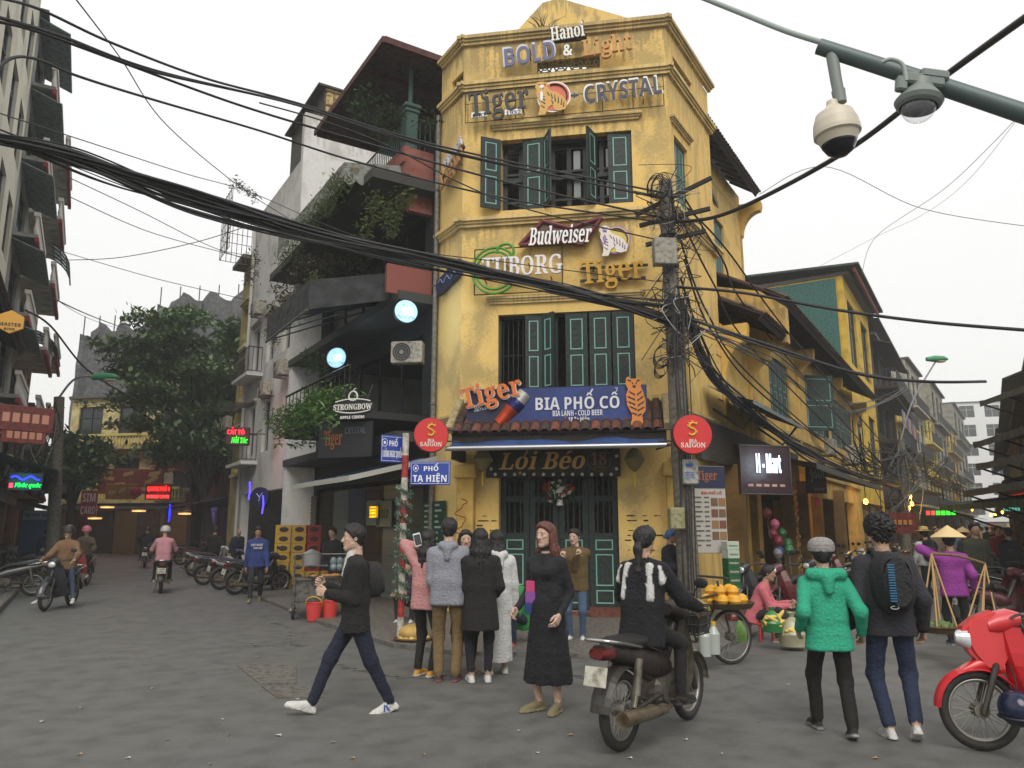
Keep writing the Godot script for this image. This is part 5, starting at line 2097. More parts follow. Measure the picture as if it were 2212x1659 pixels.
func rail(m: MB, a: Vector3, b: Vector3, h: float, step := .12, r := .012) -> void:
	var n := maxi(2, int((b - a).length() / step))
	m.rod(a + UP * h, b + UP * h, r * 1.8, 5)
	m.rod(a + UP * .08, b + UP * .08, r * 1.4, 5)
	for i in n + 1:
		var p := a.lerp(b, float(i) / n)
		m.rod(p + UP * .05, p + UP * h, r, 4)
var sprig_meshes := []
func leaf_mesh(seed_: int, n: int, spread: Vector3, leaf_l: float, leaf_w: float, hang := .0) -> ArrayMesh:      # a clump of small leaves
	var g := RandomNumberGenerator.new()
	g.seed = seed_
	var m := MB.new()
	for k in n:
		var p := V(g.randfn(0, .42), g.randfn(0, .42), g.randfn(0, .42)) * spread
		p.y -= hang * absf(g.randfn(0, .5))
		var b := Basis.from_euler(V(g.randf_range(-1.0, .6), g.randf_range(0, TAU), g.randf_range(-.7, .7)))
		m.t = Transform3D(b, p)
		var sh := g.randf_range(.75, 1.15)
		m.c = Color(sh, sh * g.randf_range(.92, 1.06), sh * .9)
		var l := leaf_l * g.randf_range(.7, 1.25)
		var w := leaf_w * g.randf_range(.8, 1.2)
		var a0 := Vector3.ZERO
		var a1 := V(w * .5, .01, l * .45)
		var a2 := V(0, -.015, l)
		var a3 := V(-w * .5, .01, l * .45)
		m.tri(a0, a1, a2)
		m.tri(a0, a2, a3)
	return m.mesh()
func leaf_mat(c: Color) -> StandardMaterial3D:
	var key := "leaf %s" % c
	if mats.has(key):
		return mats[key]
	var m := StandardMaterial3D.new()
	m.albedo_color = c.linear_to_srgb()
	m.vertex_color_use_as_albedo = true
	m.roughness = .65
	m.backlight_enabled = true
	m.backlight = (c * .5).linear_to_srgb()
	mats[key] = m
	return m
func foliage(parent: Node3D, called: String, spots: Array, mesh: Mesh, mtl: Material, size := 1.0) -> void:     # copies of a clump at the spots
	var mm := MultiMesh.new()
	mm.transform_format = MultiMesh.TRANSFORM_3D
	mm.mesh = mesh
	mm.instance_count = spots.size()
	for i in spots.size():
		var b := BY(rf(0, TAU)).scaled(Vector3.ONE * size * rf(.75, 1.25))
		mm.set_instance_transform(i, Transform3D(b, spots[i]))
	var o := MultiMeshInstance3D.new()
	o.name = called
	o.multimesh = mm
	o.material_override = mtl
	parent.add_child(o, true)
	o.set_meta("kind", "stuff")
func plant(label: String, spots: Array, c: Color, called := "hanging_plant", hang := .3, size := 1.0, group := "") -> Node3D:
	var o := thing(called, label, "plant", Transform3D(), group)
	foliage(o, "foliage", spots, leaf_mesh(label.hash() % 999, 46, V(.28, .24, .28), .15, .05, hang), leaf_mat(c), size)
	var m := MB.new()
	for p in spots:
		m.tube([p + V(0, .12, 0), p + V(rf(-.1, .1), -.05, .05), p + V(rf(-.15, .15), -hang * .9, .08)], [.01, .007, .003], 4)
	obj("stems", m, mt(70, 62, 44, .95), o).set_meta("kind", "stuff")
	return o
func aircon(parent: Node3D, p: Vector3, b := Basis(), k := 1.0) -> void:      # outdoor unit with a round grille, faces +z
	var n := Node3D.new()
	n.name = "air_conditioner"
	parent.add_child(n, true)
	n.transform = Transform3D(b.scaled(Vector3.ONE * k), p)
	var m := MB.new()
	m.cbox(Vector3.ZERO, V(.8, .55, .28), .02)
	obj("casing", m, mt(176, 172, 160, .6, 0, "dirt"), n)
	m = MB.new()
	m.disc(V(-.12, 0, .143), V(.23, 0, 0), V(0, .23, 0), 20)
	obj("fan_dark_disc", m, mt(60, 60, 58, .8), n)  # flat disc; the shade of a hollow is put into its dark colour
	m = MB.new()
	for q in [.06, .12, .18, .235]:
		m.torus(V(-.12, 0, .15), V(q, 0, 0), V(0, q, 0), .006, 18, 4)
	m.disc(V(-.12, 0, .153), V(.045, 0, 0), V(0, .045, 0), 12)
	obj("grille", m, mt(150, 148, 140, .6), n)
	m = MB.new()
	for x in [-.3, .3]:
		m.rod(V(x, -.28, -.4), V(x, -.28, .12), .02, 5)
	obj("bracket", m, mt(70, 68, 64, .7), n)
func canopy(parent: Node3D, s0: float, s1: float, d0: float, d1: float, h0: float, h1: float, drop: float, mtl: Material, edge: Material, scallop := .0, called := "canopy") -> void:
	var m := MB.new()
	var n := 14
	for i in n:
		var a := lerpf(s0, s1, float(i) / n)
		var b := lerpf(s0, s1, float(i + 1) / n)
		for k in 6:
			var q0 := k / 6.0
			var q1 := (k + 1) / 6.0
			var f := func(s: float, q: float) -> Vector3: return V(s, lerpf(h0, h1, q) - .04 * sin(q * PI) + .015 * sin(s * 9.0), lerpf(d0, d1, q))
			var p0: Vector3 = f.call(a, q0)
			var p1: Vector3 = f.call(b, q0)
			var p2: Vector3 = f.call(b, q1)
			var p3: Vector3 = f.call(a, q1)
			m.quad(p0, p3, p2, p1)
			var e := V(0, -.03, 0)
			m.quad(p0 + e, p1 + e, p2 + e, p3 + e)
	obj(called, m, mtl, parent)
	if drop <= 0:
		return
	m = MB.new()
	var w := .28
	for side in 2:
		var a := V(s0, h1, d1) if side == 0 else V(s1, h1, d1)
		var b := V(s1, h1, d1) if side == 0 else V(s1, h0, d0)
		var cnt := maxi(1, int((b - a).length() / w))
		for i in cnt:
			var p := a.lerp(b, float(i) / cnt)
			var q := a.lerp(b, float(i + 1) / cnt)
			var mid := (p + q) * .5
			m.quad(p - UP * drop, q - UP * drop, q, p)
			if scallop > 0:
				for k in 4:
					var x0 := p.lerp(q, k / 4.0)
					var x1 := p.lerp(q, (k + 1) / 4.0)
					m.quad(x0 - UP * (drop + scallop * sin(PI * k / 4.0)), x1 - UP * (drop + scallop * sin(PI * (k + 1) / 4.0)), x1 - UP * drop, x0 - UP * drop)
	obj("valance", m, edge, parent)
func glow_disc(t: Transform3D, r: float, label: String) -> void:       # round lit bar sign, faces +z
	var o := thing("bar_sign", label, "sign", t)
	var m := MB.new()
	m.lathe([V2(.0, -.06), V2(r, -.06), V2(r, .06), V2(r * .98, .062)], 32, Transform3D(Basis(V(1, 0, 0), PI / 2), Vector3.ZERO))
	obj("rim", m, mt(60, 66, 74, .5), o)
	m = MB.new()
	m.disc(V(0, 0, .063), V(r * .97, 0, 0), V(0, r * .97, 0), 32)
	obj("lit_face", m, glow(120, 142, 156, .32), o)
	m = MB.new()
	m.torus(V(-r * .2, r * .5, .066), V(r * .1, 0, 0), V(0, r * .1, 0), r * .02, 12, 4)
	var pts := []
	for k in 16:
		pts.append(V(-r * .72 + r * 1.4 * k / 15.0, -r * .48 + r * .12 * sin(k * 1.7), .066))
	m.tube(spline(pts, 3), r * .02, 4)
	m.tube([V(r * .05, r * .4, .066), V(r * .1, r * .55, .066), V(r * .16, r * .4, .066)], r * .02, 4)
	obj("script", m, mt(50, 78, 90, .6), o)
	m = MB.new()
	m.ball(V(-r * .3, r * .02, .066), V(r * .24, r * .16, .006), Basis(V(0, 0, 1), .6), 10)
	obj("glass_print", m, mt(120, 176, 130, .6), o)
	m = MB.new()
	m.prism(PackedVector2Array([V2(r * .2, -r * .3), V2(r * .56, -r * .34), V2(r * .6, r * .2), V2(r * .3, r * .24)]), .004, TT(V(0, 0, .064)))
	obj("beer_print", m, mt(190, 196, 120, .6), o)
	var l := OmniLight3D.new()
	l.name = "lamp"
	l.position = V(0, 0, .25)
	l.light_color = Color(.8, .92, 1.0)
	l.light_energy = .35
	l.light_size = r
	l.omni_range = 12
	l.omni_attenuation = 2
	l.shadow_enabled = true
	o.add_child(l)
func lit_words(s: String, p: Vector3, w: float, h: float, c: Array, e: float, parent: Node3D, kind := "sansbold") -> void:
	words(s, p, w, h, .02, glow(c[0], c[1], c[2], e), parent, kind, .0, "lit_lettering")
func neon_light(parent: Node3D, p: Vector3, c: Color, e: float, size: float) -> void:
	var l := OmniLight3D.new()
	l.name = "lamp"
	l.position = p
	l.light_color = c
	l.light_energy = e
	l.light_size = size
	l.omni_range = 14
	l.omni_attenuation = 2
	l.shadow_enabled = true
	parent.add_child(l, true)
func dark_bar() -> void:
	var s1 := fp(L, 951, 400).x - .02
	var s0 := fp(L, 690, 700).x
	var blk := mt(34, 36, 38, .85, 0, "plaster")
	var dark_tarp := mt(46, 50, 52, .85, 0, "tarp")  # dark grey sheet of the scalloped canopy, darker than its valance
	var o := thing("bar_house", "dark narrow bar house hung with canopies and plants beside the yellow corner house", "house", L)
	var P1 := sp(L, 830, 82, s1 - .1)
	var roof_h := P1.y
	var fl := [3.6, 6.6, 9.2]
	var m := MB.new()
	var holes := [Rect2(s0 + .5, .05, s1 - s0 - 1.0, 2.7), Rect2(s0 + .6, 4.0, s1 - s0 - 1.3, 1.9), Rect2(s0 + .6, 6.9, s1 - s0 - 1.3, 1.8)]
	wall(m, s0, s1, 0, 10.4, holes, .25)
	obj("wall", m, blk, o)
	m = MB.new()
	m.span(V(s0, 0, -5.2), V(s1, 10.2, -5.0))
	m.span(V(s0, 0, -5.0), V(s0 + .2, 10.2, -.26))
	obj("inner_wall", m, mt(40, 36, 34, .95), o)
	for y in fl:
		m = MB.new()
		m.span(V(s0, y - .2, -5.0), V(s1, y, .9 if y < 9 else 1.6))
		obj("floor_slab", m, mt(60, 60, 58, .9), o)
	for hole in holes.slice(1):
		for i in 5:
			m = MB.new()
			m.span(V(hole.position.x + hole.size.x * i / 5.0, hole.position.y, -.16), V(hole.position.x + hole.size.x * i / 5.0 + .06, hole.end.y, -.1))
			obj("mullion", m, mt(30, 40, 42, .6), o)
	var se := fp(L, 680, 335, P1.x).x
	m = MB.new()
	m.span(V(se, roof_h - .05, -5.2), V(s1 - .1, roof_h, P1.x))
	obj("roof_sheet", m, mt(84, 74, 74, .8, 0, "rust"), o)
	m = MB.new()
	m.span(V(se - .02, roof_h - .12, P1.x), V(s1 - .08, roof_h + .03, P1.x + .05))
	m.span(V(s1 - .1, roof_h - .12, -5.2), V(s1 - .05, roof_h + .03, P1.x))
	for i in 5:
		var x := lerpf(se, s1 - .2, i / 4.0)
		m.span(V(x, roof_h - .14, -4.0), V(x + .06, roof_h - .053, P1.x - .02))
	obj("roof_edge", m, mt(92, 60, 58, .8, 0, "rust"), o)
	var pd := sp(L, 886, 240, s1 - .7)
	var teal := mt(58, 84, 80, .7)
	m = MB.new()
	m.tube([V(s1 - .7, pd.y - .3, pd.x), V(s1 - .7, roof_h - .1, pd.x)], .055, 10)
	m.cbox(V(s1 - .7, pd.y - .75, pd.x), V(.3, 1.5, .3), .02)
	m.cbox(V(s1 - .7, pd.y + .05, pd.x), V(.42, .12, .42), .03)
	m.cbox(V(s1 - .7, pd.y - .06, pd.x), V(.36, .1, .36), .02)
	obj("balcony_post", m, teal, o)
	m = MB.new()
	rail(m, V(s1 - .7, pd.y - 1.2, pd.x), V(s1 - .7, pd.y - 1.2, -.2), 1.05)
	rail(m, V(s0 + .2, pd.y - 1.2, pd.x), V(s1 - .85, pd.y - 1.2, pd.x), 1.05)
	obj("railing", m, teal, o)
	m = MB.new()
	m.span(V(s0, pd.y - 1.45, -.3), V(s1 - .4, pd.y - 1.25, pd.x + .15))
	obj("balcony_floor", m, mt(90, 88, 84, .9, 0, "dirt"), o)
	var red := mt(150, 92, 82, .85, 0, "plaster")
	var q0 := sp(L, 868, 330, s1 - .5)
	m = MB.new()
	m.span(V(s1 - 1.5, q0.y - .55, q0.x - .15), V(s1 - .35, q0.y + .12, q0.x))
	m.span(V(s1 - .5, q0.y - 1.4, -.3), V(s1 - .35, q0.y + .1, q0.x - .15))
	for i in 3:
		m.span(V(s1 - 1.4 + i * .4, q0.y - .3, q0.x), V(s1 - 1.1 + i * .4, q0.y - .05, q0.x + .04))
	obj("parapet", m, red, o)
	var c1 := sp(L, 742, 352, s1 - .55)
	var se2 := fp(L, 600, 540, c1.x).x
	canopy(o, se2, s1 - .5, -.2, c1.x, c1.y + .45, c1.y, .42, dark_tarp, mt(132, 142, 142, .7, 0, "rust"), .1)
	var c2 := sp(L, 668, 606, s1 - .5)
	c2.x = minf(c2.x, 3.6)
	var se3 := fp(L, 575, 735, c2.x).x
	canopy(o, se3, s1 - .45, -.1, c2.x, c2.y + .75, c2.y, .62, mt(52, 56, 58, .8, 0, "tarp"), mt(58, 62, 64, .8, 0, "tarp"))
	m = MB.new()
	for i in 4:
		var x := lerpf(se3 + .1, s1 - .6, i / 3.0)
		m.rod(V(x, c2.y - .6, c2.x), V(x, c2.y + .6, 0), .02, 5)
	m.rod(V(se3, c2.y - .62, c2.x), V(s1 - .5, c2.y - .62, c2.x), .03, 6)
	obj("canopy_frame", m, mt(90, 88, 82, .7), o)
	var rp := sp(L, 898, 612, s1 - .15)
	m = MB.new()
	m.span(V(s1 - .2, rp.y - .32, .1), V(s1 - .1, rp.y + .32, 1.15))
	obj("red_panel", m, mt(126, 68, 58, .7), o)
	var c3 := sp(L, 742, 800, s1 - 1.0)
	var se4 := fp(L, 618, 872, c3.x).x
	m = MB.new()
	m.span(V(se4, c3.y - 1.05, 0), V(s1 - .5, c3.y - .9, c3.x))
	obj("ledge", m, mt(44, 44, 44, .9), o)
	m = MB.new()
	rail(m, V(se4, c3.y - .9, c3.x), V(s1 - .6, c3.y - .9, c3.x), .95, .3)
	m.rod(V(se4, c3.y + .05, c3.x), V(s1 - .9, c3.y + .05, c3.x), .03, 6)
	obj("railing", m, mt(24, 24, 26, .5), o)
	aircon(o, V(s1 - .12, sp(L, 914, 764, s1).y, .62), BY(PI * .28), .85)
	var g1 := pz(876, 674, 15.0)
	glow_disc(Transform3D(BY(.35), g1), .24, "round lit bar sign hanging under the dark canopy beside the drain pipe")
	var g2 := pz(729, 774, 17.6)
	glow_disc(Transform3D(BY(-.2), g2), .245, "round lit bar sign by the fern ledge behind the railing")
	var t := Transform3D(BY(-.25).scaled(Vector3.ONE * .88), pz(762, 878, 14.0))
	var s := thing("cider_sign", "white outlined STRONGBOW APPLE CIDERS sign hanging from the fern ledge", "sign", t)
	var wh := mt(216, 216, 210, .5)
	m = MB.new()
	m.ball(V(0, -.02, -.03), V(.48, .2, .025), Basis(), 20)
	obj("backing", m, mt(30, 30, 34, .7), s)
	words("STRONGBOW", V(-.44, -.07, .0), .88, .12, .02, wh, s, "serifbold")
	words("APPLE CIDERS", V(-.28, -.26, .0), .56, .06, .02, wh, s)
	m = MB.new()
	for sg in [-1, 1]:
		var arc := []
		for k in 11:
			var x := -.4 + .8 * k / 10.0
			arc.append(V(x, sg * (.16 - .35 * x * x) + (.0 if sg > 0 else .02), .0))
		m.tube(arc, .014, 5)
	var ap := []
	for k in 15:
		var an := TAU * k / 14.0
		ap.append(V(.0 + .1 * cos(an), .23 + .1 * sin(an) - .02 * absf(cos(an)), 0))
	m.tube(ap, .018, 5)
	m.tube([V(0, .31, 0), V(.02, .37, 0), V(.06, .39, 0)], .012, 5)
	obj("apple", m, wh, s)
	m = MB.new()
	m.rod(V(-.3, .1, -.02), V(-.3, .5, -.3), .012, 5)
	m.rod(V(.3, .1, -.02), V(.3, .5, -.3), .012, 5)
	obj("bracket", m, mt(40, 40, 40, .6), s)
	t = Transform3D(BY(-.35), pz(745, 950, 16.0))
	s = thing("beer_board", "unlit dark board with faint orange tiger and CRYSTAL letters below the ferns", "sign", t)
	m = MB.new()
	m.cbox(V(0, 0, -.03), V(1.3, .75, .06), .01)
	obj("board", m, mt(26, 26, 30, .6), s)
	words("CRYSTAL", V(.0, .12, .0), .5, .14, .02, mt(84, 88, 100, .6), s)
	words("Tiger", V(-.5, -.2, .0), .44, .42, .02, mt(146, 84, 44, .6), s, "serifbold")
	s = thing("blue_awning", "faded blue awning with a pale front edge over the shop beside the street sign post", "awning", L)
	var a0 := sp(L, 945, 985, -.4)
	var a1 := sp(L, 754, 1027, -.4)
	var a2 := fp(L, 628, 1034, a1.x)
	canopy(s, a2.x, -.4, maxf(.1, a0.x), a1.x, a0.y, a1.y, .1, mt(92, 120, 168, .7, 0, "tarp"), mt(168, 168, 160, .6), .0, "cloth")
	for i in 6:
		m = MB.new()
		var dx := s0 + .55 + i * (s1 - s0 - 1.1) / 6.0
		m.cbox(V(dx + .6, 1.35, -.12), V((s1 - s0 - 1.1) / 6.0 - .04, 2.6, .06), .01)
		for k in 3:
			m.cbox(V(dx + .6, .5 + k * .85, -.085), V((s1 - s0 - 1.1) / 6.0 - .3, .66, .03), .01)
		obj("door_leaf", m, [mt(70, 62, 54, .8, 0, "wood"), mt(104, 108, 104, .7), mt(54, 58, 60, .6), mt(92, 74, 56, .8, 0, "wood"), mt(120, 124, 120, .7), mt(60, 66, 64, .7)][i], o)
	for q in [[828, 1110, "BOLD"], [806, 1108, "BIA"]]:
		s = thing("wall_poster", "pale poster reading %s on the dark shop front below the blue awning" % q[2], "poster", L)
		var pr := fp(L, q[0], q[1], .05)
		m = MB.new()
		m.cbox(V(pr.x, pr.y, .03), V(.9, .6, .03), .005)
		obj("sheet", m, mt(112, 124, 116, .7), s)
		words(q[2], V(pr.x - .3, pr.y - .1, .046), .6, .2, .004, mt(50, 54, 52, .7), s)
	s = thing("menu_board", "green board with columns of prices on the wall left of the corner pier", "board", L)
	var r := rect_px(L, 912, 1083, 958, 1180, .1)
	m = MB.new()
	m.span(V(r.position.x, r.position.y - .5, .05), V(r.end.x, r.end.y, .1))
	obj("panel", m, mt(22, 60, 40, .7), s)
	m = MB.new()
	for i in 12:
		for k in 2:
			m.span(V(r.position.x + r.size.x * (.1 + .5 * k), r.end.y - .1 - i * .11, .1), V(r.position.x + r.size.x * (.3 + .5 * k + .1 * sin(i * 2.0)), r.end.y - .06 - i * .11, .104))
	obj("price_lines", m, mt(150, 170, 150, .7), s)
	s = thing("lit_sign", "tiny lit yellow sign in the dark shop front below the awning", "sign", L)
	r = rect_px(L, 798, 1094, 812, 1118, .3)
	m = MB.new()
	m.span(V(r.position.x, r.position.y, .25), V(r.end.x, r.end.y, .3))
	obj("lit_face", m, glow(196, 150, 20, .5), s)
	m = MB.new()
	for i in 3:
		m.span(V(r.position.x + .03, r.position.y + r.size.y * (.2 + .27 * i), .302), V(r.end.x - .03, r.position.y + r.size.y * (.3 + .27 * i), .306))
	obj("lettering", m, mt(60, 40, 10, .7), s)
	neon_light(s, V(r.get_center().x, r.get_center().y, .45), Color(1, .8, .2), .1, .1)
	s = thing("roller_shutter", "grey roller shutter half hidden behind the carton stacks", "shutter", L)
	var sh0 := fp(L, 640, 1150, .05).x
	for i in 22:
		m = MB.new()
		m.cbox(V(sh0 + .9, .2 + i * .11, .05), V(1.9, .1, .03), .012)
		obj("slat", m, mt(104, 98, 88, .7, 0, "dirt"), s)
func ferns() -> void:
	var s1 := fp(L, 951, 400).x
	var c3 := sp(L, 742, 800, s1 - 1.0)
	var se4 := fp(L, 618, 872, c3.x).x
	var spots := []
	for k in 46:
		spots.append(L * V(lerpf(se4 - .2, s1 - .9, k / 45.0), c3.y - .55 + rf(-.35, .3), c3.x + rf(-.2, .3)))
	plant("row of bright green ferns drooping over the dark bar ledge", spots, Color(.1, .2, .045), "fern_row", .35, 1.15)
	spots = []
	for q in [[812, 425], [806, 440], [822, 450], [842, 452], [850, 470], [865, 430], [858, 445], [800, 470], [790, 490], [880, 420], [848, 500], [838, 485]]:
		spots.append(pz(q[0], q[1], 15.4))
	plant("yellow-green creeper hanging in the dark under the scalloped canopy", spots, Color(.13, .17, .05), "hanging_plant", .3, .8)
	spots = []
	for q in [[775, 215], [790, 235], [800, 205], [830, 240], [845, 232], [860, 250], [820, 262], [785, 250], [830, 285], [850, 290], [925, 262], [938, 258]]:
		spots.append(pz(q[0], q[1], 15.9))
	plant("leafy plants on the top balcony beside the green post", spots, Color(.05, .09, .035), "balcony_plant", .15, 1.0)
	spots = []
	for q in [[650, 560], [670, 556], [690, 565], [720, 560], [750, 566], [780, 562], [640, 590], [620, 610], [610, 640], [600, 620], [660, 580], [700, 572], [590, 660], [820, 580], [840, 590]]:
		spots.append(pz(q[0], q[1], 18.0))
	plant("straggling dry creeper along the top of the rounded dark canopy", spots, Color(.09, .09, .045), "dry_creeper", .25, .9)
	spots = []
	for k in 34:
		spots.append(pz(lerpf(610, 740, k / 33.0) + rf(-8, 8), lerpf(545, 372, k / 33.0) + rf(-4, 26), lerpf(17.5, 14.2, k / 33.0)))
	plant("trailing green creeper along the scalloped canopy edge of the bar house", spots, Color(.09, .14, .05), "hanging_plant", .35, .6)
	spots = []
	for k in 30:
		spots.append(pz(lerpf(585, 690, k / 29.0) + rf(-8, 8), lerpf(712, 590, k / 29.0) + rf(-10, 30), lerpf(19.0, 15.5, k / 29.0)))
	plant("straggling vines hanging from the rounded dark canopy towards the white house", spots, Color(.1, .13, .05), "hanging_plant", .5, .6)
	spots = []
	for q in [[665, 770], [680, 778], [695, 790], [672, 795], [700, 775], [712, 800]]:
		spots.append(pz(q[0], q[1], 18.4))
	plant("small tree branch with leaves beside the round lit sign", spots, Color(.09, .13, .05), "leafy_branch", .1, 1.0)
	spots = []
	for q in [[545, 575], [552, 590], [540, 600], [556, 560], [548, 545], [535, 410], [520, 400], [548, 420], [510, 395]]:
		spots.append(pz(q[0], q[1], 27.0))
	plant("thin straggly plant on the edge of the white house roof", spots, Color(.07, .08, .04), "roof_plant", .2, .9)
func white_house() -> void:
	var sA := fp(L, 690, 700).x - .02
	var sB := fp(L, 541, 700).x
	var sC := fp(L, 517, 900).x
	var wh := stained("white_house", 128, 256, srgb(214, 214, 212), srgb(120, 116, 110), [[.0, 1.6, .4], [4.0, 1.5, .35]], .7, V2(7, 13))
	var o := thing("white_house", "tall white house with a rusty roof cabin behind the dark bar", "house", L)
	var top := sp(L, 650, 262, sA - .4).y
	var m := MB.new()
	var win1 := Rect2(sB + .8, 4.4, 1.0, 1.9)
	var win2 := Rect2(sB + .8, 7.8, 1.0, 1.7)
	var win3 := Rect2(sB + 3.0, 4.4, 1.0, 1.9)
	var win4 := Rect2(sB + 3.0, 7.8, 1.0, 1.7)
	var win5 := Rect2(sB + 5.2, 7.8, 1.0, 1.7)
	wall(m, sB, sA, 0, top, [win1, win2, win3, win4, win5, Rect2(sB + .5, .05, sA - sB - 1.0, 2.9)], .3)
	obj("wall", m, wh, o)
	m = MB.new()
	m.t = Transform3D(Basis(V(0, 0, 1), V(0, 1, 0), V(-1, 0, 0)), V(sA, 0, 0))
	wall(m, -8.0, .85, 0, top, [], .25)
	obj("side_wall", m, wh, o)
	m = MB.new()
	m.span(V(sB, 0, -8), V(sA, top, -7.8))
	m.span(V(sB, top - .2, -8), V(sA, top, -.31))
	obj("roof_slab", m, mt(150, 148, 142, .9), o)
	for w in [win1, win2, win3, win4, win5]:
		m = MB.new()
		m.span(V(w.position.x, w.position.y, -.22), V(w.end.x, w.end.y, -.2))
		obj("pane", m, mt(56, 62, 64, .2), o)
		m = MB.new()
		bar_frame(m, w, -.15, .04)
		m.rod(V(w.get_center().x, w.position.y, -.15), V(w.get_center().x, w.end.y, -.15), .03, 6)
		cornice(m, w.position.x - .1, w.end.x + .1, w.end.y + .1, .14, .16)
		obj("window_frame", m, mt(170, 168, 160, .7), o)
	for y in [4.1, 7.5]:
		m = MB.new()
		m.span(V(sB, y - .12, 0), V(sB + 2.6, y, .6))
		obj("balcony_floor", m, wh, o)
		m = MB.new()
		rail(m, V(sB + .05, y, .56), V(sB + 2.55, y, .56), 1.0, .16)
		rail(m, V(sB + 2.55, y, .05), V(sB + 2.55, y, .56), 1.0, .16)
		obj("railing", m, mt(36, 36, 38, .6), o)
	m = MB.new()
	m.tube([V(sA - 1.2, .3, .12), V(sA - 1.2, top * .6, .12), V(sA - 1.5, top, .12)], .07, 8)
	m.tube([V(sB + .3, .3, .12), V(sB + .3, top, .12)], .07, 8)
	obj("drain_pipe", m, mt(190, 190, 184, .6), o)
	m = MB.new()
	var cg := V(sB + .2, top - 2.2, .2)
	for i in 7:
		m.rod(cg + V(0, 0, i * .2), cg + V(0, 2.6, i * .2), .014, 4)
		m.rod(cg + V(0, i * .42, 0), cg + V(0, i * .42, 1.25), .014, 4)
		m.rod(cg + V(i * .3, 0, 1.25), cg + V(i * .3, 2.6, 1.25), .014, 4)
		m.rod(cg + V(0, i * .42, 1.25), cg + V(1.9, i * .42, 1.25), .014, 4)
	obj("wire_cage", m, mt(110, 104, 92, .7, 0, "rust"), o)
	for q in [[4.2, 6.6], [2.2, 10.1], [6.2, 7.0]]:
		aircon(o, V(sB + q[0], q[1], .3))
	var k0 := sp(L, 640, 250, sA - .6)
	var ct := sp(L, 640, 170, sA - .6).y
	for i in 16:
		m = MB.new()
		m.span(V(sA - .62, top, -.3 - i * .28), V(sA - .58, ct, -.05 - i * .28))
		obj("sheet", m, mt(190, 172, 120, .7, 0, "rust"), o)
	m = MB.new()
	m.span(V(sA - 4.5, top, -.05), V(sA - .62, ct, .0))
	m.span(V(sA - 4.6, ct, -4.8), V(sA - .5, ct + .07, .25))
	obj("cabin", m, mt(76, 74, 74, .8, 0, "rust"), o)
	m = MB.new()
	for y in [.3, .62, .95]:
		m.span(V(sA - .575, lerpf(top, ct, y) - .04, -4.6), V(sA - .54, lerpf(top, ct, y), .0))
	rail(m, V(sA - .55, ct - .5, -3.2), V(sA - .55, ct - .5, -5.2), 1.2, .25)
	obj("cabin_rail", m, mt(120, 100, 70, .7, 0, "rust"), o)
	o = thing("cream_house", "slim cream house with grey shutters at the far side of the white house", "house", L)
	var t2 := fp(L, 530, 585).y
	m = MB.new()
	var cw := []
	for y in [3.8, 6.6, 9.2]:
		cw.append(Rect2(lerpf(sC - .9, sB, .35), y, 1.0, 1.7))
	wall(m, sC - .9, sB - .02, 0, t2, cw, .3)
	obj("wall", m, mt(188, 170, 112, .9, 0, "plaster"), o)
	for w in cw:
		m = MB.new()
		m.span(V(w.position.x, w.position.y, -.2), V(w.end.x, w.end.y, -.17))
		obj("shutter", m, mt(120, 124, 118, .7), o)
		m = MB.new()
		cornice(m, w.position.x - .15, w.end.x + .15, w.end.y + .12, .18, .2)
		m.span(V(w.position.x - .15, w.position.y - .12, 0), V(w.end.x + .15, w.position.y, .18))
		obj("sill", m, mt(196, 186, 150, .9), o)
	m = MB.new()
	m.span(V(sC - 1.0, t2, -3), V(sB + .1, t2 + .16, .5))
	m.span(V(sC - .9, 0, -6), V(sB, t2, -5.8))
	obj("roof", m, mt(110, 104, 96, .9), o)
	m = MB.new()
	for i in 12:
		m.rod(V(sC + i * .25, 6.4, .05), V(sC + i * .25, 6.4, .9), .015, 4)
	obj("clothes_rack", m, mt(60, 58, 54, .7), o)
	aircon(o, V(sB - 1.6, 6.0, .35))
	var s := thing("salon_sign", "lit red and green CẮT TÓC salon sign on the slim cream house", "sign", Transform3D(BY(.2), pz(513, 942, 26.0)))
	m = MB.new()
	m.cbox(V(0, 0, -.06), V(.8, .62, .1), .02)
	obj("board", m, mt(20, 16, 18, .6), s)
	lit_words("CẮT TÓ", V(-.34, .06, .0), .56, .2, [255, 50, 70], 1.2, s)
	lit_words("Nối Tóc", V(-.2, -.24, .0), .54, .2, [30, 240, 60], 1.0, s, "serifitalic")
	neon_light(s, V(0, 0, .3), Color(1, .4, .35), .25, .3)
	m = MB.new()
	m.rod(V(.4, .1, -.05), V(.9, .1, -.1), .02, 5)
	obj("bracket", m, mt(50, 50, 50, .6), s)
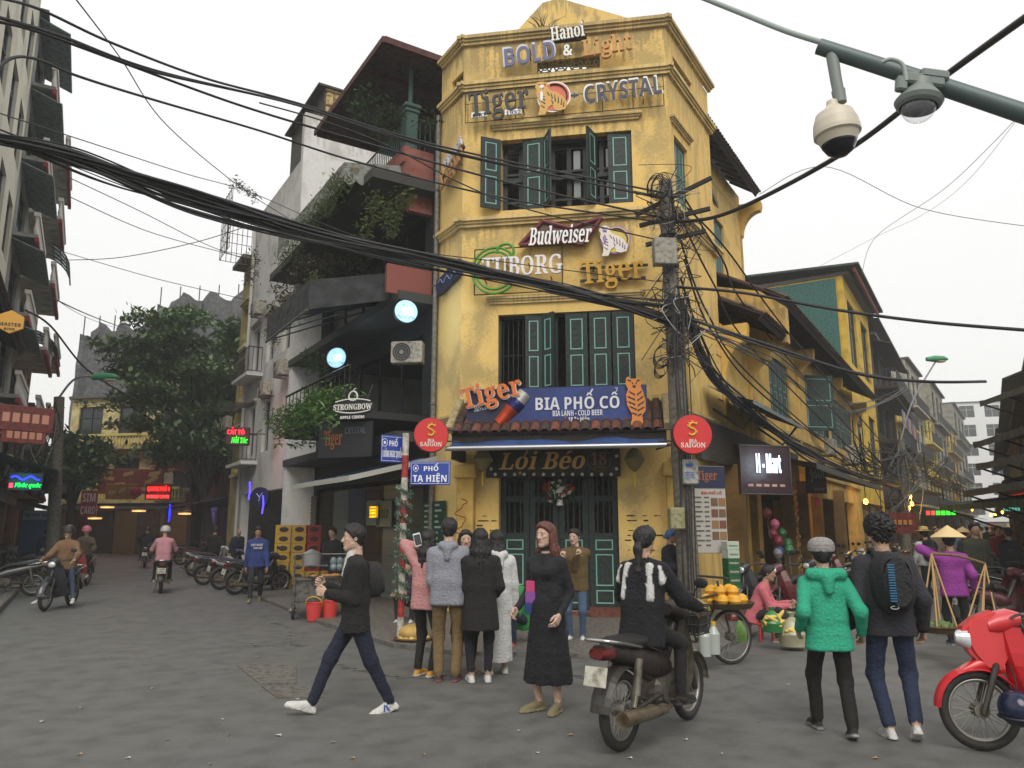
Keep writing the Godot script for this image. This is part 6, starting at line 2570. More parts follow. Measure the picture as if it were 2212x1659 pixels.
func row_house(label: String, t: Transform3D, w: float, h: float, col: Material, floors: int, opt := {}) -> Node3D:
	var o := thing("street_house", label, "house", t, opt.get("group", "houses along the streets"))
	var fh := (h - 3.2) / maxi(1, floors - 1)
	var holes := []
	var cnt: int = opt.get("n", 2)
	for f in floors - 1:
		for i in cnt:
			var ww := w / cnt
			holes.append(Rect2(ww * i + ww * .2, 3.4 + f * fh + fh * .16, ww * .6, fh * .62))
	var m := MB.new()
	var shop := Rect2(.25, .03, w - .5, 2.75)
	wall(m, 0, w, 0, h, holes + [shop], .25)
	obj("wall", m, col, o)
	m = MB.new()
	var deep: float = opt.get("deep", 6.0)
	m.span(V(.02, 0, -deep), V(w - .02, h - .02, -deep + .2))
	m.span(V(.0, 0, -deep), V(.2, h - .01, -.26))
	m.span(V(w - .2, 0, -deep), V(w, h - .01, -.26))
	m.span(V(.2, h - .2, -deep + .2), V(w - .2, h - .03, -.26))
	m.span(V(.2, 3.0, -deep + .2), V(w - .2, 3.2, -.26))
	obj("shell", m, col, o)
	var nd := maxi(2, int(w / 1.7))
	for i in nd:
		m = MB.new()
		var dw := (w - .5) / nd
		m.cbox(V(.25 + (i + .5) * dw, 1.38, -.4 + .1 * (i % 2)), V(dw - .05, 2.7, .06), .01)
		if i % 3 == 0:
			for k in 12:
				m.cbox(V(.25 + (i + .5) * dw, .2 + k * .22, -.36 + .1 * (i % 2)), V(dw - .1, .19, .05), .02)
		else:
			for k in 2:
				m.cbox(V(.25 + (i + .5) * dw, .75 + k * 1.25, -.36 + .1 * (i % 2)), V(dw * .7, 1.0, .05), .02)
		obj("shop_front", m, [mt(132, 130, 124, .7, 0, "dirt"), mt(150, 112, 66, .8), mt(74, 96, 98, .5), mt(128, 72, 58, .8), mt(96, 84, 70, .8), mt(168, 150, 100, .8)][(i + label.length()) % 6], o)
	var fm: Material = opt.get("frame", mt(40, 56, 54, .7))
	for r in holes:
		m = MB.new()
		m.span(V(r.position.x, r.position.y, -.2), V(r.end.x, r.end.y, -.17))
		obj("pane", m, mt(44, 50, 52, .25), o)
		m = MB.new()
		bar_frame(m, r, -.13, .035)
		m.rod(V(r.get_center().x, r.position.y, -.13), V(r.get_center().x, r.end.y, -.13), .03, 5)
		m.rod(V(r.position.x, r.position.y + r.size.y * .66, -.13), V(r.end.x, r.position.y + r.size.y * .66, -.13), .025, 5)
		obj("window_frame", m, fm, o)
	for f in floors - 1:
		var y := 3.3 + f * fh
		if opt.get("balcony", 0) > 0:
			var bd: float = opt.balcony
			m = MB.new()
			m.span(V(.05, y - .14, .0), V(w - .05, y, bd))
			obj("balcony_floor", m, col, o)
			m = MB.new()
			if opt.get("stone", false):
				var k := int(w / .22)
				for i in k:
					m.lathe([V2(.05, 0), V2(.075, .2), V2(.04, .45), V2(.06, .7)], 7, TT(V(.15 + i * (w - .3) / (k - 1), y, bd - .1)))
				m.span(V(.05, y + .7, bd - .2), V(w - .05, y + .85, bd))
			else:
				rail(m, V(.08, y, bd - .05), V(w - .08, y, bd - .05), .95, .15)
				rail(m, V(.08, y, .05), V(.08, y, bd - .05), .95, .15)
				rail(m, V(w - .08, y, .05), V(w - .08, y, bd - .05), .95, .15)
			obj("balustrade" if opt.get("stone", false) else "railing", m, opt.get("rail", mt(50, 52, 52, .6)), o)
			if opt.get("band", false):
				m = MB.new()
				m.span(V(.03, y - .3, bd - .1), V(w - .03, y - .12, bd + .04))
				obj("red_band", m, mt(140, 50, 48, .8), o)
		if opt.get("hood", false):
			m = MB.new()
			m.box(V(w * .5, y + fh * .86, .5), V(w * .95, .05, 1.2), Basis(V(1, 0, 0), .35))
			obj("hood", m, opt.get("hood_mat", mt(76, 78, 76, .8, 0, "rust")), o)
	if opt.get("awning", false):
		m = MB.new()
		m.box(V(w * .5, 2.95, .75), V(w * .98, .05, 1.7), Basis(V(1, 0, 0), .22))
		obj("awning", m, opt.get("awning_mat", mt(70, 74, 72, .8, 0, "tarp")), o)
	m = MB.new()
	m.span(V(-.05, h, -deep), V(w + .05, h + .16, .3))
	if opt.get("roof", "") == "shed":
		m.box(V(w * .5, h + 1.2, -deep * .4), V(w * 1.05, .08, deep), Basis(V(1, 0, 0), .12))
		for x in [.2, w - .2]:
			m.rod(V(x, h, -.3), V(x, h + 1.0, -.3), .05, 6)
	obj("roof", m, opt.get("roof_mat", mt(92, 88, 84, .9, 0, "dirt")), o)
	return o
func right_row() -> void:
	var body := mt(30, 62, 58, .6, 0, "wood")
	var trim := mt(126, 176, 165, .6)
	var pe := fp(R, 1519, 215).x + .42
	var b2 := 5.3
	var b3 := 23.4
	var e1 := fp(R, 1640, 664, 1.0).y
	var e2 := fp(R, 1780, 732, 1.0).y
	for q in [[pe, b2, e1, [[1534, 767, 1571, 860]], "two storey yellow house with a deep tiled eave next to the corner house"], [b2, b3, e2, [[1663, 782, 1704, 904], [1743, 834, 1791, 941], [1795, 876, 1840, 970], [1843, 915, 1863, 985]], "long two storey yellow house with green shutters under stepped tiled eaves"]]:
		var o := thing("street_house", q[4], "house", R, "houses along the streets")
		var holes := []
		for k in q[3]:
			holes.append(rect_px(R, k[0], k[1], k[2], k[3]))
		var m := MB.new()
		wall(m, q[0], q[1], 3.3, q[2] - .1, holes, .3)
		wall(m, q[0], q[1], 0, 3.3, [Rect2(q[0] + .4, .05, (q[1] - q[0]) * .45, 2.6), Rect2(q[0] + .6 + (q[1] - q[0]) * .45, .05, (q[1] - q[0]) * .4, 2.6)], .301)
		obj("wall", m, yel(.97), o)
		m = MB.new()
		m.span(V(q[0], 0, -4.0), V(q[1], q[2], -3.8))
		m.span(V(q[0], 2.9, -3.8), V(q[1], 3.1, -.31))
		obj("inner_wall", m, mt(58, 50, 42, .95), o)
		for r in holes:
			var n := 2 if r.size.x < 2.2 else 4
			for i in n:
				leaf(o, Transform3D(BY(-.9 if q[0] > 5 and i == 0 and r == holes[1] else .0), V(r.position.x + r.size.x * i / n + .01, r.position.y, -.1)), r.size.x / n - .02, r.size.y, [[.06, .46], [.54, .94]], body, trim)
		roof_strip(o, q[0], q[1] - .1, q[2], 1.0, 4.2, .5, "roof")
		m = MB.new()
		m.span(V(q[0] + .02, 3.3, .0), V(q[1] - .02, 3.46, .1))
		m.span(V(q[0] + .02, 4.3, .0), V(q[1] - .02, 4.4, .06))
		obj("string_course", m, mt(190, 168, 104, .9, 0, "plaster"), o)
		for x in ([q[0] + .1, q[1] - .12] if q[1] < 10 else [b2 + .25, 11.0, 16.5, b3 - .2]):
			m = MB.new()
			corbel(m, x - .1, x + .1, q[2] - .17, .6, 1.5)
			m.span(V(x - .13, 3.5, .0), V(x + .13, q[2] - 1.2, .05))
			obj("corbel", m, yel(), o)
		if q[1] < 10:      # raised party wall between the two
			m = MB.new()
			var pl := PackedVector2Array([V2(1.0, e1 - .2), V2(1.0, e1 + .7), V2(.4, e1 + 1.2), V2(-1.6, e1 + 1.75), V2(-3.8, e1 + 2.2), V2(-3.8, e1 - .2)])
			m.prism(pl, .3, Transform3D(Basis(V(0, 0, 1), V(0, 1, 0), V(-1, 0, 0)), V(b2 + .12, 0, 0)))
			obj("party_wall", m, stained("party", 96, 64, srgb(200, 164, 92), srgb(92, 80, 58), [[.0, 1.0, .6]], 1.0, V2(4, 2)), o)
		else:
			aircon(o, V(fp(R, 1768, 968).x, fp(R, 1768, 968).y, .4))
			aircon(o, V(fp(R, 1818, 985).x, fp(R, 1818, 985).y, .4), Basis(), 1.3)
	var t := R.translated_local(V(b3, 0, 0))
	var o := row_house("tall house with teal sheet cladding on its side above the tiled eaves", t, 9.0, 13.3, mt(214, 178, 62, .9, 0, "plaster"), 3, {"n": 2, "deep": 9.0, "group": "houses along the streets"})
	for i in 22:
		var m := MB.new()
		m.span(V(-.06, 8.0, -.3 - (i + 1) * .4), V(-.02 - .02 * (i % 2), 13.2, -.302 - i * .4))
		obj("cladding_sheet", m, mt(44, 104, 98, .6, 0, "dirt"), o)
	var m := MB.new()
	m.box(V(4.4, 13.9, -4.3), V(9.6, .1, 10.2), Basis(V(1, 0, 0), .05))
	obj("upper_roof", m, mt(66, 84, 78, .8, 0, "rust"), o)
	m = MB.new()
	m.span(V(-.2, 13.35, .5), V(9.0, 13.7, .6))
	obj("roof_band", m, mt(140, 60, 52, .7), o)
	t = R.translated_local(V(b3 + 9.2, 0, 0))
	o = row_house("dark weathered timber house hung with laundry after the teal-clad house", t, 11.0, 12.4, mt(66, 56, 50, .95, 0, "wood"), 4, {"n": 3, "balcony": 1.2, "hood": true, "awning": true, "roof": "shed"})
	for i in 9:
		m = MB.new()
		m.span(V(.4 + i * 1.15, 7.2, 1.22), V(1.0 + i * 1.15, 8.1, 1.26))
		obj("laundry", m, [mt(90, 110, 140, .9), mt(150, 140, 120, .9), mt(120, 60, 54, .9)][i % 3], o)
	var cols := [mt(222, 192, 84, .9, 0, "plaster"), mt(172, 168, 156, .9, 0, "plaster"), mt(226, 204, 100, .9, 0, "plaster"), mt(146, 142, 128, .9, 0, "plaster"), mt(190, 160, 80, .9, 0, "plaster"), mt(140, 136, 128, .9, 0, "plaster")]
	var names := ["yellow house with planted balconies past the timber house", "grey house with iron balconies along the market street", "pale yellow house with hooded windows along the market street", "weathered grey house far along the market street", "ochre house far along the market street", "last grey house before the street's end"]
	var s := b3 + 20.4
	var s_far := s
	var far_t := frame(R * V(s, 0, 0), ray(2240, 1140))
	for i in 6:
		var w: float = [8.0, 9.0, 9.0, 12.0, 14.0, 18.0][i]
		row_house(names[i], far_t.translated_local(V(s - s_far, 0, 0)), w - .1, [11.4, 14.6, 11.6, 15.6, 13.0, 17.0][i], cols[i], 4, {"n": 3, "balcony": .6, "awning": true, "awning_mat": mt(52, 84, 66, .8, 0, "tarp") if i % 2 else mt(90, 60, 54, .8, 0, "tarp")})
		var spots := []
		for k in 6:
			spots.append(far_t * V(s - s_far + rf(.3, w - .5), 6.2 + 2.9 * (k % 3) + rf(-.3, .4), 1.1))
		plant("potted greenery spilling over the balconies of the " + ["first", "second", "third", "fourth", "fifth", "sixth"][i] + " house past the timber house", spots, Color(.08, .13, .04), "balcony_plant", .4, .9)
		s += w
	t = frame(pz(2088, 1140, 150) * V(1, 0, 1), V(1, 0, .25))
	row_house("pale modern block with wide windows closing the market street", t, 9, 26.0, mt(212, 214, 214, .8), 7, {"n": 2, "frame": mt(220, 220, 220, .7)})
	right_shops(pe, b2, b3)
func right_shops(pe: float, b2: float, b3: float) -> void:
	var o := thing("retractable_awning", "grey retractable awning stretched out over the market street shops", "awning", R)
	var a := fp(R, 1483, 818, .1)
	var c := sp(R, 1736, 922, 6.2)
	canopy(o, 1.3, 6.2, .1, c.x, a.y + .1, c.y, .08, mt(128, 138, 138, .75, 0, "tarp"), mt(110, 118, 118, .7), .0, "cloth")
	var m := MB.new()
	for s in [1.9, 5.6]:
		m.tube([V(s, a.y - .35, .05), V(s + .5, a.y - .75, c.x * .5), V(s, c.y - .06, c.x - .05)], .03, 6)
	obj("arm", m, mt(54, 52, 50, .6), o)
	o = thing("shop_fascia", "dark sooty fascia and tarpaulin over the market street shop doors", "fascia", R)
	m = MB.new()
	m.span(V(.5, 2.95, .12), V(9.5, 3.75, .2))
	obj("board", m, mt(48, 44, 40, .9, 0, "dirt"), o)
	canopy(o, 2.6, 14.0, .1, 1.9, 3.5, 2.95, .12, mt(56, 58, 60, .85, 0, "tarp"), mt(70, 68, 64, .85), .0, "tarpaulin")
	var t := Transform3D(BY(.28), pz(1654, 1015, 15.2))
	o = thing("shop_sign", "lit H - Mart letters on a dark red board over the market street shops", "sign", t)
	m = MB.new()
	m.cbox(V(0, 0, -.05), V(1.15, .98, .1), .01)
	obj("board", m, mt(46, 24, 30, .6, 0, "dirt"), o)
	m = MB.new()
	bar_frame(m, Rect2(-.57, -.48, 1.14, .96), .01, .015)
	obj("frame", m, mt(50, 40, 38, .6), o)
	lit_words("H - Mart", V(-.22, -.06, .01), .56, .38, [205, 220, 232], .85, o)
	neon_light(o, V(0, .1, .3), Color(.85, .93, 1), .3, .3)
	m = MB.new()
	for k in 5:
		m.span(V(-.42 + k * .18, -.33, .002), V(-.3 + k * .18, -.28, .006))
	obj("small_print", m, mt(150, 110, 100, .7), o)
	t = Transform3D(BY(.45), pz(1766, 1032, 18.6))
	o = thing("shop_sign", "dark shop board with grey cut-out letters beside the lit market sign", "sign", t)
	m = MB.new()
	m.cbox(V(0, 0, -.05), V(.62, .75, .08), .01)
	obj("board", m, mt(50, 46, 44, .7), o)
	words("Jout", V(-.26, -.1, .0), .5, .32, .02, mt(158, 152, 142, .6), o, "sansbold", .1)
	m = MB.new()
	for k in 6:
		m.span(V(-.14 + k * .06, -.3, .0), V(-.1 + k * .06, -.24, .006))
	obj("small_print", m, mt(150, 110, 100, .6), o)
	t = Transform3D(BY(.5), pz(1765, 1085, 18.6))
	o = thing("price_tag", "small red placard hanging under the dark shop board", "placard", t)
	m = MB.new()
	m.cbox(Vector3.ZERO, V(.16, .2, .02), .004)
	m.rod(V(0, .1, 0), V(0, .3, 0), .004, 4)
	obj("card", m, mt(150, 46, 42, .7), o)
	t = Transform3D(BY(.22), pz(1530, 1100, 14.0))
	o = thing("menu_board", "tall beer bar menu board with prices and food pictures beside the utility pole", "board", t)
	m = MB.new()
	m.cbox(V(0, 0, -.03), V(.72, 1.56, .05), .01)
	obj("panel", m, mt(170, 166, 158, .7), o)
	m = MB.new()
	m.span(V(-.355, .38, .0), V(.355, .775, .006))
	obj("header", m, mt(28, 34, 64, .6), o)
	words("Tiger", V(-.2, .48, .007), .4, .22, .004, mt(150, 84, 40, .6), o, "serifbold")
	words("BIA PHỐ CỔ", V(-.12, .27, .0), .4, .06, .004, mt(170, 50, 44, .7), o)
	m = MB.new()
	for i in 11:
		m.span(V(-.33, .2 - i * .085, .0), V(-.33 + .2 + .04 * sin(i * 3.0), .225 - i * .085, .003))
		m.span(V(-.07, .2 - i * .085, .0), V(.02, .225 - i * .085, .003))
	obj("price_lines", m, mt(84, 80, 76, .7), o)
	for i in 4:
		for k in 2:
			m = MB.new()
			m.span(V(.06 + k * .15, .06 - i * .2, .0), V(.19 + k * .15, .2 - i * .2, .004))
			obj("food_picture", m, [mt(104, 78, 58, .7), mt(110, 66, 50, .7), mt(134, 100, 60, .7)][(i + k * 2) % 3], o)
	for q in [[1597, 8.2, 0], [1712, 10.6, 1], [1745, 12.4, 0], [1820, 17.5, 0]]:
		o = thing("shop_pillar", ["ochre plaster pillar between the dark market shop doors", "ochre pillar covered in small yellow and pink paper flowers"][q[2]], "pillar", R)
		var x := fp(R, q[0], 1150, .2).x
		m = MB.new()
		m.cbox(V(x, 1.5, .15), V(.4, 3.0, .36), .02)
		obj("shaft", m, mt(136, 108, 62, .9, 0, "plaster"), o)
		if q[2]:
			for k in 90:
				m = MB.new()
				m.t = Transform3D(Basis.from_euler(V(rf(-.4, .4), rf(-.4, .4), rf(0, 3))), V(x + rf(-.22, .22), rf(.3, 2.9), .345))
				m.disc(Vector3.ZERO, V(.045, 0, 0), V(0, .045, 0), 5)
				obj("paper_flower", m, mt(190, 160, 60, .7) if k % 4 else mt(170, 80, 110, .7), o)
	var bc := [[120, 40, 60], [40, 92, 54], [44, 62, 110], [176, 90, 124], [110, 44, 44], [56, 110, 70], [120, 120, 128]]
	for i in 9:
		o = thing("balloon", "party balloon in the cluster inside the shop doorway behind the menu board", "balloon", TT(pz(1676 + rf(-34, 30), 1150 + rf(-46, 46), 16.4 + rf(-.2, .2))), "party balloons in the shop doorway")
		m = MB.new()
		m.lathe([V2(.012, -.14), V2(.006, -.125), V2(.06, -.08), V2(.1, .0), V2(.085, .07), V2(.04, .11), V2(.0, .12)], 12)
		obj("skin", m, mt(bc[i % 7][0], bc[i % 7][1], bc[i % 7][2], .35), o)
		m = MB.new()
		m.tube([V(0, -.13, 0), V(.02, -.5, .02)], .003, 4)
		obj("string", m, mt(150, 150, 150, .7), o)
	for i in 9:
		var y := .14 + i * .24
		o = thing("drink_carton", ["red water carton in the stack by the menu board", "green beer carton in the stack by the menu board", "white and green beer carton topping the stack by the menu board"][0 if i < 3 else (1 if i < 7 else 2)], "carton", Transform3D(BY(.35 + .05 * sin(i * 2.0)).scaled(Vector3.ONE * .62), pz(1583, 1290, 13.9) * V(1, 0, 1) + UP * (y * .62 + .06)), "cartons stacked by the menu board")
		m = MB.new()
		m.cbox(Vector3.ZERO, V(.4, .235, .3), .008)
		obj("box", m, mt(120, 36, 40, .8) if i < 3 else (mt(30, 84, 46, .8) if i < 7 else mt(170, 180, 166, .8)), o)
		words("BIVINA" if i < 3 else "Heineken", V(-.15, -.03, .151), .3, .06, .003, mt(200, 180, 176, .7) if i < 7 else mt(40, 100, 56, .7), o)
	for q in [["red and green lit running sign over the market crowd", 2032, 1108, 36.0, 1.3, [60, 230, 50]], ["small red lit sign under the far awnings", 2196, 1082, 30.0, .4, [235, 60, 40]], ["small blue-green lit sign far along the market", 2185, 1100, 44.0, .9, [60, 120, 110]]]:
		t = Transform3D(BY(-.2), pz(q[1], q[2], q[3]))
		o = thing("lit_sign", q[0], "sign", t)
		m = MB.new()
		m.cbox(V(0, 0, -.05), V(q[4], .28, .08), .01)
		m.rod(V(0, .14, -.05), V(0, .7, -.05), .015, 5)
		obj("board", m, mt(24, 22, 22, .6), o)
		for k in 6:
			m = MB.new()
			m.span(V((k / 6.0 - .48) * q[4], -.09, .0), V((k / 6.0 - .36) * q[4], .09, .02))
			obj("lit_segment", m, glow(235, 50, 60, 1.0) if k < 2 and q[4] > 1 else glow(q[5][0], q[5][1], q[5][2], 1.0), o)
		neon_light(o, V(0, 0, .4), Color8(q[5][0], q[5][1], q[5][2]), .4, .3)
	for q in [[1870, 1083, 22.0], [1966, 1072, 30.0], [1970, 1088, 30.0], [1963, 1097, 30.0], [2150, 1110, 40.0], [2140, 1112, 40.0], [2165, 1106, 42.0], [2100, 1101, 52.0]]:
		o = thing("bare_bulb", "warm bare bulb glowing under the market awnings", "lamp", TT(pz(q[0], q[1], q[2])), "bulbs under the market awnings")
		m = MB.new()
		m.ball(Vector3.ZERO, V(.07, .08, .07), Basis(), 10)
		obj("bulb", m, glow(255, 200, 90, 2.0), o)
		m = MB.new()
		m.rod(V(0, .08, 0), V(0, .6, 0), .012, 5)
		obj("cord", m, mt(30, 30, 30, .7), o)
		neon_light(o, V(0, -.12, 0), Color(1, .75, .35), .9, .07)
	t = Transform3D(BY(.3), pz(1936, 1130, 24.0))
	o = thing("shop_sign", "faded red banner hanging across a market shop front", "banner", t)
	m = MB.new()
	for k in 8:
		m.quad(V(-.8 + k * .2, -.32, .03 * sin(k)), V(-.6 + k * .2, -.32, .03 * sin(k + 1.0)), V(-.6 + k * .2, .32, 0), V(-.8 + k * .2, .32, 0))
	obj("cloth", m, mt(120, 44, 36, .8, 0, "tarp"), o)
	m = MB.new()
	for k in 6:
		m.span(V(-.55 + k * .2, -.05, .03), V(-.42 + k * .2, .1, .034))
	obj("print", m, mt(170, 120, 60, .8), o)
func right_awnings() -> void:      # tiers of dark awnings on the other side of the market street
	var o := thing("awning_stack", "tiers of dark sloping awnings jutting over the market street opposite the yellow houses", "awning")
	var tiers := [[2116, 868, 2330, 790, 15.5], [2102, 957, 2330, 882, 13.5], [2108, 1004, 2330, 950, 13.0], [2080, 1062, 2330, 1016, 13.6], [2030, 1092, 2330, 1068, 15.5]]
	for i in tiers.size():
		var q: Array = tiers[i]
		var a := pz(q[0], q[1], q[4] + 5.0)
		var b := pz(q[2], q[3], q[4] - 3.0)
		var cc := a + V(4.2, .55, 1.2)
		var d := b + V(4.2, .6, 1.2)
		var m := MB.new()
		var dn := UP * -.06
		m.quad(a, b, d, cc)
		m.quad(a + dn, cc + dn, d + dn, b + dn)
		m.quad(a + UP * -.14, b + UP * -.14, b, a)
		obj("awning_sheet", m, [mt(84, 90, 92, .8, 0, "rust"), mt(70, 74, 78, .8, 0, "tarp"), mt(64, 70, 74, .8, 0, "tarp"), mt(74, 78, 78, .8, 0, "tarp"), mt(50, 96, 74, .8, 0, "tarp")][i], o)
		m = MB.new()
		for k in 4:
			var p := a.lerp(b, k / 3.0)
			m.rod(p, p + V(3.9, .5, 1.1), .03, 5)
			m.rod(p + UP * -.05, p + V(1.6, -.7, .4), .025, 5)
		obj("frame", m, mt(40, 38, 36, .7), o)
	var w0 := pz(2290, 1140, 12.0) * V(1, 0, 1)
	var t := frame(w0 + V(.8, 0, 4), -R.basis.x)
	var dn := ["dark house front behind the tiers of awnings", "grey house past the tiers of awnings", "ochre house past the tiers of awnings", "far grey house opposite the yellow row"]
	for i in 4:
		t.origin = w0 + V(1.2, 0, 0) + R.basis.x * (16.0 + 26.0 * i)
		row_house(dn[i], t, 25.9 if i else 9.0, [5.4, 7.6, 8.8, 9.0][i], [mt(150, 140, 112, .9, 0, "plaster"), mt(120, 116, 108, .9, 0, "plaster"), mt(150, 128, 76, .9, 0, "plaster"), mt(110, 108, 104, .9, 0, "plaster")][i], 2, {"n": 6, "awning": true, "hood": true})
func left_row() -> void:
	var l0 := gp(0, 1312)
	var dl := (gp(78, 1236) - l0).normalized()
	var E := frame(l0, dl)
	E.origin -= E.basis.z * 1.8
	var cream := stained("cream", 128, 256, srgb(212, 209, 190), srgb(140, 136, 120), [[.0, 2.0, .4]], .7, V2(9, 18))
	var wr := mt(206, 202, 194, .8)
	row_house("tall cream house with dark strip windows behind the cable bundle", E.translated_local(V(-2, 0, 0)), 13.6, 27.0, cream, 8, {"n": 5, "frame": mt(70, 78, 90, .5)})
	row_house("grey house with white balustrades and red bands under dark hoods", E.translated_local(V(11.7, 0, 0)), 4.9, 21.0, mt(156, 156, 154, .9, 0, "plaster"), 7, {"n": 1, "balcony": .8, "stone": true, "band": true, "rail": wr, "hood": true, "hood_mat": mt(118, 144, 152, .6, 0, "rust")})
	row_house("white house with curved balconies and red bands above the teal canopies", E.translated_local(V(16.7, 0, 0)), 6.0, 20.5, mt(190, 188, 180, .9, 0, "plaster"), 7, {"n": 1, "balcony": 1.2, "stone": true, "band": true, "rail": wr})
	row_house("cream house with one balustrade balcony beyond the curved balconies", E.translated_local(V(22.8, 0, 0)), 6.0, 13.5, mt(196, 184, 140, .9, 0, "plaster"), 4, {"n": 2, "balcony": 1.3, "stone": true, "band": true, "rail": wr})
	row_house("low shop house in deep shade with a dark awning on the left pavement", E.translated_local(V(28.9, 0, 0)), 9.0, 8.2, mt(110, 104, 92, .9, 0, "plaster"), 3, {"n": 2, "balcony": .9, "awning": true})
	row_house("narrow grey shop house beyond the leaning lamp pole", E.translated_local(V(38.0, 0, 0)), 9.0, 7.2, mt(120, 118, 110, .9, 0, "plaster"), 2, {"n": 2, "awning": true})
	for q in [[6.0, 15.6, .0], [15.8, 30.0, .2]]:
		var aw := thing("shop_awning", "deep dark shop awning with ragged edge along the left pavement" if q[0] < 10 else "second dark shop awning farther along the left pavement", "awning", E)
		canopy(aw, q[0], q[1], .0, 2.4, 4.1 + q[2], 3.3 + q[2], .35, mt(58, 56, 52, .85, 0, "tarp"), mt(66, 62, 56, .85, 0, "tarp"), .06, "sheet")
	for q in [[60, 470, 148, 616, "upper curved teal glass canopy on the left house fronts"], [40, 705, 125, 792, "lower curved teal glass canopy above the shop awnings"]]:
		var c := fp(E, q[2], q[3], 1.5)
		var o := thing("glass_canopy", q[4], "canopy", E)
		var m := MB.new()
		var s0 := c.x - 2.6
		var pr := []
		for k in 7:
			var an := PI / 2 * k / 6.0
			pr.append(V2(1.55 * sin(an) + .02, c.y + 1.35 * cos(an) * (1.0 if q[1] < 500 else .85)))
		var gm := StandardMaterial3D.new()
		gm.albedo_color = Color(.3, .55, .58, .8)
		gm.transparency = BaseMaterial3D.TRANSPARENCY_ALPHA
		gm.roughness = .25
		for k in 6:
			m.quad(V(s0, pr[k + 1].y, pr[k + 1].x), V(c.x, pr[k + 1].y, pr[k + 1].x), V(c.x, pr[k].y, pr[k].x), V(s0, pr[k].y, pr[k].x))
		obj("glass", m, gm, o)
		m = MB.new()
		for i in 5:
			var x := lerpf(s0, c.x, i / 4.0)
			var pts := []
			for k in 7:
				pts.append(V(x, pr[k].y, pr[k].x))
			m.tube(pts, .035, 5)
		for k in 7:
			m.rod(V(s0, pr[k].y, pr[k].x), V(c.x, pr[k].y, pr[k].x), .02, 5)
		obj("ribs", m, mt(60, 84, 84, .6), o)
	var o := thing("tiled_eave", "short dark tiled eave on the left houses beside the hexagon beer sign", "eave", E)
	roof_strip(o, fp(E, -30, 690, 1.0).x, fp(E, 62, 680, 1.0).x, fp(E, 30, 690, 1.0).y, 1.0, 1.0, .5, "tile_bed")
	var t := Transform3D(BY(.45), pz(24, 697, 12.6))
	o = thing("beer_sign", "yellow hexagonal MASTER BIER sign on the left houses", "sign", t)
	var m := MB.new()
	var pl := PackedVector2Array()
	for k in 6:
		pl.append(V2(cos(k * PI / 3 + PI / 6) * .22, sin(k * PI / 3 + PI / 6) * .2))
	m.prism(pl, .08)
	m.rod(V(-.2, 0, .03), V(-.7, 0, 0), .02, 5)
	obj("panel", m, mt(190, 140, 44, .5), o)
	words("MASTER", V(-.16, -.08, .081), .32, .06, .004, mt(40, 34, 30, .6), o)
	words("BIER", V(-.08, -.15, .081), .16, .04, .004, mt(40, 34, 30, .6), o)
	for q in [[55, 905, 15.0, 1.0, .5, [104, 40, 36], "dark red shop board with faded print above the left pavement"], [52, 940, 16.0, .8, .35, [120, 50, 40], "lower dark red board under the faded shop board"]]:
		o = thing("shop_board", q[6], "sign", Transform3D(BY(.8), pz(q[0], q[1], q[2])))
		m = MB.new()
		m.cbox(Vector3.ZERO, V(q[3], q[4], .08), .01)
		m.rod(V(-q[3] * .5, 0, 0), V(-q[3] * .5 - .5, 0, -.3), .02, 5)
		obj("board", m, mt(q[5][0], q[5][1], q[5][2], .7, 0, "dirt"), o)
		m = MB.new()
		for k in 5:
			m.span(V(q[3] * (-.4 + .17 * k), -.08, .041), V(q[3] * (-.28 + .17 * k), .1, .046))
		obj("print", m, mt(170, 120, 100, .7), o)
	o = thing("neon_sign", "blue and green neon sign glowing over the left pavement", "sign", Transform3D(BY(.5), pz(55, 1040, 22.0)))
	m = MB.new()
	m.cbox(V(0, 0, -.06), V(.86, .5, .06), .01)
	obj("board", m, mt(22, 22, 26, .6), o)
	m = MB.new()
	var wv := []
	for k in 14:
		wv.append(V(-.36 + k * .055, .1 + .05 * sin(k * .9), .0))
	m.tube(spline(wv, 3), .03, 6)
	obj("neon_tube", m, glow(40, 50, 235, 1.4), o)
	lit_words("Phúc quốc", V(-.26, -.2, .0), .66, .16, [20, 235, 80], 1.2, o, "serifitalic")
	m = MB.new()
	m.cbox(V(-.34, -.12, 0), V(.1, .14, .02), .01)
	obj("neon_block", m, glow(235, 60, 90, 1.0), o)
	neon_light(o, V(0, 0, .4), Color(.3, .7, .7), .5, .3)
	o = thing("tour_board", "tall blue tour office board standing on the left pavement", "board", Transform3D(BY(.3), gp(72, 1236)))
	m = MB.new()
	m.cbox(V(0, 1.45, 0), V(1.15, 1.7, .08), .01)
	m.rod(V(-.4, 0, 0), V(-.4, .6, 0), .03, 6)
	m.rod(V(.4, 0, 0), V(.4, .6, 0), .03, 6)
	obj("board", m, mt(44, 84, 126, .6), o)
	m = MB.new()
	m.span(V(-.55, 1.95, .04), V(.55, 2.28, .046))
	obj("header", m, mt(150, 164, 172, .6), o)
	words("The Sinh Tourist", V(-.5, 2.06, .047), 1.0, .13, .004, mt(34, 60, 120, .6), o)
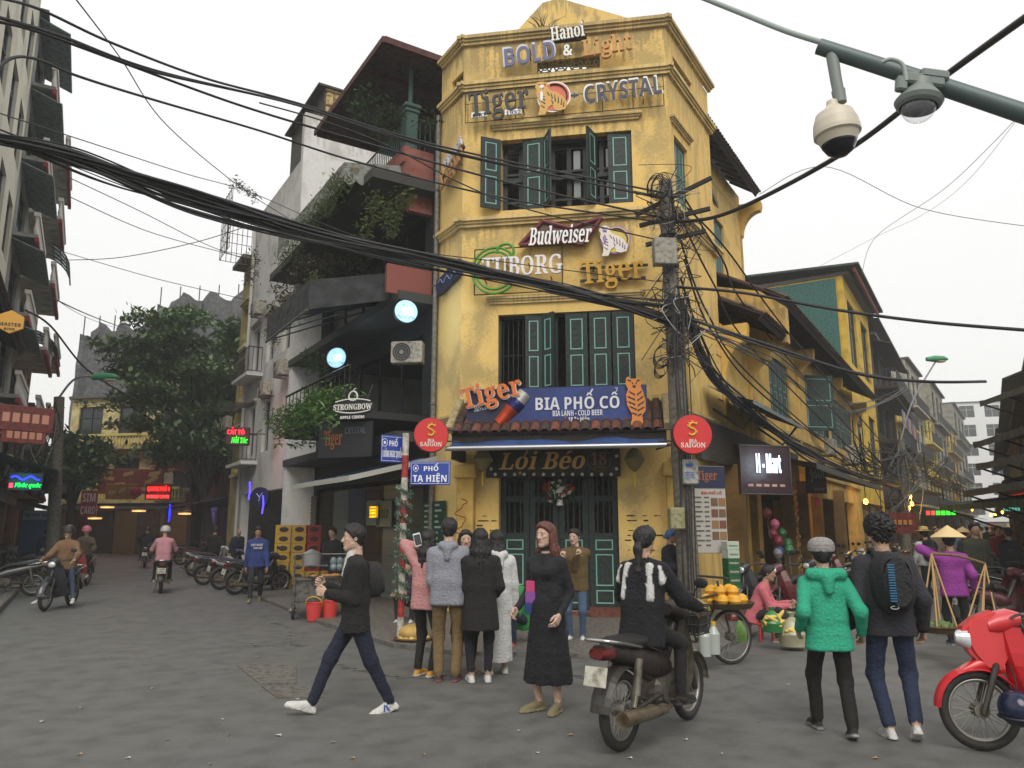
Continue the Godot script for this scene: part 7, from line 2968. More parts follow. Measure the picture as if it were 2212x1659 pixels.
func street_end() -> void:
	var o := thing("wrapped_building", "building wrapped in grey scaffold netting behind the tree", "building", frame(pz(128, 1140, 62) * V(1, 0, 1), V(1, 0, .12)))
	var net := mt(104, 106, 112, .9, 0, "tarp")
	for q in [[.0, 8.2, 18.6, .0], [5.4, 16.0, 21.6, -2.0]]:
		var m := MB.new()
		var nx := 26
		var ny := 10
		var f := func(i: int, j: int) -> Vector3:
			var x: float = lerpf(q[0], q[1], float(i) / nx)
			var top: float = q[2] - .9 * absf(sin(i * .5)) - (1.4 * clampf(1.5 - i * .6, .0, 1.0))
			var y := lerpf(5.5, top, float(j) / ny)
			return V(x, y, q[3] + .22 * sin(i * .9 + j * .35) + .15 * sin(i * 2.3) + .1 * sin(j * 1.7 + i * .3))
		for i in nx:
			for j in ny:
				m.quad(f.call(i, j), f.call(i + 1, j), f.call(i + 1, j + 1), f.call(i, j + 1))
		m.quad(V(q[0], 0, q[3] - 6), V(q[0], 0, q[3]), V(q[0], q[2] - 1, q[3]), V(q[0], q[2] - 1, q[3] - 6))
		obj("netting", m, net, o)
		m = MB.new()
		for k in 7:
			m.rod(V(lerpf(q[0], q[1], k / 6.0), 5, q[3] - .4), V(lerpf(q[0], q[1], k / 6.0), q[2] + .6, q[3] - .4), .05, 5)
		m.span(V(q[0] + .2, 0, q[3] - 6), V(q[1] - .2, q[2] - 2.5, q[3] - .6))
		obj("scaffold", m, mt(84, 82, 80, .9), o)
	var t := frame(pz(128, 1140, 50) * V(1, 0, 1), V(1, 0, .2))
	row_house("low house with a white and yellow balustrade at the bend of the left street", t, 9.0, 10.0, mt(204, 190, 140, .9, 0, "plaster"), 3, {"n": 3, "balcony": .8, "stone": true, "rail": mt(206, 190, 110, .8), "awning": true, "awning_mat": mt(64, 62, 60, .8, 0, "tarp")})
	t = frame(pz(345, 1140, 48) * V(1, 0, 1), V(1, 0, .2))
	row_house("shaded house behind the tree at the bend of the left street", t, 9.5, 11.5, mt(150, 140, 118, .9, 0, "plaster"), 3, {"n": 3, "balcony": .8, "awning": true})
	for q in [[282, 1040, 46.0, 3.6, 1.5, [150, 66, 46], "large red and brown shop banner under the balcony house", ""], [262, 1062, 45.0, 1.7, .9, [176, 120, 40], "yellow shop board beside the red banner", ""], [192, 1088, 45.0, .9, 1.5, [150, 56, 56], "narrow pink and red poster board at the street bend", "SIM CARD"], [150, 1040, 47.0, 2.0, 1.0, [70, 74, 70], "grey board on the house beyond the leaning pole", ""], [430, 1085, 46.0, 1.6, 1.0, [120, 70, 44], "brown shop board in the shade of the tree", ""]]:
		o = thing("shop_board", q[6], "sign", Transform3D(BY(.15), pz(q[0], q[1], q[2])))
		var m := MB.new()
		m.cbox(Vector3.ZERO, V(q[3], q[4], .1), .02)
		obj("board", m, mt(q[5][0], q[5][1], q[5][2], .7, 0, "dirt"), o)
		if q[7] != "":
			words("SIM", V(-.35, .1, .05), .7, .5, .01, mt(210, 190, 184, .7), o)
			words("CARD", V(-.4, -.6, .05), .8, .45, .01, mt(210, 190, 184, .7), o)
		else:
			m = MB.new()
			for k in 9:
				m.box(V(q[3] * rf(-.4, .4), q[4] * rf(-.35, .35), .053), V(q[3] * .16, q[4] * .14, .006), Basis(V(0, 0, 1), rf(-.4, .4)))
			obj("print", m, mt(180, 150, 90, .7), o).set_meta("kind", "stuff")
	o = thing("neon_sign", "red neon sign with two rows of letters at the bend of the left street", "sign", Transform3D(BY(.15), pz(342, 1062, 42.0)))
	var m := MB.new()
	m.cbox(V(0, 0, -.06), V(1.35, .86, .08), .01)
	obj("board", m, mt(40, 12, 12, .6), o)
	lit_words("QUANG PHÚ 9", V(-.58, -.02, .0), 1.16, .36, [255, 46, 40], 1.3, o)
	lit_words("INTERNET COFFEE", V(-.58, -.36, .0), 1.16, .18, [255, 70, 70], 1.3, o)
	neon_light(o, V(0, 0, .5), Color(1, .2, .15), .8, .5)
	o = thing("neon_strip", "vertical blue neon strip in a shop doorway under the red neon sign", "lamp", TT(pz(366, 1108, 44.0)))
	m = MB.new()
	m.tube([V(0, -.5, 0), V(.02, 0, 0), V(0, .5, 0)], .05, 6)
	obj("neon_tube", m, glow(40, 40, 235, 1.4), o)
	neon_light(o, V(0, 0, .2), Color(.25, .3, 1), .4, .2)
	for q in [[232, 1096, 46.2], [300, 1104, 46.0], [205, 1120, 45.5], [400, 1110, 46.0]]:
		o = thing("shop_lamp", "glowing warm tube lamp inside a shop at the bend of the left street", "lamp", TT(pz(q[0], q[1], q[2])), "lamps in the far shops")
		m = MB.new()
		m.rod(V(-.4, 0, 0), V(.4, 0, 0), .04, 8)
		obj("tube", m, glow(255, 196, 120, .5), o)
		m = MB.new()
		m.span(V(-.45, .04, -.05), V(.45, .09, .05))
		obj("batten", m, mt(150, 150, 146, .6), o)
		neon_light(o, V(0, -.1, .2), Color(1, .8, .6), .2, .3)
	o = thing("paper_lantern", "big round red lantern beside the red neon sign", "lantern", TT(pz(294, 1063, 43.0)))
	m = MB.new()
	m.lathe([V2(.1, -.3), V2(.26, -.16), V2(.3, .0), V2(.26, .16), V2(.1, .3)], 16)
	obj("shade", m, mt(176, 40, 40, .7), o)
	m = MB.new()
	m.rod(V(0, .3, 0), V(0, .8, 0), .01, 4)
	obj("cord", m, mt(50, 40, 40, .7), o)
	t = frame(L * V(-44, 0, -1.0), L.basis.x)
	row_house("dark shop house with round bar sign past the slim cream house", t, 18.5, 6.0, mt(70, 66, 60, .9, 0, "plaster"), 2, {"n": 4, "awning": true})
	o = thing("bar_sign", "round black bar sign with white leaf drawing above the parked motorbikes", "sign", Transform3D(BY(-.35), pz(562, 1076, 24.0)))
	m = MB.new()
	m.lathe([V2(0, -.05), V2(.34, -.05), V2(.34, .05), V2(0, .05)], 24, Transform3D(Basis(V(1, 0, 0), PI / 2), Vector3.ZERO))
	obj("disc", m, mt(22, 24, 26, .6), o)
	m = MB.new()
	m.tube([V(0, -.1, .06), V(.03, .05, .06), V(.12, .16, .06)], .012, 5)
	m.tube([V(.02, .02, .06), V(-.1, .14, .06)], .012, 5)
	obj("drawing", m, mt(180, 184, 180, .6), o)
	for q in [[567, 1090], [538, 1060]]:
		o = thing("neon_strip", "violet and white neon strip beside the round black bar sign", "lamp", TT(pz(q[0], q[1], 23.6)), "neon strips by the bar door")
		m = MB.new()
		m.tube([V(0, -.28, 0), V(.03, 0, 0), V(0, .28, 0)], .025, 6)
		obj("neon_tube", m, glow(90, 70, 235, 1.0), o)
		neon_light(o, V(0, 0, .15), Color(.4, .3, 1), .12, .2)
func tree(label: String, base: Vector3, h: float, crown_c: Vector3, crown_r: Vector3, n: int, c: Color) -> void:
	var o := thing("street_tree", label, "tree", Transform3D(), "trees of the left street")
	var m := MB.new()
	var fork := base.lerp(crown_c, .55)
	m.tube(spline([base, base.lerp(fork, .5) + V(.15, 0, 0), fork], 4), [.3, .29, .27, .26, .25, .24, .23, .22, .2], 10)
	var tips := []
	for k in 16:
		var an := k * 2.4
		var tip := crown_c + V(cos(an), .2 + .55 * sin(k * 1.7), sin(an)) * crown_r * rf(.55, .95)
		m.tube(spline([fork, fork.lerp(tip, .5) + V(0, .4, 0), tip], 4), [.14, .12, .1, .085, .07, .055, .04, .03, .02], 6)
		tips.append(tip)
	obj("trunk", m, mt(74, 66, 58, .95, 0, "wood"), o)
	var spots := []
	for k in n / 11:       # leaves hang in flat pads with gaps between
		var d := V(rng.randfn(0, 1), rng.randfn(0, 1), rng.randfn(0, 1)).normalized() * pow(rng.randf(), .4)
		var p := crown_c + d * crown_r
		for j in 11:
			spots.append(p + V(rng.randfn(0, .17), rng.randfn(0, .045), rng.randfn(0, .17)) * crown_r.x)
	for tp in tips:
		for k in 7:
			spots.append(tp + V(rng.randfn(0, .35), rng.randfn(.1, .3), rng.randfn(0, .35)))
	foliage(o, "crown", spots, leaf_mesh(31, 34, V(.6, .22, .6), .36, .17, .12), leaf_mat(c))
func trees() -> void:
	var z := 40.0
	var c := pz(415, 838, z)
	tree("large dark leafy tree standing over the left street", pz(420, 1200, z) * V(1, 0, 1), 14.0, c, V(3.9, 4.6, 3.2), 700, Color(.14, .21, .09))
	var c2 := pz(165, 1010, 36.0)
	tree("small leafy tree beside the leaning lamp pole", pz(140, 1190, 36.0) * V(1, 0, 1), 5.0, c2, V(1.0, 1.2, 1.0), 66, Color(.09, .15, .06))
	var c3 := pz(440, 965, 38.0)
	tree("low bushy tree in front of the balcony house", pz(445, 1195, 38.0) * V(1, 0, 1), 6.0, c3, V(2.0, 1.3, 1.6), 132, Color(.09, .15, .06))
func wheel(parent: Node3D, c: Vector3, r: float, w: float, fine := true) -> void:
	var n := Node3D.new()
	n.name = "wheel"
	parent.add_child(n, true)
	n.position = c
	var Y := V(0, 1, 0)
	var Z := V(0, 0, 1)
	var m := MB.new()
	m.torus(Vector3.ZERO, Z * (r - w * .5), Y * (r - w * .5), w * .5, 36 if fine else 18, 10 if fine else 6)
	obj("tyre", m, mt(44, 42, 40, .9, 0, "dirt"), n)
	m = MB.new()
	m.torus(Vector3.ZERO, Z * (r - w * 1.02), Y * (r - w * 1.02), w * .22, 32 if fine else 14, 6, 1.3)
	obj("rim", m, mt(150, 148, 142, .4, .7), n)
	m = MB.new()
	for k in (28 if fine else 10):
		var an := TAU * k / (28.0 if fine else 10.0)
		var sd := .028 if k % 2 else -.028
		m.rod(V(sd, sin(an) * .045, cos(an) * .045), V(0, sin(an + .3 * signf(sd)) * (r - w), cos(an + .3 * signf(sd)) * (r - w)), .0028 if fine else .006, 4)
	obj("spokes", m, mt(140, 138, 132, .4, .6), n)
	m = MB.new()
	m.rod(V(-.055, 0, 0), V(.055, 0, 0), .055, 14)
	m.rod(V(-.085, 0, 0), V(.085, 0, 0), .012, 8)
	obj("hub", m, mt(128, 126, 120, .45, .5, "dirt"), n)
func fender(m: MB, c: Vector3, r: float, a0: float, a1: float, w: float) -> void:      # curved guard; angles from straight ahead, up positive
	var n := 12
	for i in n:
		var p := lerpf(a0, a1, float(i) / n)
		var q := lerpf(a0, a1, float(i + 1) / n)
		for k in 4:
			var s0 := -1.0 + k * .5
			var s1 := s0 + .5
			var f := func(an: float, s: float) -> Vector3:
				var rr := r - .028 * s * s
				return c + V(s * w, sin(an) * rr, cos(an) * rr)
			m.quad(f.call(p, s0), f.call(q, s0), f.call(q, s1), f.call(p, s1))
func plate_words(parent: Node3D, t: Transform3D, a: String, b: String) -> void:
	var n := Node3D.new()
	n.name = "number_plate"
	parent.add_child(n, true)
	n.transform = t
	var m := MB.new()
	m.cbox(Vector3.ZERO, V(.19, .14, .006), .003)
	obj("plate", m, mt(190, 188, 178, .6, 0, "dirt"), n)
	if a != "":
		words(a, V(-.07, .01, .003), .14, .045, .002, mt(40, 40, 40, .7), n)
		words(b, V(-.075, -.055, .003), .15, .045, .002, mt(40, 40, 40, .7), n)
func motorbike(label: String, at: Vector3, yaw: float, o_: Dictionary, group := "") -> Node3D:
	var o := thing("motorbike", label, "motorbike", Transform3D(BY(yaw) * Basis(V(0, 0, 1), o_.get("tilt", .0)), at), group)
	var fine: bool = o_.get("fine", false)
	var col: Array = o_.get("c", [40, 40, 44])
	var paint := mt(col[0], col[1], col[2], .28, .0) if not o_.get("dirty", false) else mt(col[0], col[1], col[2], .6, 0, "dirt")
	paint.clearcoat_enabled = not o_.get("dirty", false)
	var shield: Array = o_.get("shield", col)
	var sh := mt(shield[0], shield[1], shield[2], .3 if not o_.get("dirty", false) else .6, 0, "dirt" if o_.get("dirty", false) else "")
	var blk := mt(26, 26, 27, .6)
	var iron := mt(70, 68, 64, .6, .3, "dirt")
	var chrome := mt(186, 186, 184, .22, .9)
	var R0 := .29
	var fz := .6
	var rz := -.6
	wheel(o, V(0, R0, fz), R0, .072, fine)
	wheel(o, V(0, R0, rz), R0, .08, fine)
	var m := MB.new()
	for s in [-.075, .075]:
		m.tube([V(s, R0 - .02, fz), V(s, .62, fz - .13)], [.022, .026], 8)
	m.tube([V(0, .6, fz - .12), V(0, .96, fz - .25)], .03, 8)
	m.rod(V(-.08, .62, fz - .13), V(.08, .62, fz - .13), .022, 6)
	obj("fork", m, iron, o)
	m = MB.new()
	m.tube(spline([V(-.34, .98, fz - .38), V(-.2, 1.0, fz - .3), V(-.06, .95, fz - .24), V(.06, .95, fz - .24), V(.2, 1.0, fz - .3), V(.34, .98, fz - .38)], 4), .012, 7)
	obj("handlebar", m, chrome if fine else iron, o)
	for s in [-1, 1]:
		m = MB.new()
		m.rod(V(.24 * s, .998, fz - .32), V(.37 * s, .976, fz - .4), .018, 8)
		m.rod(V(.22 * s, .99, fz - .29), V(.38 * s, .96, fz - .33), .006, 5)
		obj("grip", m, blk, o)
		m = MB.new()
		m.tube([V(.2 * s, 1.0, fz - .3), V(.24 * s, 1.12, fz - .3), V(.28 * s, 1.16, fz - .32)], .006, 5)
		m.ball(V(.31 * s, 1.19, fz - .33), V(.065, .045, .012), Basis(), 10)
		obj("mirror", m, blk, o)
	m = MB.new()
	m.loft([[V(0, .96, fz - .36), .05, .05], [V(0, .95, fz - .27), .12, .085], [V(0, .93, fz - .18), .12, .085], [V(0, .9, fz - .11), .085, .06]], 12)
	obj("cowl", m, paint, o)
	m = MB.new()
	m.ball(V(0, .905, fz - .12), V(.08, .062, .04), Basis(), 12)
	obj("headlight", m, mt(196, 200, 200, .12, .3), o)
	if o_.get("fairing", false):
		m = MB.new()
		var pr := PackedVector2Array()
		for q in [[.0, .97], [.09, .9], [.12, .82], [.06, .7], [-.02, .6], [-.12, .58], [-.2, .7], [-.22, .95], [-.12, 1.02]]:
			pr.append(V2(q[0] + fz - .03, q[1]))
		for s in [[.1, -.05], [.15, -.075]]:
			m.prism(pr, s[0], Transform3D(Basis(V(0, 0, 1), V(0, 1, 0), V(-1, 0, 0)) * Basis.from_scale(V(1.0 if s[0] < .12 else .9, 1.0 if s[0] < .12 else .96, 1)), V(s[0] * .5, 0 if s[0] < .12 else .03, 0 if s[0] < .12 else .03)))
		obj("front_fairing", m, paint, o)
		m = MB.new()
		m.loft([[V(0, .8, fz + .03), .09, .075], [V(0, .81, fz + .085), .075, .06], [V(0, .81, fz + .11), .02, .03]], 14)
		obj("headlight", m, mt(196, 200, 204, .1, .2), o)
	m = MB.new()
	fender(m, V(0, R0, fz), R0 + .03, .05, 2.55, .075)
	m.loft([[V(0, .6, fz - .2), .06, .05], [V(0, .63, fz - .05), .075, .06], [V(0, .56, fz + .12), .05, .02]], 8)
	obj("front_guard", m, sh if o_.get("dirty", false) else paint, o)
	m = MB.new()
	var rows := []
	for k in 8:
		var q := k / 7.0
		var y := lerpf(.9, .26, q)
		var w := .13 + .1 * sin(q * PI * .8)
		var z := lerpf(fz - .2, fz - .33, q) + .03 * sin(q * PI)
		rows.append([V(-w, y, z - .1), V(-w * .6, y, z - .01), V(0, y, z + .02), V(w * .6, y, z - .01), V(w, y, z - .1)])
	for k in 7:
		for j in 4:
			m.quad(rows[k + 1][j], rows[k + 1][j + 1], rows[k][j + 1], rows[k][j])
			var e := V(0, 0, -.012)
			m.quad(rows[k][j] + e, rows[k][j + 1] + e, rows[k + 1][j + 1] + e, rows[k + 1][j] + e)
	obj("leg_shield", m, sh, o)
	m = MB.new()
	m.tube(spline([V(0, .84, fz - .24), V(0, .5, .12), V(0, .46, -.1), V(0, .6, -.45)], 4), .04, 8)
	m.rod(V(-.24, .28, .02), V(.24, .28, .02), .014, 6)
	for s in [-1, 1]:
		m.rod(V(.17 * s, .29, .02), V(.27 * s, .29, .02), .022, 8)
		m.tube([V(.1 * s, R0, rz), V(.09 * s, .34, -.1)], .02, 6)
	m.tube([V(.1, .27, .0), V(.14, .05, -.1), V(.16, .01, -.16)], .01, 5)
	obj("frame", m, iron, o)
	m = MB.new()
	m.cbox(V(0, .35, .0), V(.2, .2, .3), .04)
	m.rod(V(-.12, .34, -.02), V(.12, .34, -.02), .09, 14)
	m.tube([V(0, .4, .1), V(0, .42, .27)], [.075, .07], 10)
	obj("engine", m, mt(104, 100, 94, .55, .4, "dirt"), o)
	m = MB.new()
	m.tube(spline([V(0, .38, .24), V(-.08, .26, .16), V(-.13, .22, -.1)], 4), .02, 8)
	m.tube([V(-.135, .225, -.12), V(-.145, .25, -.3), V(-.16, .285, -.86)], [.03, .048, .056], 12)
	obj("exhaust", m, mt(120, 112, 98, .45, .5, "rust"), o)
	for s in [-1, 1]:
		m = MB.new()
		m.tube([V(.115 * s, R0 + .03, rz), V(.115 * s, .42, rz + .04)], .022, 8)
		m.tube([V(.115 * s, .4, rz + .04), V(.115 * s, .66, rz + .1)], .034, 8)
		obj("shock_absorber", m, mt(130, 126, 116, .45, .5, "dirt"), o)
	m = MB.new()
	m.loft([[V(0, .5, .2), .05, .06], [V(0, .55, .0), .1, .11], [V(0, .62, -.3), .115, .11], [V(0, .7, -.62), .1, .075], [V(0, .76, -.9), .06, .035]], 12)
	obj("side_cover", m, paint, o)
	m = MB.new()
	m.loft([[V(0, .66, .14), .06, .03], [V(0, .73, .0), .11, .05], [V(0, .755, -.2), .13, .055], [V(0, .775, -.45), .125, .055], [V(0, .79, -.7), .1, .045], [V(0, .79, -.78), .07, .02]], 12)
	obj("seat", m, mt(34, 33, 33, .55), o)
	m = MB.new()
	m.tube(spline([V(-.11, .74, -.45), V(-.13, .79, -.7), V(-.1, .83, -.92), V(.1, .83, -.92), V(.13, .79, -.7), V(.11, .74, -.45)], 5), .013, 7)
	obj("grab_rail", m, chrome, o)
	m = MB.new()
	m.loft([[V(0, .73, -.82), .1, .05], [V(0, .73, -.9), .09, .045], [V(0, .73, -.94), .06, .03]], 10)
	obj("tail_lamp", m, mt(92, 28, 26, .3), o)
	m = MB.new()
	fender(m, V(0, R0, rz), R0 + .045, .9, 3.05, .085)
	obj("rear_guard", m, mt(58, 56, 54, .6, 0, "dirt"), o)
	var pl: Array = o_.get("plate", ["", ""])
	plate_words(o, Transform3D(BY(PI) * Basis(V(1, 0, 0), -.25), V(0, .58, -.96)), pl[0], pl[1])
	if o_.get("basket", false):
		m = MB.new()
		for k in 9:
			var x := -.16 + k * .04
			m.rod(V(x * .8, .72, fz - .02), V(x, .96, fz), .006, 4)
			m.rod(V(x * .8, .72, fz + .2), V(x, .96, fz + .24), .006, 4)
		for y in [.72, .8, .88, .96]:
			var w: float = .13 + (y - .72) * .15
			for q in [[-w, -.02, w, -.02], [-w, .22, w, .22], [-w, -.02, -w, .22], [w, -.02, w, .22]]:
				m.rod(V(q[0], y, fz + q[1]), V(q[2], y, fz + q[3]), .007, 4)
		m.span(V(-.13, .73, fz), V(.13, .9, fz + .19))
		obj("front_basket", m, mt(40, 38, 36, .7), o)
	return o
func bikes() -> void:
	var rc := gp(1343, 1622)
	var f := (gp(1476, 1560) - rc).normalized()
	motorbike("dirty old grey and maroon motorbike ridden away by the woman in the varsity jacket", rc + f * .6, atan2(f.x, f.z), {"fine": true, "c": [56, 48, 46], "shield": [150, 146, 132], "dirty": true, "basket": true})
	var fc := gp(2090, 1640)
	var rd := motorbike("shiny red motorbike with a dark blue helmet hung on its side", fc + V(.84, 0, -.1), -PI * .5 - .17, {"fine": true, "c": [196, 30, 38], "tilt": .06, "fairing": true})
	var h := thing("helmet", "dark blue helmet hanging on the red motorbike", "helmet", TT(pz(2196, 1530, 5.9)))
	var m := MB.new()
	m.ball(Vector3.ZERO, V(.12, .13, .13), Basis(), 18)
	obj("shell", m, mt(22, 30, 56, .2), h)
	m = MB.new()
	m.torus(V(0, -.06, 0), V(.115, 0, 0), V(0, 0, .122), .012, 24, 6)
	obj("rim", m, mt(20, 20, 22, .5), h)
	m = MB.new()
	m.tube([V(.05, .1, -.05), V(.06, .2, -.08), V(.05, .28, -.1)], .006, 5)
	obj("strap", m, mt(20, 20, 22, .5), h)
	motorbike("black scooter with round headlamp coming towards the corner", gp(125, 1314), .12, {"c": [34, 36, 44]}, "motorbikes in the streets")
	motorbike("small motorbike under the rider in the pink jacket", gp(347, 1278), PI + .4, {"c": [54, 40, 40], "plate": ["29-K1", "597.48"]}, "motorbikes in the streets")
	motorbike("motorbike with white plate behind the rider in pink", gp(312, 1226), PI + .4, {"c": [40, 40, 42]}, "motorbikes in the streets")
	motorbike("motorbike of the dark clothed riders in the left street", gp(272, 1196), PI + .4, {"c": [46, 40, 40]}, "motorbikes in the streets")
	motorbike("motorbike of the rider with the orange helmet", gp(212, 1190), PI + .4, {"c": [36, 36, 38]}, "motorbikes in the streets")
	motorbike("motorbike of the rider with the pink helmet", gp(172, 1266), .2, {"c": [150, 60, 50]}, "motorbikes in the streets")
	var src := [motorbike("dark parked motorbike in the row before the carton stacks", gp(484, 1262), 2.2, {"c": [40, 42, 46], "tilt": .1}, "parked motorbikes"), motorbike("white parked scooter in the row before the carton stacks", gp(522, 1272), 2.3, {"c": [170, 170, 166], "tilt": .1}, "parked motorbikes"), motorbike("maroon motorbike parked beside the seated fruit seller", gp(1722, 1345), -.9, {"c": [84, 26, 30], "tilt": .12, "plate": ["29-B1", "651.29"]}, "parked motorbikes")]
	var spots := [[456, 1244, 2.2, 1, 0], [556, 1282, 2.35, 0, 0], [585, 1276, 2.5, 1, 0], [398, 1212, 2.1, 0, 0], [420, 1220, 2.2, 2, 0], [6, 1290, -1.1, 0, 1], [30, 1262, -1.1, 0, 1], [48, 1240, -1.2, 1, 1], [22, 1230, -1.2, 2, 1], [1640, 1340, -.7, 0, 2], [1790, 1322, -1.0, 0, 2], [1830, 1290, -1.0, 2, 2], [1862, 1272, -1.0, 0, 2], [1888, 1258, -1.1, 1, 2], [1912, 1248, -1.1, 0, 2], [1936, 1238, -1.1, 2, 2], [1958, 1230, -1.1, 0, 2], [1978, 1222, -1.1, 1, 2], [1996, 1216, -1.1, 0, 2], [2160, 1372, 1.9, 2, 3], [2200, 1340, 1.9, 0, 3], [2185, 1290, 2.0, 0, 3], [2180, 1258, 2.0, 1, 3]]
	var rows := ["before the carton stacks", "on the left pavement", "along the market shop doors", "under the tiers of dark awnings"]
	var cn := ["dark", "white", "maroon"]
	for q in spots:
		dup(src[q[3]], Transform3D(BY(q[2]) * Basis(V(0, 0, 1), .1), gp(q[0], q[1])), "%s motorbike parked in the row %s" % [cn[q[3]], rows[q[4]]], "parked motorbikes")
func cable(label: String, pts: Array, r: float, group := "overhead cables", col := 30, strands := 1, spread := .0) -> void:
	var p := []
	for q in pts:
		p.append(pz(q[0], q[1], q[2]))
	var o := thing("overhead_cable", label, "cable", Transform3D(), group)
	for k in strands:
		var pp := []
		for i in p.size():
			pp.append(p[i] + V(rng.randfn(0, 1), rng.randfn(0, 1), rng.randfn(0, 1)) * spread * (1.0 if i > 0 and i < p.size() - 1 else .7))
		var m := MB.new()
		m.tube(spline(pp, 10), r * (1.0 if strands == 1 else rf(.6, 1.5)), 6 if r > .01 else 5)
		obj("strand", m, mt(col + (k % 3) * 6, col + (k % 3) * 6, col + 2 + (k % 3) * 6, .6), o)
func poles() -> void:
	var b := pz(1493, 1330, 13.3) * V(1, 0, 1)
	var tip := pz(1437, 392, 13.3)
	var o := thing("utility_pole", "tall dark concrete utility pole tangled in cables at the corner", "pole")
	var m := MB.new()
	m.tube([b, b.lerp(tip, .5), tip], [.19, .165, .125], 14)
	obj("shaft", m, mt(122, 116, 106, .95, 0, "dirt"), o)
	var axis := (tip - b).normalized()
	m = MB.new()
	for k in 3:
		var c := b + (tip - b) * (.955 - k * .05)
		m.box(c + V(.1, 0, .12), V(1.5 - k * .2, .07, .07), Basis(V(0, 0, 1), .35 if k == 0 else .1) * BY(-.4))
	obj("cross_arm", m, mt(50, 48, 46, .8, .3), o)
	m = MB.new()
	for y in [.9, .865, .83]:
		m.torus(b + (tip - b) * y, V(.16, 0, 0), V(0, 0, .16), .02, 16, 6)
	obj("collar", m, mt(60, 58, 56, .7), o)
	for q in [[1436, 545, .42, .5, [150, 148, 138]], [1489, 1020, .26, .42, [170, 172, 168]], [1461, 1120, .25, .36, [150, 150, 112]]]:
		m = MB.new()
		m.cbox(pz(q[0], q[1], 13.02), V(q[2], q[3], .2), .02, BY(.1))
		obj("meter_box", m, mt(q[4][0], q[4][1], q[4][2], .6, 0, "dirt"), o)
	m = MB.new()
	var sp_ := pz(1489, 1005, 12.915)
	m.box(sp_, V(.12, .06, .004), BY(.1))
	for k in 4:
		m.box(sp_ + V(0, -.12 - k * .03, 0), V(.18, .012, .004), BY(.1))
	obj("sticker", m, mt(50, 84, 150, .6), o)
	for k in 90:
		var y := rf(.56, .97)
		var c := b + (tip - b) * y
		var pts := []
		var n := rng.randi_range(3, 5)
		for i in n:
			pts.append(c + V(rng.randfn(.02, .24), rng.randfn(0, .28), .22 + rng.randfn(0, .1)))
		m = MB.new()
		m.tube(spline(pts, 6), rf(.004, .011), 5)
		obj("loose_wire", m, mt(34, 33, 33, .6) if k % 7 else mt(150, 150, 146, .6), o)
	for q in [[1428, 795, .13], [1430, 770, .16], [1414, 402, .15], [1426, 405, .18]]:
		m = MB.new()
		for k in 4:
			var rr: float = q[2] * (1 + .08 * k)
			m.torus(pz(q[0], q[1], 12.95) + V(0, 0, .01 * k), V(rr * .8, .02 * k, 0), V(0, rr, .03 * k), .008, 22, 5)
		obj("cable_coil", m, mt(32, 31, 31, .6), o)
	m = MB.new()
	for k in 7:
		var x := 1452 + k * 5
		m.tube(spline([pz(x, 640, 13.0), pz(x + 8 + rf(-6, 6), 800, 12.98), pz(x + 14, 960, 13.0), pz(x + 20 + rf(-5, 5), 1150, 13.0), pz(x + 24, 1300, 13.0)], 5), .012, 5)
	obj("down_cables", m, mt(36, 35, 35, .6), o)
	cable("thick sagging bundle of black cables crossing from the left houses to the corner pole", [[-60, 285, 8.5], [150, 335, 9.3], [420, 425, 10.6], [700, 510, 11.8], [1000, 575, 12.6], [1250, 635, 13.0], [1450, 690, 13.2]], .017, "overhead cables", 30, 32, .05)
	cable("loose bundle of thin cables hanging below the thick black bundle", [[-60, 270, 8.6], [200, 372, 9.5], [420, 452, 10.6], [640, 515, 11.5], [900, 562, 12.4], [1200, 628, 12.9], [1450, 660, 13.1]], .012, "overhead cables", 28, 8, .05)
	cable("twisted pair of dark cables high over the left street to the pole top", [[-40, 30, 7.5], [120, 72, 8.5], [330, 150, 9.8], [640, 232, 11.4], [960, 325, 12.5], [1430, 428, 13.2]], .02, "overhead cables", 34, 2, .02)
	cable("second dark cable high over the left street to the pole top", [[-40, -12, 7.5], [80, 18, 8.3], [240, 92, 9.2], [440, 168, 10.4], [640, 222, 11.4], [960, 318, 12.5], [1440, 418, 13.2]], .018)
	cable("third dark cable with tape collars under the twisted pair", [[-60, 40, 7.4], [60, 62, 8.2], [250, 130, 9.4], [520, 228, 11.0], [760, 300, 12.0], [1100, 395, 12.8], [1430, 470, 13.2]], .019)
	cable("dark cable curling down beside the cream house", [[-30, 180, 7.0], [20, 128, 7.4], [80, 128, 7.9], [170, 165, 8.6], [330, 215, 9.7], [560, 282, 11.2], [780, 352, 12.2], [1100, 430, 12.9], [1430, 480, 13.2]], .018)
	cable("thin cable looping below the high dark cables", [[560, 222, 11.0], [700, 262, 11.6], [850, 320, 12.1], [1000, 398, 12.5], [1150, 455, 12.8], [1430, 520, 13.2]], .012)
	cable("thin wire strung from the left houses past the white roof", [[0, 245, 9.0], [200, 310, 12.0], [400, 375, 15.0], [540, 415, 18.0], [800, 520, 13.5], [1120, 570, 13.2], [1440, 610, 13.2]], .009)
	cable("thin diagonal wire running down from the top edge", [[150, -20, 8.0], [260, 125, 11.0], [360, 270, 14.0], [520, 405, 18.0], [620, 470, 20.0]], .01)
	cable("thin wire from the grey house to the white house", [[130, 562, 24.0], [260, 556, 24.0], [420, 524, 23.0], [560, 480, 22.0]], .012)
	cable("thin long wire falling past the teal canopy", [[120, 370, 14.0], [300, 455, 17.0], [450, 530, 20.0], [560, 570, 22.0]], .01)
	cable("thin wire dropping from the bundle to the cream house", [[150, 425, 15.0], [320, 500, 18.0], [480, 545, 21.0], [545, 560, 22.0]], .01)
	cable("sagging wire over the street towards the tree", [[140, 545, 26.0], [330, 600, 26.0], [500, 640, 26.0], [540, 650, 26.0]], .012)
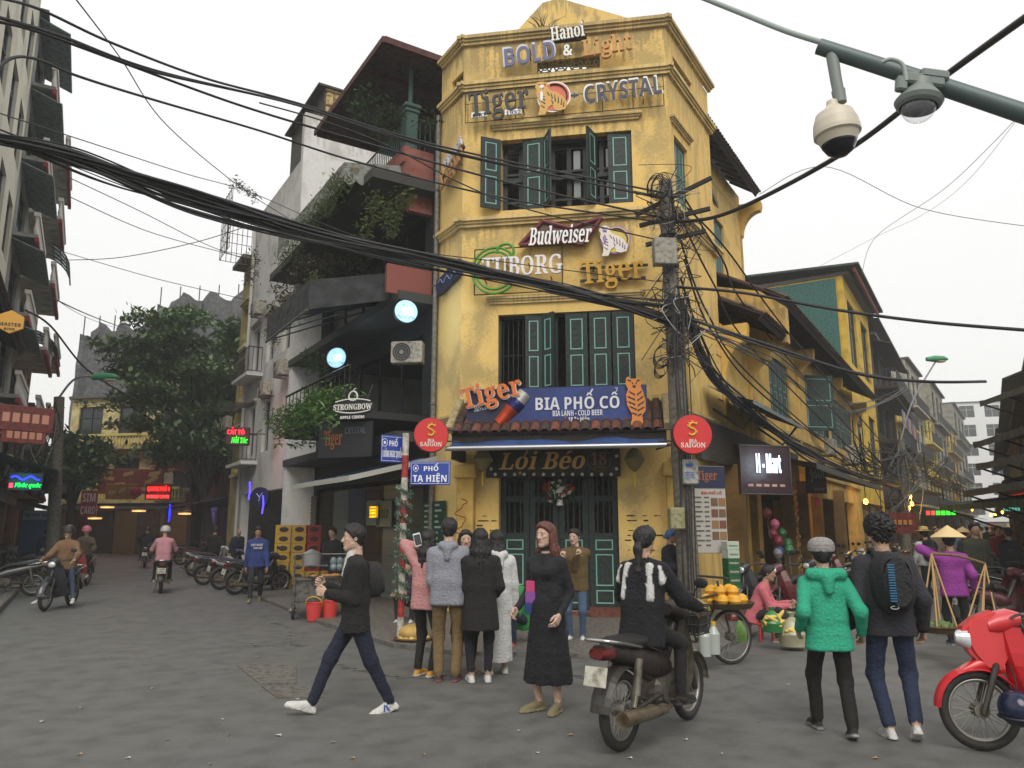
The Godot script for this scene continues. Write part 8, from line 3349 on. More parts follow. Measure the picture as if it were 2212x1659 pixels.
	cable("drooping black cable from the left houses to the tree", [[55, 670, 20.0], [110, 705, 22.0], [190, 800, 25.0], [290, 862, 30.0]], .03)
	cable("pair of thin wires reaching the wrapped building", [[110, 640, 22.0], [200, 685, 30.0], [290, 720, 45.0]], .016, "overhead cables", 34, 2, .08)
	cable("heavy black cable rising from the pole to the upper right", [[1455, 480, 13.2], [1540, 470, 12.2], [1640, 430, 10.8], [1830, 325, 8.6], [2040, 165, 6.6], [2240, 20, 5.2]], .032)
	cable("black cable sagging over the market street", [[1460, 620, 13.2], [1600, 632, 12.6], [1800, 668, 11.8], [2000, 695, 11.0], [2240, 715, 10.2]], .026)
	cable("lower black cable over the market street ending at the awnings", [[1470, 680, 13.2], [1650, 745, 13.0], [1850, 805, 13.0], [2000, 822, 13.4], [2130, 824, 14.0]], .024, "overhead cables", 30, 2, .015)
	for q in [[1480, 430, 1560, 560, 1640, 700, 1900, 1000], [1470, 470, 1540, 610, 1640, 770, 1900, 1030], [1485, 450, 1570, 540, 1720, 740, 1930, 985], [1470, 520, 1530, 680, 1640, 830, 1900, 1055], [1478, 560, 1540, 720, 1680, 880, 1930, 1060], [1470, 600, 1520, 740, 1600, 880, 1780, 1010]]:
		cable("black cable running down from the pole along the yellow house row", [[q[0], q[1], 13.2], [q[2], q[3], 14.6], [q[4], q[5], 17.5], [q[6], q[7], 30.0]], .02, "cables along the yellow houses")
	cable("thick tangled cable bundle drooping along the market shop fronts", [[1470, 640, 13.2], [1530, 790, 14.0], [1620, 890, 15.6], [1740, 975, 18.0], [1850, 1025, 23.0], [1960, 1055, 32.0], [2040, 1070, 50.0]], .016, "cables along the yellow houses", 28, 16, .07)
	cable("fan of thin grey wires strung to the far street lamp", [[1480, 700, 13.3], [1660, 790, 15.0], [1800, 880, 19.0], [1900, 870, 24.0], [1955, 840, 28.0]], .012, "cables along the yellow houses", 60, 6, .12)
	cable("snarl of wires massed over the market crowd", [[1840, 980, 24.0], [1900, 1010, 28.0], [1960, 1000, 32.0], [2020, 1030, 38.0], [2070, 1060, 45.0]], .022, "cables along the yellow houses", 30, 22, .45)
	cable("faint kite string crossing the pale sky", [[1860, 600, 20.0], [1892, 512, 20.0], [2050, 400, 16.0], [2240, 210, 12.0]], .006)
	cable("second faint string knotted to the kite string", [[1700, 612, 20.0], [1892, 512, 20.0], [2000, 460, 18.0], [2100, 380, 15.0], [2240, 200, 12.0]], .004)
	cable("long thin wire across the sky to the right", [[1640, 420, 14.0], [1780, 360, 13.0], [1990, 450, 13.0], [2240, 492, 13.0]], .006)
	o = thing("camera_mast", "grey mast arm reaching in from the right over the market street", "mast")
	m = MB.new()
	m.tube([pz(1768, 100, 4.2), pz(2000, 175, 4.05), pz(2330, 285, 3.85)], [.047, .05, .056], 14)
	obj("arm", m, mt(84, 98, 98, .5, .2), o)
	m = MB.new()
	m.tube(spline([pz(1480, -20, 4.7), pz(1600, 28, 4.5), pz(1700, 68, 4.3), pz(1790, 96, 4.16)], 5), .018, 8)
	m.tube(spline([pz(1905, 135, 4.0), pz(1925, 128, 3.98), pz(1950, 140, 3.97), pz(1958, 175, 3.97)], 5), .012, 7)
	obj("feed_cable", m, mt(150, 160, 156, .5), o)
	var k1 := pz(1795, 105, 4.18)
	o = thing("dome_camera", "white dome surveillance camera with a dark bubble on a drop pipe", "camera", TT(k1))
	m = MB.new()
	m.tube([V(0, 0, 0), V(.014, -.2, 0), V(.024, -.3, 0)], [.036, .034, .033], 14)
	m.tube([V(.022, -.28, 0), V(.03, -.36, 0)], [.04, .036], 14)
	obj("drop_pipe", m, mt(122, 130, 126, .5), o)
	var cd := pz(1808, 285, 4.18) - k1
	var lathe_t := Transform3D(Basis(V(0, 0, 1), .08), cd)
	m = MB.new()
	m.lathe([V2(.1, -.075), V2(.118, -.03), V2(.133, -.02), V2(.133, .005), V2(.125, .06), V2(.105, .115), V2(.06, .145), V2(.035, .17), V2(.03, .2)], 36, lathe_t)
	obj("housing", m, mt(196, 188, 170, .45), o)
	m = MB.new()
	m.lathe([V2(.0, -.155), V2(.04, -.15), V2(.075, -.125), V2(.097, -.085), V2(.1, -.07)], 32, lathe_t)
	obj("bubble", m, mt(26, 28, 34, .08), o)
	var k2 := pz(1985, 215, 4.02)
	o = thing("dome_camera", "grey dome camera with a clear bubble clamped under the mast arm", "camera", Transform3D(Basis(V(0, 0, 1), -.15), k2))
	m = MB.new()
	m.lathe([V2(.1, -.055), V2(.118, -.04), V2(.13, -.015), V2(.1, .03), V2(.075, .06), V2(.07, .11)], 32)
	obj("housing", m, mt(116, 124, 120, .5), o)
	m = MB.new()
	m.cbox(V(.0, .1, 0), V(.24, .07, .12), .012)
	m.cbox(V(-.12, .06, .03), V(.06, .09, .05), .01)
	m.cbox(V(.06, .14, 0), V(.16, .06, .13), .012)
	obj("clamp", m, mt(110, 120, 116, .5), o)
	m = MB.new()
	m.ball(V(0, -.05, 0), V(.092, .09, .092), Basis(), 28)
	var gl := StandardMaterial3D.new()
	gl.albedo_color = Color(.9, .92, .95, .12)
	gl.transparency = BaseMaterial3D.TRANSPARENCY_ALPHA
	gl.roughness = .03
	obj("bubble", m, gl, o)
	m = MB.new()
	m.ball(V(-.01, -.06, 0), V(.045, .05, .045), Basis(), 14)
	m.ball(V(.045, -.035, .0), V(.04, .03, .04), Basis(), 12)
	m.cbox(V(-.03, -.03, 0), V(.09, .04, .06), .01)
	obj("lens_unit", m, mt(22, 22, 24, .3), o)
	for q in [[122, 1150, 128, 858, 24.0, 228, 815, "leaning concrete lamp pole wrapped in cables by the left pavement"], [1952, 1150, 1946, 950, 30.0, 2024, 776, "street lamp pole with a green head over the market street"]]:
		o = thing("street_lamp", q[7], "lamp post", Transform3D(), "street lamps")
		var z: float = q[4]
		var base := pz(q[0], q[1], z) * V(1, 0, 1)
		var tp := pz(q[2], q[3], z)
		var hd := pz(q[5], q[6], z)
		m = MB.new()
		m.tube([base, tp], [.2, .15], 12)
		obj("shaft", m, mt(112, 108, 100, .95, 0, "dirt"), o)
		m = MB.new()
		m.tube(spline([tp, tp.lerp(hd, .35) + UP * .4, hd], 6), .035, 8)
		obj("arm", m, mt(130, 136, 136, .5, .3), o)
		m = MB.new()
		var dr := (hd - tp) * V(1, 0, 1)
		var lt := Transform3D(BY(atan2(dr.x, dr.z)), hd)
		m.t = lt
		m.loft([[V(0, 0, -.42), .08, .08], [V(0, .02, -.1), .15, .13], [V(0, .02, .25), .15, .1], [V(0, 0, .42), .06, .04]], 12)
		obj("hood", m, mt(58, 140, 96, .5), o)
		m = MB.new()
		m.t = lt
		m.ball(V(0, -.07, .12), V(.12, .08, .24), Basis(), 12)
		obj("lamp_glass", m, mt(196, 190, 160, .3), o)
		for k in 12:
			m = MB.new()
			var a := tp + V(rng.randfn(0, .15), -.2 - k * .03, .15)
			m.tube(spline([a, a + V(rf(-.9, .5), -1.2, .2), a + V(rf(-1.4, .2), -2.6, .3)], 5), .02, 5)
			obj("wire", m, mt(110, 110, 106, .7) if k % 2 else mt(40, 40, 40, .7), o)
func worn(root: Node3D, called: String, m: MB, mtl: Material, t := Transform3D()) -> void:
	inst(called, m.mesh(), mtl, root, t)
func P(label: String, at: Vector3, yaw: float, pose: String, d: Dictionary, group := "") -> Node3D:
	var H: float = d.get("H", 1.64)
	var b := {}
	match pose:
		"walk":
			b = {"feet": [[V(.07, .03, -.3), .05, .4], [V(-.07, .0, .27), -.05, -.12]], "hip": V(0, .5 * H, 0), "hands": [[V(.25, .45 * H, .16), "relaxed"], [V(-.25, .45 * H, -.12), "relaxed"]]}
		"ride":
			b = {"feet": [[V(.19, .24, .05), .1], [V(-.19, .24, .05), -.1]], "hip": V(0, .87, -.22), "lean": .14, "kneepole": V(0, .5, 1), "hands": [[V(.31, 1.0, .2), "grip", V(-1, 0, .3)], [V(-.31, 1.0, .2), "grip", V(1, 0, .3)]]}
		"sit":
			b = {"feet": [[V(.13, 0, .2), .1], [V(-.13, 0, .2), -.1]], "hip": V(0, .36, -.14), "lean": .4, "kneepole": V(0, 1, .6), "hands": [[V(.1, .55, .36), "hold"], [V(-.1, .52, .36), "hold"]]}
	b.merge(d, true)
	if b.get("cell", .0) > .024:
		b.plain_head = true
	return person(label, at, yaw, b, group)
func backpack(root: Node3D, label: String, col: Array, stripe := false, sz := 1.0) -> void:
	var sb: Basis = info.sb
	var c: Vector3 = info.chest
	var o := thing("backpack", label, "backpack", root.transform * Transform3D(sb.scaled_local(Vector3.ONE * sz), c + sb.z * (sz - 1.0) * .12))
	var m := MB.new()
	m.t = TT(V(0, -.02, -.2))
	m.loft([[V(0, 0, -.1), .11, .19], [V(0, 0, -.06), .145, .235], [V(0, 0, .08), .155, .25]], 20)
	obj("bag", m, mt(col[0], col[1], col[2], .8, 0, "cloth"), o)
	m = MB.new()
	m.t = TT(V(0, -.02, -.2))
	m.loft([[V(0, -.08, -.135), .09, .1], [V(0, -.08, -.09), .11, .12]], 16)
	var sm := mt(col[0] * .8, col[1] * .8, col[2] * .8, .8, 0, "cloth")
	obj("pocket", m, sm, o)
	for s in [-.09, .09]:
		m = MB.new()
		m.tube(spline([V(s, .18, -.12), V(s * 1.1, .24, -.04), V(s * 1.2, .14, .12)], 4), .022, 6)
		obj("strap", m, sm, o)
	if stripe:
		m = MB.new()
		for k in 15:
			m.box(V(.06, .12 - k * .02, -.345), V(.05, .008, .01))
		obj("stripe", m, mt(40, 110, 150, .6), o)
		m = MB.new()
		m.torus(V(.05, -.21, -.32), V(.03, 0, 0), V(0, .012, 0), .004, 14, 4)
		obj("logo", m, mt(190, 190, 190, .6), o)
func cone_hat(root: Node3D) -> void:
	var m := MB.new()
	m.lathe([V2(.24, -.005), V2(.23, .0), V2(.12, .085), V2(.0, .17)], 28, Transform3D(info.hb, info.hc + (info.hb as Basis) * V(0, .06, 0)))
	worn(root, "conical_hat", m, mt(206, 182, 132, .8))
func helmet(root: Node3D, c: Array) -> void:
	var m := MB.new()
	m.lathe([V2(.125, -.03), V2(.13, .0), V2(.118, .07), V2(.075, .12), V2(.0, .14)], 20, Transform3D(info.hb, info.hc + (info.hb as Basis) * V(0, .03, -.01)))
	worn(root, "helmet", m, mt(c[0], c[1], c[2], .3))
func crowd() -> void:
	var bk := lin(22, 22, 24)
	var navy := lin(38, 44, 62)
	var nd := .0165
	var W := lin(206, 206, 204)
	var r := P("person in a black blazer and dark jeans striding past with a phone", gp(760, 1540), -1.25, "walk", {"H": 1.7, "cell": nd, "skin": 1, "feet": [[V(.06, .0, -.34), .1, .25], [V(-.06, .01, .36), .0, -.3]], "hip": V(0, .84, .0), "hands": [[V(.1, 1.06, .27), "hold", V(0, 1, .2)], [V(-.06, 1.12, .28), "hold", V(0, 1, .2)]], "top": {"c": bk, "hem": .13, "puff": .024}, "bottom": {"c": lin(24, 30, 50), "fat": 1.06}, "shoe": lin(214, 214, 210), "sole": lin(190, 190, 184), "extra": [[W, [[V(0, 1.4, .045), V(0, 1.22, .115), .058, .03]], [], .02]]})
	var m := MB.new()
	for q in [.0, .03]:
		m.box(info.legs[0][2] + V(.045, -.04, .03 + q), V(.006, .06, .012), Basis(V(1, 0, 0), .6 - q * 20))
	worn(r, "shoe_stripes", m, mt(40, 70, 150, .6))
	backpack(r, "black backpack worn by the person in the blazer", [30, 30, 32], false, .68)
	P("person in a grey hoodie and khaki trousers seen from behind", gp(965, 1472), PI - .05, "", {"H": 1.73, "cell": nd, "skin": 1, "hands": [[V(.13, 1.12, .26), "hold"], [V(-.13, 1.1, .26), "hold"]], "top": {"c": lin(142, 144, 154), "hem": .1, "puff": .03, "hood": true}, "bottom": {"c": lin(122, 100, 66), "wide": .004, "fat": 1.05}, "shoe": lin(60, 54, 56), "sole": lin(170, 90, 90)})
	P("person in a pink sweater and black leggings holding up a phone", gp(916, 1462), PI - .5, "", {"H": 1.6, "cell": nd, "female": true, "hands": [[V(.2, 1.42, .24), "hold", V(0, 1, 0)], [V(-.05, 1.1, .28), "hold"]], "top": {"c": lin(196, 140, 138), "hem": .1, "puff": .022}, "bottom": {"c": bk}, "shoe": lin(206, 150, 50), "sole": W, "hair": {"kind": "long"}})
	var o := thing("phone", "white phone held up by the person in pink", "phone", Transform3D(BY(.2) * Basis(V(0, 0, 1), .25), pz(902, 1166, 9.0)))
	m = MB.new()
	m.cbox(Vector3.ZERO, V(.085, .15, .01), .004)
	obj("case", m, mt(220, 220, 218, .4), o)
	m = MB.new()
	m.box(V(0, 0, .006), V(.072, .12, .003))
	obj("screen", m, mt(60, 66, 70, .2), o)
	P("person in a long black coat with long dark hair and white sneakers", gp(1036, 1474), PI + .15, "", {"H": 1.62, "cell": nd, "female": true, "hands": [[V(.1, 1.0, .26), "hold"], [V(-.2, .9, .2), "relaxed"]], "top": {"c": bk, "hem": .3, "puff": .02, "flare": .02}, "bottom": {"c": lin(28, 28, 30), "len": .86}, "shoe": W, "sole": W, "hair": {"kind": "long", "len": .42}})
	P("person in a white hooded top and long white skirt behind the black coat", gp(1074, 1456), PI + .3, "", {"H": 1.6, "cell": nd, "female": true, "top": {"c": W, "hem": .14, "puff": .026, "hood": true}, "bottom": {"c": W, "skirt": true, "hem_y": .14, "r": .1}, "shoe": lin(190, 188, 180), "hair": {"kind": "long", "len": .3}})
	P("person with orange shoes facing the camera in the middle of the group", gp(1002, 1446), .15, "", {"H": 1.6, "cell": .019, "female": true, "skin": 1, "hands": [[V(.1, 1.05, .25), "hold"], [V(-.1, 1.05, .25), "hold"]], "top": {"c": lin(54, 46, 42), "hem": .12, "puff": .02}, "bottom": {"c": bk}, "shoe": lin(190, 110, 60), "sole": W, "hair": {"kind": "long"}})
	r = P("person with long red hair in a black turtleneck and long black skirt", gp(1184, 1534), -.62, "", {"H": 1.68, "cell": nd, "female": true, "skin": 1, "lean": .0, "look": V(-.12, .02, 0), "feet": [[V(.12, 0, .02), .2], [V(-.06, 0, .05), -.35]], "hands": [[V(.2, .86, .1), "relaxed"], [V(-.2, .9, .22), "relaxed"]], "top": {"c": lin(32, 30, 34), "hem": .12, "puff": -.008, "collar": true, "collar_h": .075}, "bottom": {"c": lin(20, 20, 22), "skirt": true, "hem_y": .25, "r": .15}, "fold": .007, "shoe": lin(128, 118, 88), "sole": lin(140, 132, 104), "hair": {"kind": "long", "c": Color(.2, .06, .035), "len": .42}})
	o = thing("shoulder_bag", "pink violet and blue cloth bag at the side of the person with red hair", "bag", Transform3D(BY(-.3), pz(1147, 1290, 7.45)))
	for k in 3:
		m = MB.new()
		m.cbox(V(0, .1 - k * .1, 0), V(.085 + .012 * k, .1, .06), .003)
		obj("panel", m, [mt(176, 60, 104, .8), mt(120, 70, 140, .8), mt(36, 52, 110, .8)][k], o)
	m = MB.new()
	m.tube(spline([V(.0, .15, 0), V(.03, .24, -.02), V(.09, .3, -.08)], 4), .01, 5)
	obj("strap", m, mt(40, 36, 40, .8), o)
	P("person in an olive jacket and jeans looking at a phone by the green door", gp(1246, 1388), -.25, "", {"H": 1.62, "cell": .02, "female": true, "skin": 1, "look": V(-.2, .15, 0), "hands": [[V(.06, 1.26, .24), "hold"], [V(-.12, 1.22, .26), "hold"]], "top": {"c": lin(98, 80, 46), "hem": .1, "puff": .028}, "bottom": {"c": lin(74, 92, 122)}, "shoe": W, "sole": W, "hair": {"kind": "bun"}})
	P("person in a bright green jacket crouching on a low stool by the door", gp(1113, 1398), -.7, "sit", {"H": 1.64, "cell": .02, "top": {"c": lin(48, 140, 66), "puff": .03, "hem": .1}, "bottom": {"c": navy}, "shoe": lin(190, 80, 70)})
	var rc := gp(1343, 1622)
	var f := (gp(1476, 1560) - rc).normalized()
	r = P("person with a ponytail in a black and white varsity jacket riding the dirty motorbike", rc + f * .6, atan2(f.x, f.z), "ride", {"H": 1.62, "cell": nd, "female": true, "top": {"c": lin(20, 20, 22), "hem": .16, "puff": .034}, "bottom": {"c": lin(22, 22, 24)}, "shoe": lin(30, 30, 32), "sole": lin(60, 60, 60), "hair": {"kind": "tail"}, "extra": [[W, [[V(.1, 1.345, -.245), V(.12, 1.1, -.292), .028, .028]], [], .02], [W, [[V(-.1, 1.345, -.245), V(-.12, 1.1, -.292), .028, .028]], [], .02], [W, [[V(.175, 1.325, -.205), V(.2, 1.22, -.225), .026, .026]], [], .02], [W, [[V(-.175, 1.325, -.205), V(-.2, 1.22, -.225), .026, .026]], [], .02]]})
	r = P("person with a blue patterned headscarf and black jacket behind the fruit bicycle", gp(1452, 1352), .9, "", {"H": 1.6, "cell": .02, "female": true, "skin": 2, "look": V(.3, .1, 0), "hands": [[V(.1, 1.0, .3), "hold"], [V(-.12, 1.0, .3), "hold"]], "top": {"c": lin(26, 26, 30), "puff": .035, "hem": .14}, "bottom": {"c": navy}, "hair": {"kind": "bun", "c": Color(.06, .2, .5)}})
	P("person in a pink jacket sitting on a red stool over bags of fruit", gp(1652, 1384), 1.15, "sit", {"H": 1.58, "cell": .019, "female": true, "skin": 2, "top": {"c": lin(206, 110, 120), "puff": .022, "hem": .1}, "bottom": {"c": lin(40, 38, 40)}, "shoe": lin(150, 110, 84), "hair": {"kind": "bun"}})
	r = P("person in a teal hooded jacket and grey cap walking away", gp(1806, 1590), PI - .12, "walk", {"H": 1.54, "cell": nd, "female": true, "feet": [[V(.08, 0, .22), .1], [V(-.1, .02, -.12), -.1, .3]], "hip": V(0, .78, 0), "hands": [[V(.22, .82, .05), "relaxed"], [V(-.27, .8, .02), "relaxed"]], "top": {"c": lin(48, 168, 134), "hem": .12, "puff": .018, "flare": .014, "hood": true, "hood_w": .12}, "bottom": {"c": lin(22, 22, 24), "wide": .006}, "shoe": lin(40, 40, 42), "sole": lin(150, 150, 150), "hair": {"kind": "short"}})
	m = MB.new()
	m.lathe([V2(.106, -.03), V2(.11, .0), V2(.103, .035), V2(.083, .062), V2(.05, .078), V2(.0, .084)], 22, Transform3D((info.hb as Basis) * Basis(V(1, 0, 0), -.1), info.hc + (info.hb as Basis) * V(0, .06, -.01)))
	m.ball(info.hc + (info.hb as Basis) * V(0, .05, .13), V(.08, .012, .09), info.hb, 12)
	worn(r, "cap", m, mt(150, 146, 144, .8, 0, "cloth"))
	r = P("person with curly hair in a dark jacket and rolled jeans walking away", gp(1942, 1592), PI - .12, "walk", {"H": 1.74, "cell": nd, "feet": [[V(.08, .0, -.06), .05, .1], [V(-.09, .04, -.14), -.2, .5]], "hip": V(0, .88, 0), "hands": [[V(.28, .85, .1), "relaxed"], [V(-.27, .84, .02), "relaxed"]], "top": {"c": lin(44, 46, 50), "hem": .1, "puff": .03}, "bottom": {"c": lin(38, 48, 74), "len": .88, "wide": .004}, "shoe": W, "sole": W, "hair": {"kind": "curly"}})
	backpack(r, "dark backpack with a blue stripe on the person with curly hair", [36, 37, 40], true)
	var cp := gp(2074, 1396)
	r = P("person in purple with a conical hat carrying baskets on a shoulder pole", cp, PI - .35, "walk", {"H": 1.56, "cell": .02, "female": true, "feet": [[V(.08, 0, .1), .1], [V(-.1, .01, -.12), -.1, .2]], "hip": V(0, .8, 0), "hands": [[V(.16, 1.3, .2), "grip"], [V(-.26, .8, .0), "relaxed"]], "top": {"c": lin(150, 60, 150), "puff": .03, "hem": .12}, "bottom": {"c": bk, "wide": .004}, "shoe": navy, "hair": {"kind": "bun"}})
	cone_hat(r)
	o = thing("shoulder_pole", "bamboo shoulder pole with two rope slings across the purple top", "pole")
	var pa := pz(2012, 1196, 10.9)
	var pb := pz(2128, 1218, 11.2)
	m = MB.new()
	m.tube(spline([pa, pa.lerp(pb, .5) + UP * .04, pb], 5), .02, 8)
	obj("bar", m, mt(150, 122, 84, .8, 0, "wood"), o)
	for q in [[pa, gp(2028, 1352, .42), "greens"], [pb, gp(2120, 1385, .35), "onions"]]:
		var c: Vector3 = q[1]
		m = MB.new()
		for k in 4:
			var an := k * PI / 2 + .6
			m.tube(spline([q[0], (q[0] as Vector3).lerp(c, .5) + V(cos(an), 0, sin(an)) * .1, c + V(cos(an), 0, sin(an)) * .2], 4), .012, 5)
		obj("sling", m, mt(160, 128, 84, .9), o)
		basket(c - UP * .08, .24, "flat woven basket of green leaves on the shoulder pole" if q[2] == "greens" else "flat woven basket with red netted fruit on the shoulder pole", [[.06, .12, .03], [.1, .14, .03]] if q[2] == "greens" else [[.35, .05, .05], [.3, .12, .13]])
	var n_ := "market crowd"
	r = P("person with a straw hat and black backpack over a white shirt in the market", gp(2012, 1300), PI, "walk", {"cell": .028, "top": {"c": W, "puff": .02}, "bottom": {"c": bk}}, n_)
	backpack(r, "small black backpack on the person with the straw hat", [30, 30, 32])
	m = MB.new()
	m.lathe([V2(.2, -.01), V2(.1, .0), V2(.095, .08), V2(.0, .1)], 16, TT(info.hc + UP * .07))
	worn(r, "straw_hat", m, mt(196, 164, 96, .8))
	P("person in an olive jacket and blue jeans facing the camera in the market", gp(2124, 1335), -.1, "", {"H": 1.72, "cell": .026, "skin": 2, "top": {"c": lin(60, 62, 46), "puff": .03, "hem": .1}, "bottom": {"c": lin(60, 74, 96)}}, n_)
	r = P("person with a second conical hat deeper in the market", gp(2094, 1262), PI, "", {"cell": .034, "H": 1.55, "top": {"c": lin(60, 70, 90)}}, n_)
	cone_hat(r)
	var cs := [["light blue shirt", 2078, 1226, [110, 140, 170]], ["red jacket", 2166, 1262, [130, 40, 44]], ["black coat", 2196, 1300, [40, 40, 44]], ["brown jacket", 2050, 1222, [86, 70, 56]], ["grey sweater", 2112, 1216, [110, 110, 112]], ["dark green coat", 2140, 1212, [46, 60, 50]], ["beige jacket", 2030, 1236, [150, 134, 110]], ["navy coat", 2155, 1222, [44, 50, 70]], ["maroon sweater", 2092, 1206, [90, 44, 48]], ["white top", 2128, 1204, [170, 168, 164]], ["black hooded top", 2180, 1226, [36, 36, 40]]]
	for q in cs:
		P("person in a %s standing in the market crowd" % q[0], gp(q[1], q[2]), (PI if int(q[1]) % 4 < 2 else .1), "", {"cell": .042, "H": 1.62 + .01 * (int(q[1]) % 9), "top": {"c": lin(q[3][0], q[3][1], q[3][2]), "puff": .025}, "hair": {"kind": "short", "cell": .022}}, n_)
		var far := gp(q[1], q[2]) + R.basis.x * (9.0 + int(q[1]) % 7) + R.basis.z * (int(q[2]) % 5 - 1.6) * .6
		later_copies.append([get_child(get_child_count() - 1), Transform3D(BY(q[1]), far), "another person in a %s farther along the market street" % q[0]])
	var g2 := "people in the left street"
	r = P("person in a blue printed hoodie walking down the left street", gp(550, 1300), .2, "walk", {"H": 1.7, "cell": .023, "skin": 2, "look": V(0, .25, 0), "top": {"c": lin(44, 62, 122), "puff": .032, "hem": .08, "hood": true}, "bottom": {"c": lin(38, 38, 44)}, "shoe": lin(120, 120, 70)}, g2)
	words("LIKE WHAT", V(-.13, 1.24, .155), .26, .05, .03, mt(190, 190, 196, .8), r)
	words("YOU OKE", V(-.08, 1.17, .155), .2, .05, .03, mt(190, 190, 196, .8), r)
	P("person all in black walking away in the left street", gp(458, 1242), PI + .3, "walk", {"H": 1.7, "cell": .032, "top": {"c": bk, "hem": .1, "puff": .03}}, g2)
	P("person in dark blue stooping between the parked motorbikes", gp(506, 1238), .6, "", {"cell": .032, "lean": .5, "top": {"c": lin(44, 52, 74), "puff": .03}, "hair": {"kind": "none"}}, g2)
	P("person in a dark blue padded jacket on the left pavement", gp(90, 1250), PI + .4, "walk", {"cell": .028, "top": {"c": lin(46, 60, 84), "puff": .04, "hem": .1}}, g2)
	P("person in a red jacket on the left pavement", gp(64, 1222), PI + .4, "", {"cell": .034, "top": {"c": lin(130, 62, 52), "puff": .03}}, g2)
	P("dark clothed vendor standing behind the food cart", gp(722, 1306), -.4, "", {"cell": .03, "lean": .25, "top": {"c": lin(36, 36, 40), "puff": .03}}, g2)
	P("person in dark purple crouching behind the street sign post", gp(884, 1348), -.3, "sit", {"cell": .028, "H": 1.6, "top": {"c": lin(60, 44, 64), "puff": .03}}, g2)
	var rd := [["a pink padded jacket", 347, 1278, PI + .4, [196, 140, 150], [170, 170, 168], .024], ["a tan jacket on the black scooter", 125, 1314, .12, [128, 98, 70], [50, 44, 44], .022], ["a brown jacket and pink helmet", 172, 1266, .2, [96, 80, 60], [206, 110, 130], .03], ["a black coat on the plated motorbike", 312, 1226, PI + .4, [32, 32, 36], [30, 30, 34], .036], ["dark clothes far along the left street", 272, 1196, PI + .4, [36, 36, 40], [40, 40, 44], .042], ["an olive jacket and orange helmet", 212, 1190, PI + .4, [64, 64, 50], [206, 84, 50], .042]]
	for q in rd:
		var dd := {"H": 1.62, "cell": q[6], "top": {"c": lin(q[4][0], q[4][1], q[4][2]), "puff": .036, "hem": .08}, "bottom": {"c": lin(60, 74, 96) if q[1] == 125 else bk}, "hair": {"kind": "none"}}
		if q[1] == 125:
			dd.feet = [[V(.36, 0, .15), .3], [V(-.36, 0, .15), -.3]]
		r = P("rider in " + q[0], gp(q[1], q[2]), q[3], "ride", dd, g2)
		helmet(r, q[5])
var later_copies := []
func basket(at: Vector3, r: float, label: String, cols: Array) -> Node3D:
	var o := thing("basket", label, "basket", TT(at))
	var m := MB.new()
	m.lathe([V2(.0, .0), V2(r * .8, .0), V2(r, r * .32), V2(r * .95, r * .33), V2(r * .76, .03), V2(.0, .03)], 24)
	m.torus(V(0, r * .33, 0), V(r * .98, 0, 0), V(0, 0, r * .98), .016, 24, 6)
	obj("weave", m, mt(112, 90, 58, .9, 0, "wood"), o)
	var fo := StandardMaterial3D.new()
	fo.vertex_color_use_as_albedo = true
	fo.roughness = .6
	m = MB.new()
	for k in 26:
		var an := k * 2.4
		var d := r * .75 * sqrt(k / 26.0)
		var c: Array = cols[k % cols.size()]
		m.c = Color(c[0], c[1], c[2]) * rf(.8, 1.15)
		m.ball(V(cos(an) * d, r * .3 + .05 * (1 - k / 26.0), sin(an) * d), V(r * .22, r * .12, r * .16), Basis.from_euler(V(rf(-.5, .5), an, .3)), 8)
	obj("produce", m, fo, o).set_meta("kind", "stuff")
	return o
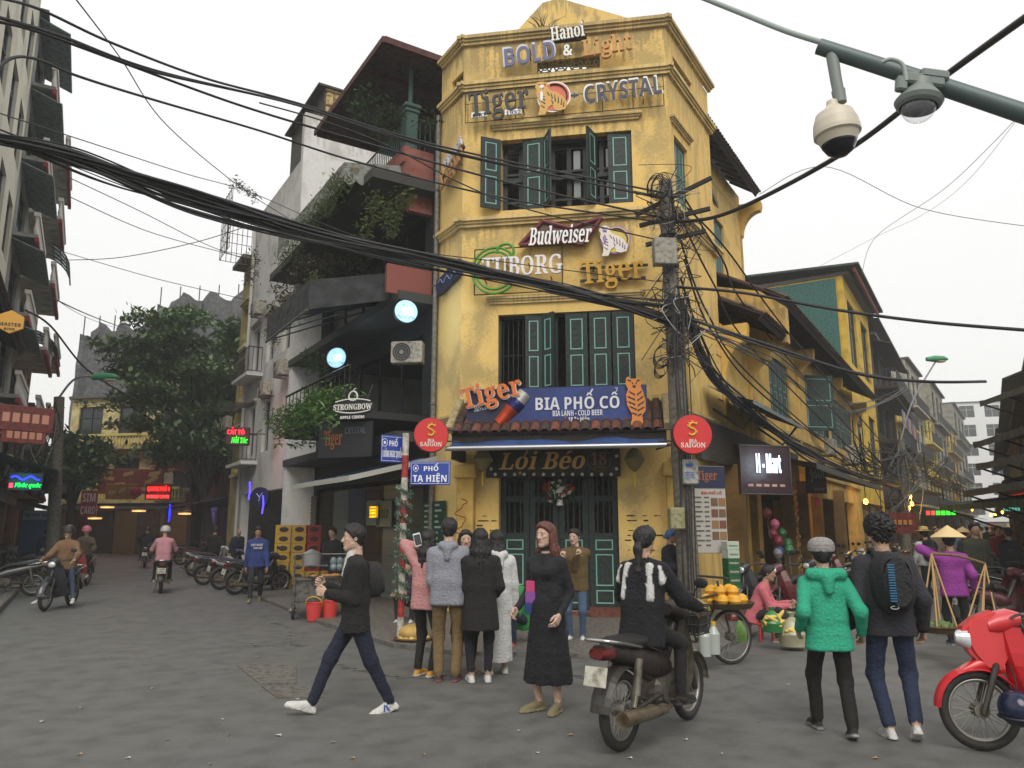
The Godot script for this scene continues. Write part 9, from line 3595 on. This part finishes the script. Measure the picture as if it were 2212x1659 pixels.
func goods() -> void:
	var steel := mt(150, 150, 148, .35, .6)
	var c0 := gp(640, 1276)
	var dirb := BY(.25)
	for i in 4:
		for j in 7:
			if i == 3 and j > 4:
				continue
			var kinds := ["yellow", "yellow", "red", "purple"]
			var kd: String = kinds[i] if j > 1 else ("purple" if i == 0 else "yellow")
			var o := thing("beer_carton", "%s beer carton with a dark oval badge in the pavement stack" % kd, "carton", Transform3D(dirb * BY(rf(-.06, .06)), c0 + dirb * V(-.42 + i * .4, .13 + j * .245, -.1 * i)), "beer cartons stacked on the pavement")
			var m := MB.new()
			m.cbox(Vector3.ZERO, V(.39, .24, .28), .008)
			obj("box", m, {"yellow": mt(176, 140, 54, .8), "red": mt(140, 44, 40, .8), "purple": mt(76, 52, 74, .8)}[kd], o)
			m = MB.new()
			m.ball(V(.02, 0, .142), V(.12, .07, .004), Basis(), 16)
			obj("badge", m, mt(46, 34, 30, .7), o)
	var cb := gp(692, 1335)
	var t := Transform3D(BY(.3), cb)
	var o := thing("food_cart", "steel street food cart with a pot and a tray of food", "cart", t)
	var m := MB.new()
	for x in [-.5, .5]:
		for z in [-.25, .25]:
			m.rod(V(x, .2, z), V(x, 1.15 if z < 0 else .75, z), .018, 6)
	for y in [.3, .72]:
		m.box(V(0, y, 0), V(1.04, .025, .54))
	m.box(V(-.2, .95, -.12), V(.6, .02, .34))
	m.rod(V(-.5, 1.15, -.25), V(.5, 1.15, -.25), .016, 6)
	m.span(V(-.5, .32, -.25), V(.5, .7, .2))
	obj("frame", m, mt(120, 120, 118, .4, .5, "dirt"), o)
	for x in [-.5, .42]:
		wheel(o, V(x, .16, .1), .16, .06, false)
	m = MB.new()
	m.lathe([V2(.17, .96), V2(.18, 1.16), V2(.19, 1.17), V2(.1, 1.21), V2(.02, 1.25)], 20, TT(V(-.2, 0, -.1)))
	m.lathe([V2(.0, .74), V2(.3, .74), V2(.33, .78)], 20, TT(V(.05, 0, .12)))
	obj("pot", m, steel, o)
	m = MB.new()
	for k in 18:
		m.ball(V(.05 + rf(-.24, .24), .78, .12 + rf(-.2, .2)), V(.06, .025, .04), BY(k), 8)
	obj("food", m, mt(160, 110, 60, .7), o).set_meta("kind", "stuff")
	m = MB.new()
	for k in 6:
		m.ball(V(.2 + .12 * (k % 3), .92 + .1 * (k / 3), -.05), V(.07, .09, .06), Basis(), 8)
	obj("bag_of_goods", m, mt(122, 142, 146, .4, 0, "tarp"), o)
	for q in [[678, 1322, 14.2], [712, 1318, 14.35]]:
		o = thing("bucket", "red plastic bucket with a yellow handle hanging from the food cart", "bucket", TT(pz(q[0], q[1], q[2])), "buckets on the food cart")
		m = MB.new()
		m.lathe([V2(.0, -.15), V2(.11, -.15), V2(.15, .15), V2(.16, .16), V2(.14, .15), V2(.1, -.1)], 20)
		obj("pail", m, mt(196, 60, 56, .45), o)
		m = MB.new()
		m.torus(V(0, .14, .02), V(.15, 0, 0), V(0, .13, .05), .009, 24, 5)
		obj("handle", m, mt(200, 170, 50, .5), o)
	var hb := basket(gp(893, 1392), .28, "green woven basket heaped with a yellow cloth bundle beside the sign post", [[.5, .36, .1]])
	m = MB.new()
	m.ball(V(0, .16, 0), V(.22, .13, .2), Basis(), 14)
	obj("cloth_bundle", m, mt(206, 170, 96, .8, 0, "tarp"), hb)
	var fw_ := gp(1580, 1438)
	t = Transform3D(BY(2.0), fw_ + V(-.42, 0, .12))
	o = thing("bicycle", "old bicycle carrying a wide tray of yellow pomelos", "bicycle", t)
	wheel(o, V(0, .33, -.5), .33, .045, true)
	wheel(o, V(0, .33, .5), .33, .045, true)
	m = MB.new()
	for q in [[0, .33, -.5, 0, .75, -.2], [0, .33, -.5, 0, .3, -.02], [0, .3, -.02, 0, .75, -.2], [0, .3, -.02, 0, .8, .36], [0, .75, -.2, 0, .85, .34], [0, .33, .5, 0, 1.0, .33], [-.28, 1.05, .26, .28, 1.05, .26]]:
		m.rod(V(q[0], q[1], q[2]), V(q[3], q[4], q[5]), .016, 6)
	obj("frame", m, mt(80, 76, 72, .6, .3, "dirt"), o)
	m = MB.new()
	m.loft([[V(0, .86, -.36), .1, .03], [V(0, .87, -.2), .06, .03], [V(0, .87, -.06), .02, .015]], 8)
	obj("saddle", m, mt(40, 38, 36, .7), o)
	var tc := pz(1562, 1308, 9.9)
	o = thing("fruit_tray", "wide round woven tray on the bicycle with pomelos", "tray", TT(tc))
	m = MB.new()
	m.lathe([V2(.0, -.02), V2(.34, -.02), V2(.39, .05), V2(.36, .05), V2(.32, .0), V2(.0, .0)], 28)
	obj("weave", m, mt(96, 78, 52, .9, 0, "wood"), o)
	for k in 19:
		var fr := thing("pomelo", "round yellow pomelo heaped on the bicycle tray", "fruit", TT(tc + V(cos(k * 2.4), 0, sin(k * 2.4)) * (.28 * sqrt(k / 12.0) if k < 12 else .16 * sqrt((k - 11) / 7.0)) + UP * (.075 if k < 12 else .18)), "pomelos on the tray")
		m = MB.new()
		m.lathe([V2(.0, -.072), V2(.05, -.06), V2(.078, .0), V2(.06, .05), V2(.02, .075), V2(.0, .075)], 14)
		obj("peel", m, mt(214, 158, 40, .55), fr)
		m = MB.new()
		m.rod(V(0, .07, 0), V(0, .085, 0), .006, 5)
		obj("stalk", m, mt(90, 84, 50, .9), fr)
	o = thing("fruit_sack", "pale wrapped sack bulging on the back of the fruit bicycle", "sack", TT(pz(1492, 1312, 9.6)))
	m = MB.new()
	m.ball(Vector3.ZERO, V(.24, .12, .2), Basis(V(0, 0, 1), -.1), 18)
	obj("cloth", m, mt(176, 160, 96, .5, 0, "tarp"), o)
	m = MB.new()
	m.torus(V(.05, 0, 0), V(0, .122, 0), V(0, 0, .2), .008, 20, 5)
	obj("tie", m, mt(120, 100, 60, .8), o)
	for q in [[1523, 1385], [1542, 1380]]:
		o = thing("water_bottle", "large clear plastic bottle with a yellow cap hanging on the fruit bicycle", "bottle", TT(pz(q[0], q[1], 9.5)), "bottles on the fruit bicycle")
		m = MB.new()
		m.lathe([V2(.0, -.17), V2(.07, -.17), V2(.075, .06), V2(.03, .14), V2(.025, .16)], 14)
		obj("bottle", m, mt(160, 166, 160, .15), o)
		m = MB.new()
		m.lathe([V2(.03, .16), V2(.03, .2), V2(.0, .2)], 10)
		obj("cap", m, mt(200, 160, 40, .5), o)
	o = thing("banana_bunch", "bunch of green bananas hanging by the fruit bicycle", "bananas", TT(pz(1597, 1362, 10.4)))
	for k in 6:
		m = MB.new()
		var a := (k - 2.5) * .3
		m.tube(spline([V(0, .12, 0), V(sin(a) * .08, .0, .05), V(sin(a) * .1, -.13, .02)], 3), .02, 6)
		obj("banana", m, mt(104, 150, 60, .6), o)
	o = thing("plastic_stool", "small red plastic stool under the fruit seller", "stool", Transform3D(BY(.4), gp(1645, 1384)))
	m = MB.new()
	m.cbox(V(0, .25, 0), V(.28, .03, .28), .012)
	obj("seat", m, mt(160, 40, 44, .5), o)
	for x in [-.12, .12]:
		for z in [-.12, .12]:
			m = MB.new()
			m.tube([V(x, .0, z), V(x * .85, .24, z * .85)], [.022, .018], 6)
			obj("leg", m, mt(160, 40, 44, .5), o)
	for q in [[1668, 1345, .15, [60, 150, 84], "green plastic bag of fruit at the seller's knees"], [1712, 1368, .2, [190, 190, 160], "clear plastic bag of yellow maize beside the seller"]]:
		o = thing("plastic_bag", q[4], "bag", TT(pz(q[0], q[1], 11.0)))
		m = MB.new()
		m.lathe([V2(.0, -q[2] * .9), V2(q[2] * .9, -q[2] * .8), V2(q[2], .0), V2(q[2] * .5, q[2] * .8), V2(q[2] * .15, q[2] * 1.1), V2(q[2] * .3, q[2] * 1.4)], 18)
		obj("film", m, mt(q[3][0], q[3][1], q[3][2], .3, 0, "tarp"), o)
		m = MB.new()
		for k in 9:
			m.ball(V(cos(k * 2.4) * q[2] * .72, -q[2] * .4 + .02 * k, absf(sin(k * 2.4)) * q[2] * .75), V(.03, .1, .03), Basis(V(0, 0, 1), k * .7), 8)
		obj("fruit", m, mt(206, 176, 84, .5), o).set_meta("kind", "stuff")
	o = thing("red_bag", "crumpled red plastic bag lying behind the red motorbike", "bag", TT(pz(2150, 1365, 8.6)))
	m = MB.new()
	m.lathe([V2(.0, -.12), V2(.16, -.1), V2(.18, .0), V2(.1, .1), V2(.04, .12), V2(.12, .17)], 12)
	obj("film", m, mt(200, 60, 50, .4, 0, "tarp"), o)

func _ready() -> void:
	var t0 := Time.get_ticks_msec()
	light_and_camera()
	ground()
	corner_house()
	front_signs()
	porch()
	street_signs()
	dark_bar()
	ferns()
	white_house()
	right_row()
	right_awnings()
	left_row()
	street_end()
	trees()
	poles()
	bikes()
	crowd()
	goods()
	print("built ", Time.get_ticks_msec() - t0)
	finish()
	for q in later_copies:
		dup(q[0], q[1], q[2], "market crowd")
	print("meshed ", Time.get_ticks_msec() - t0)
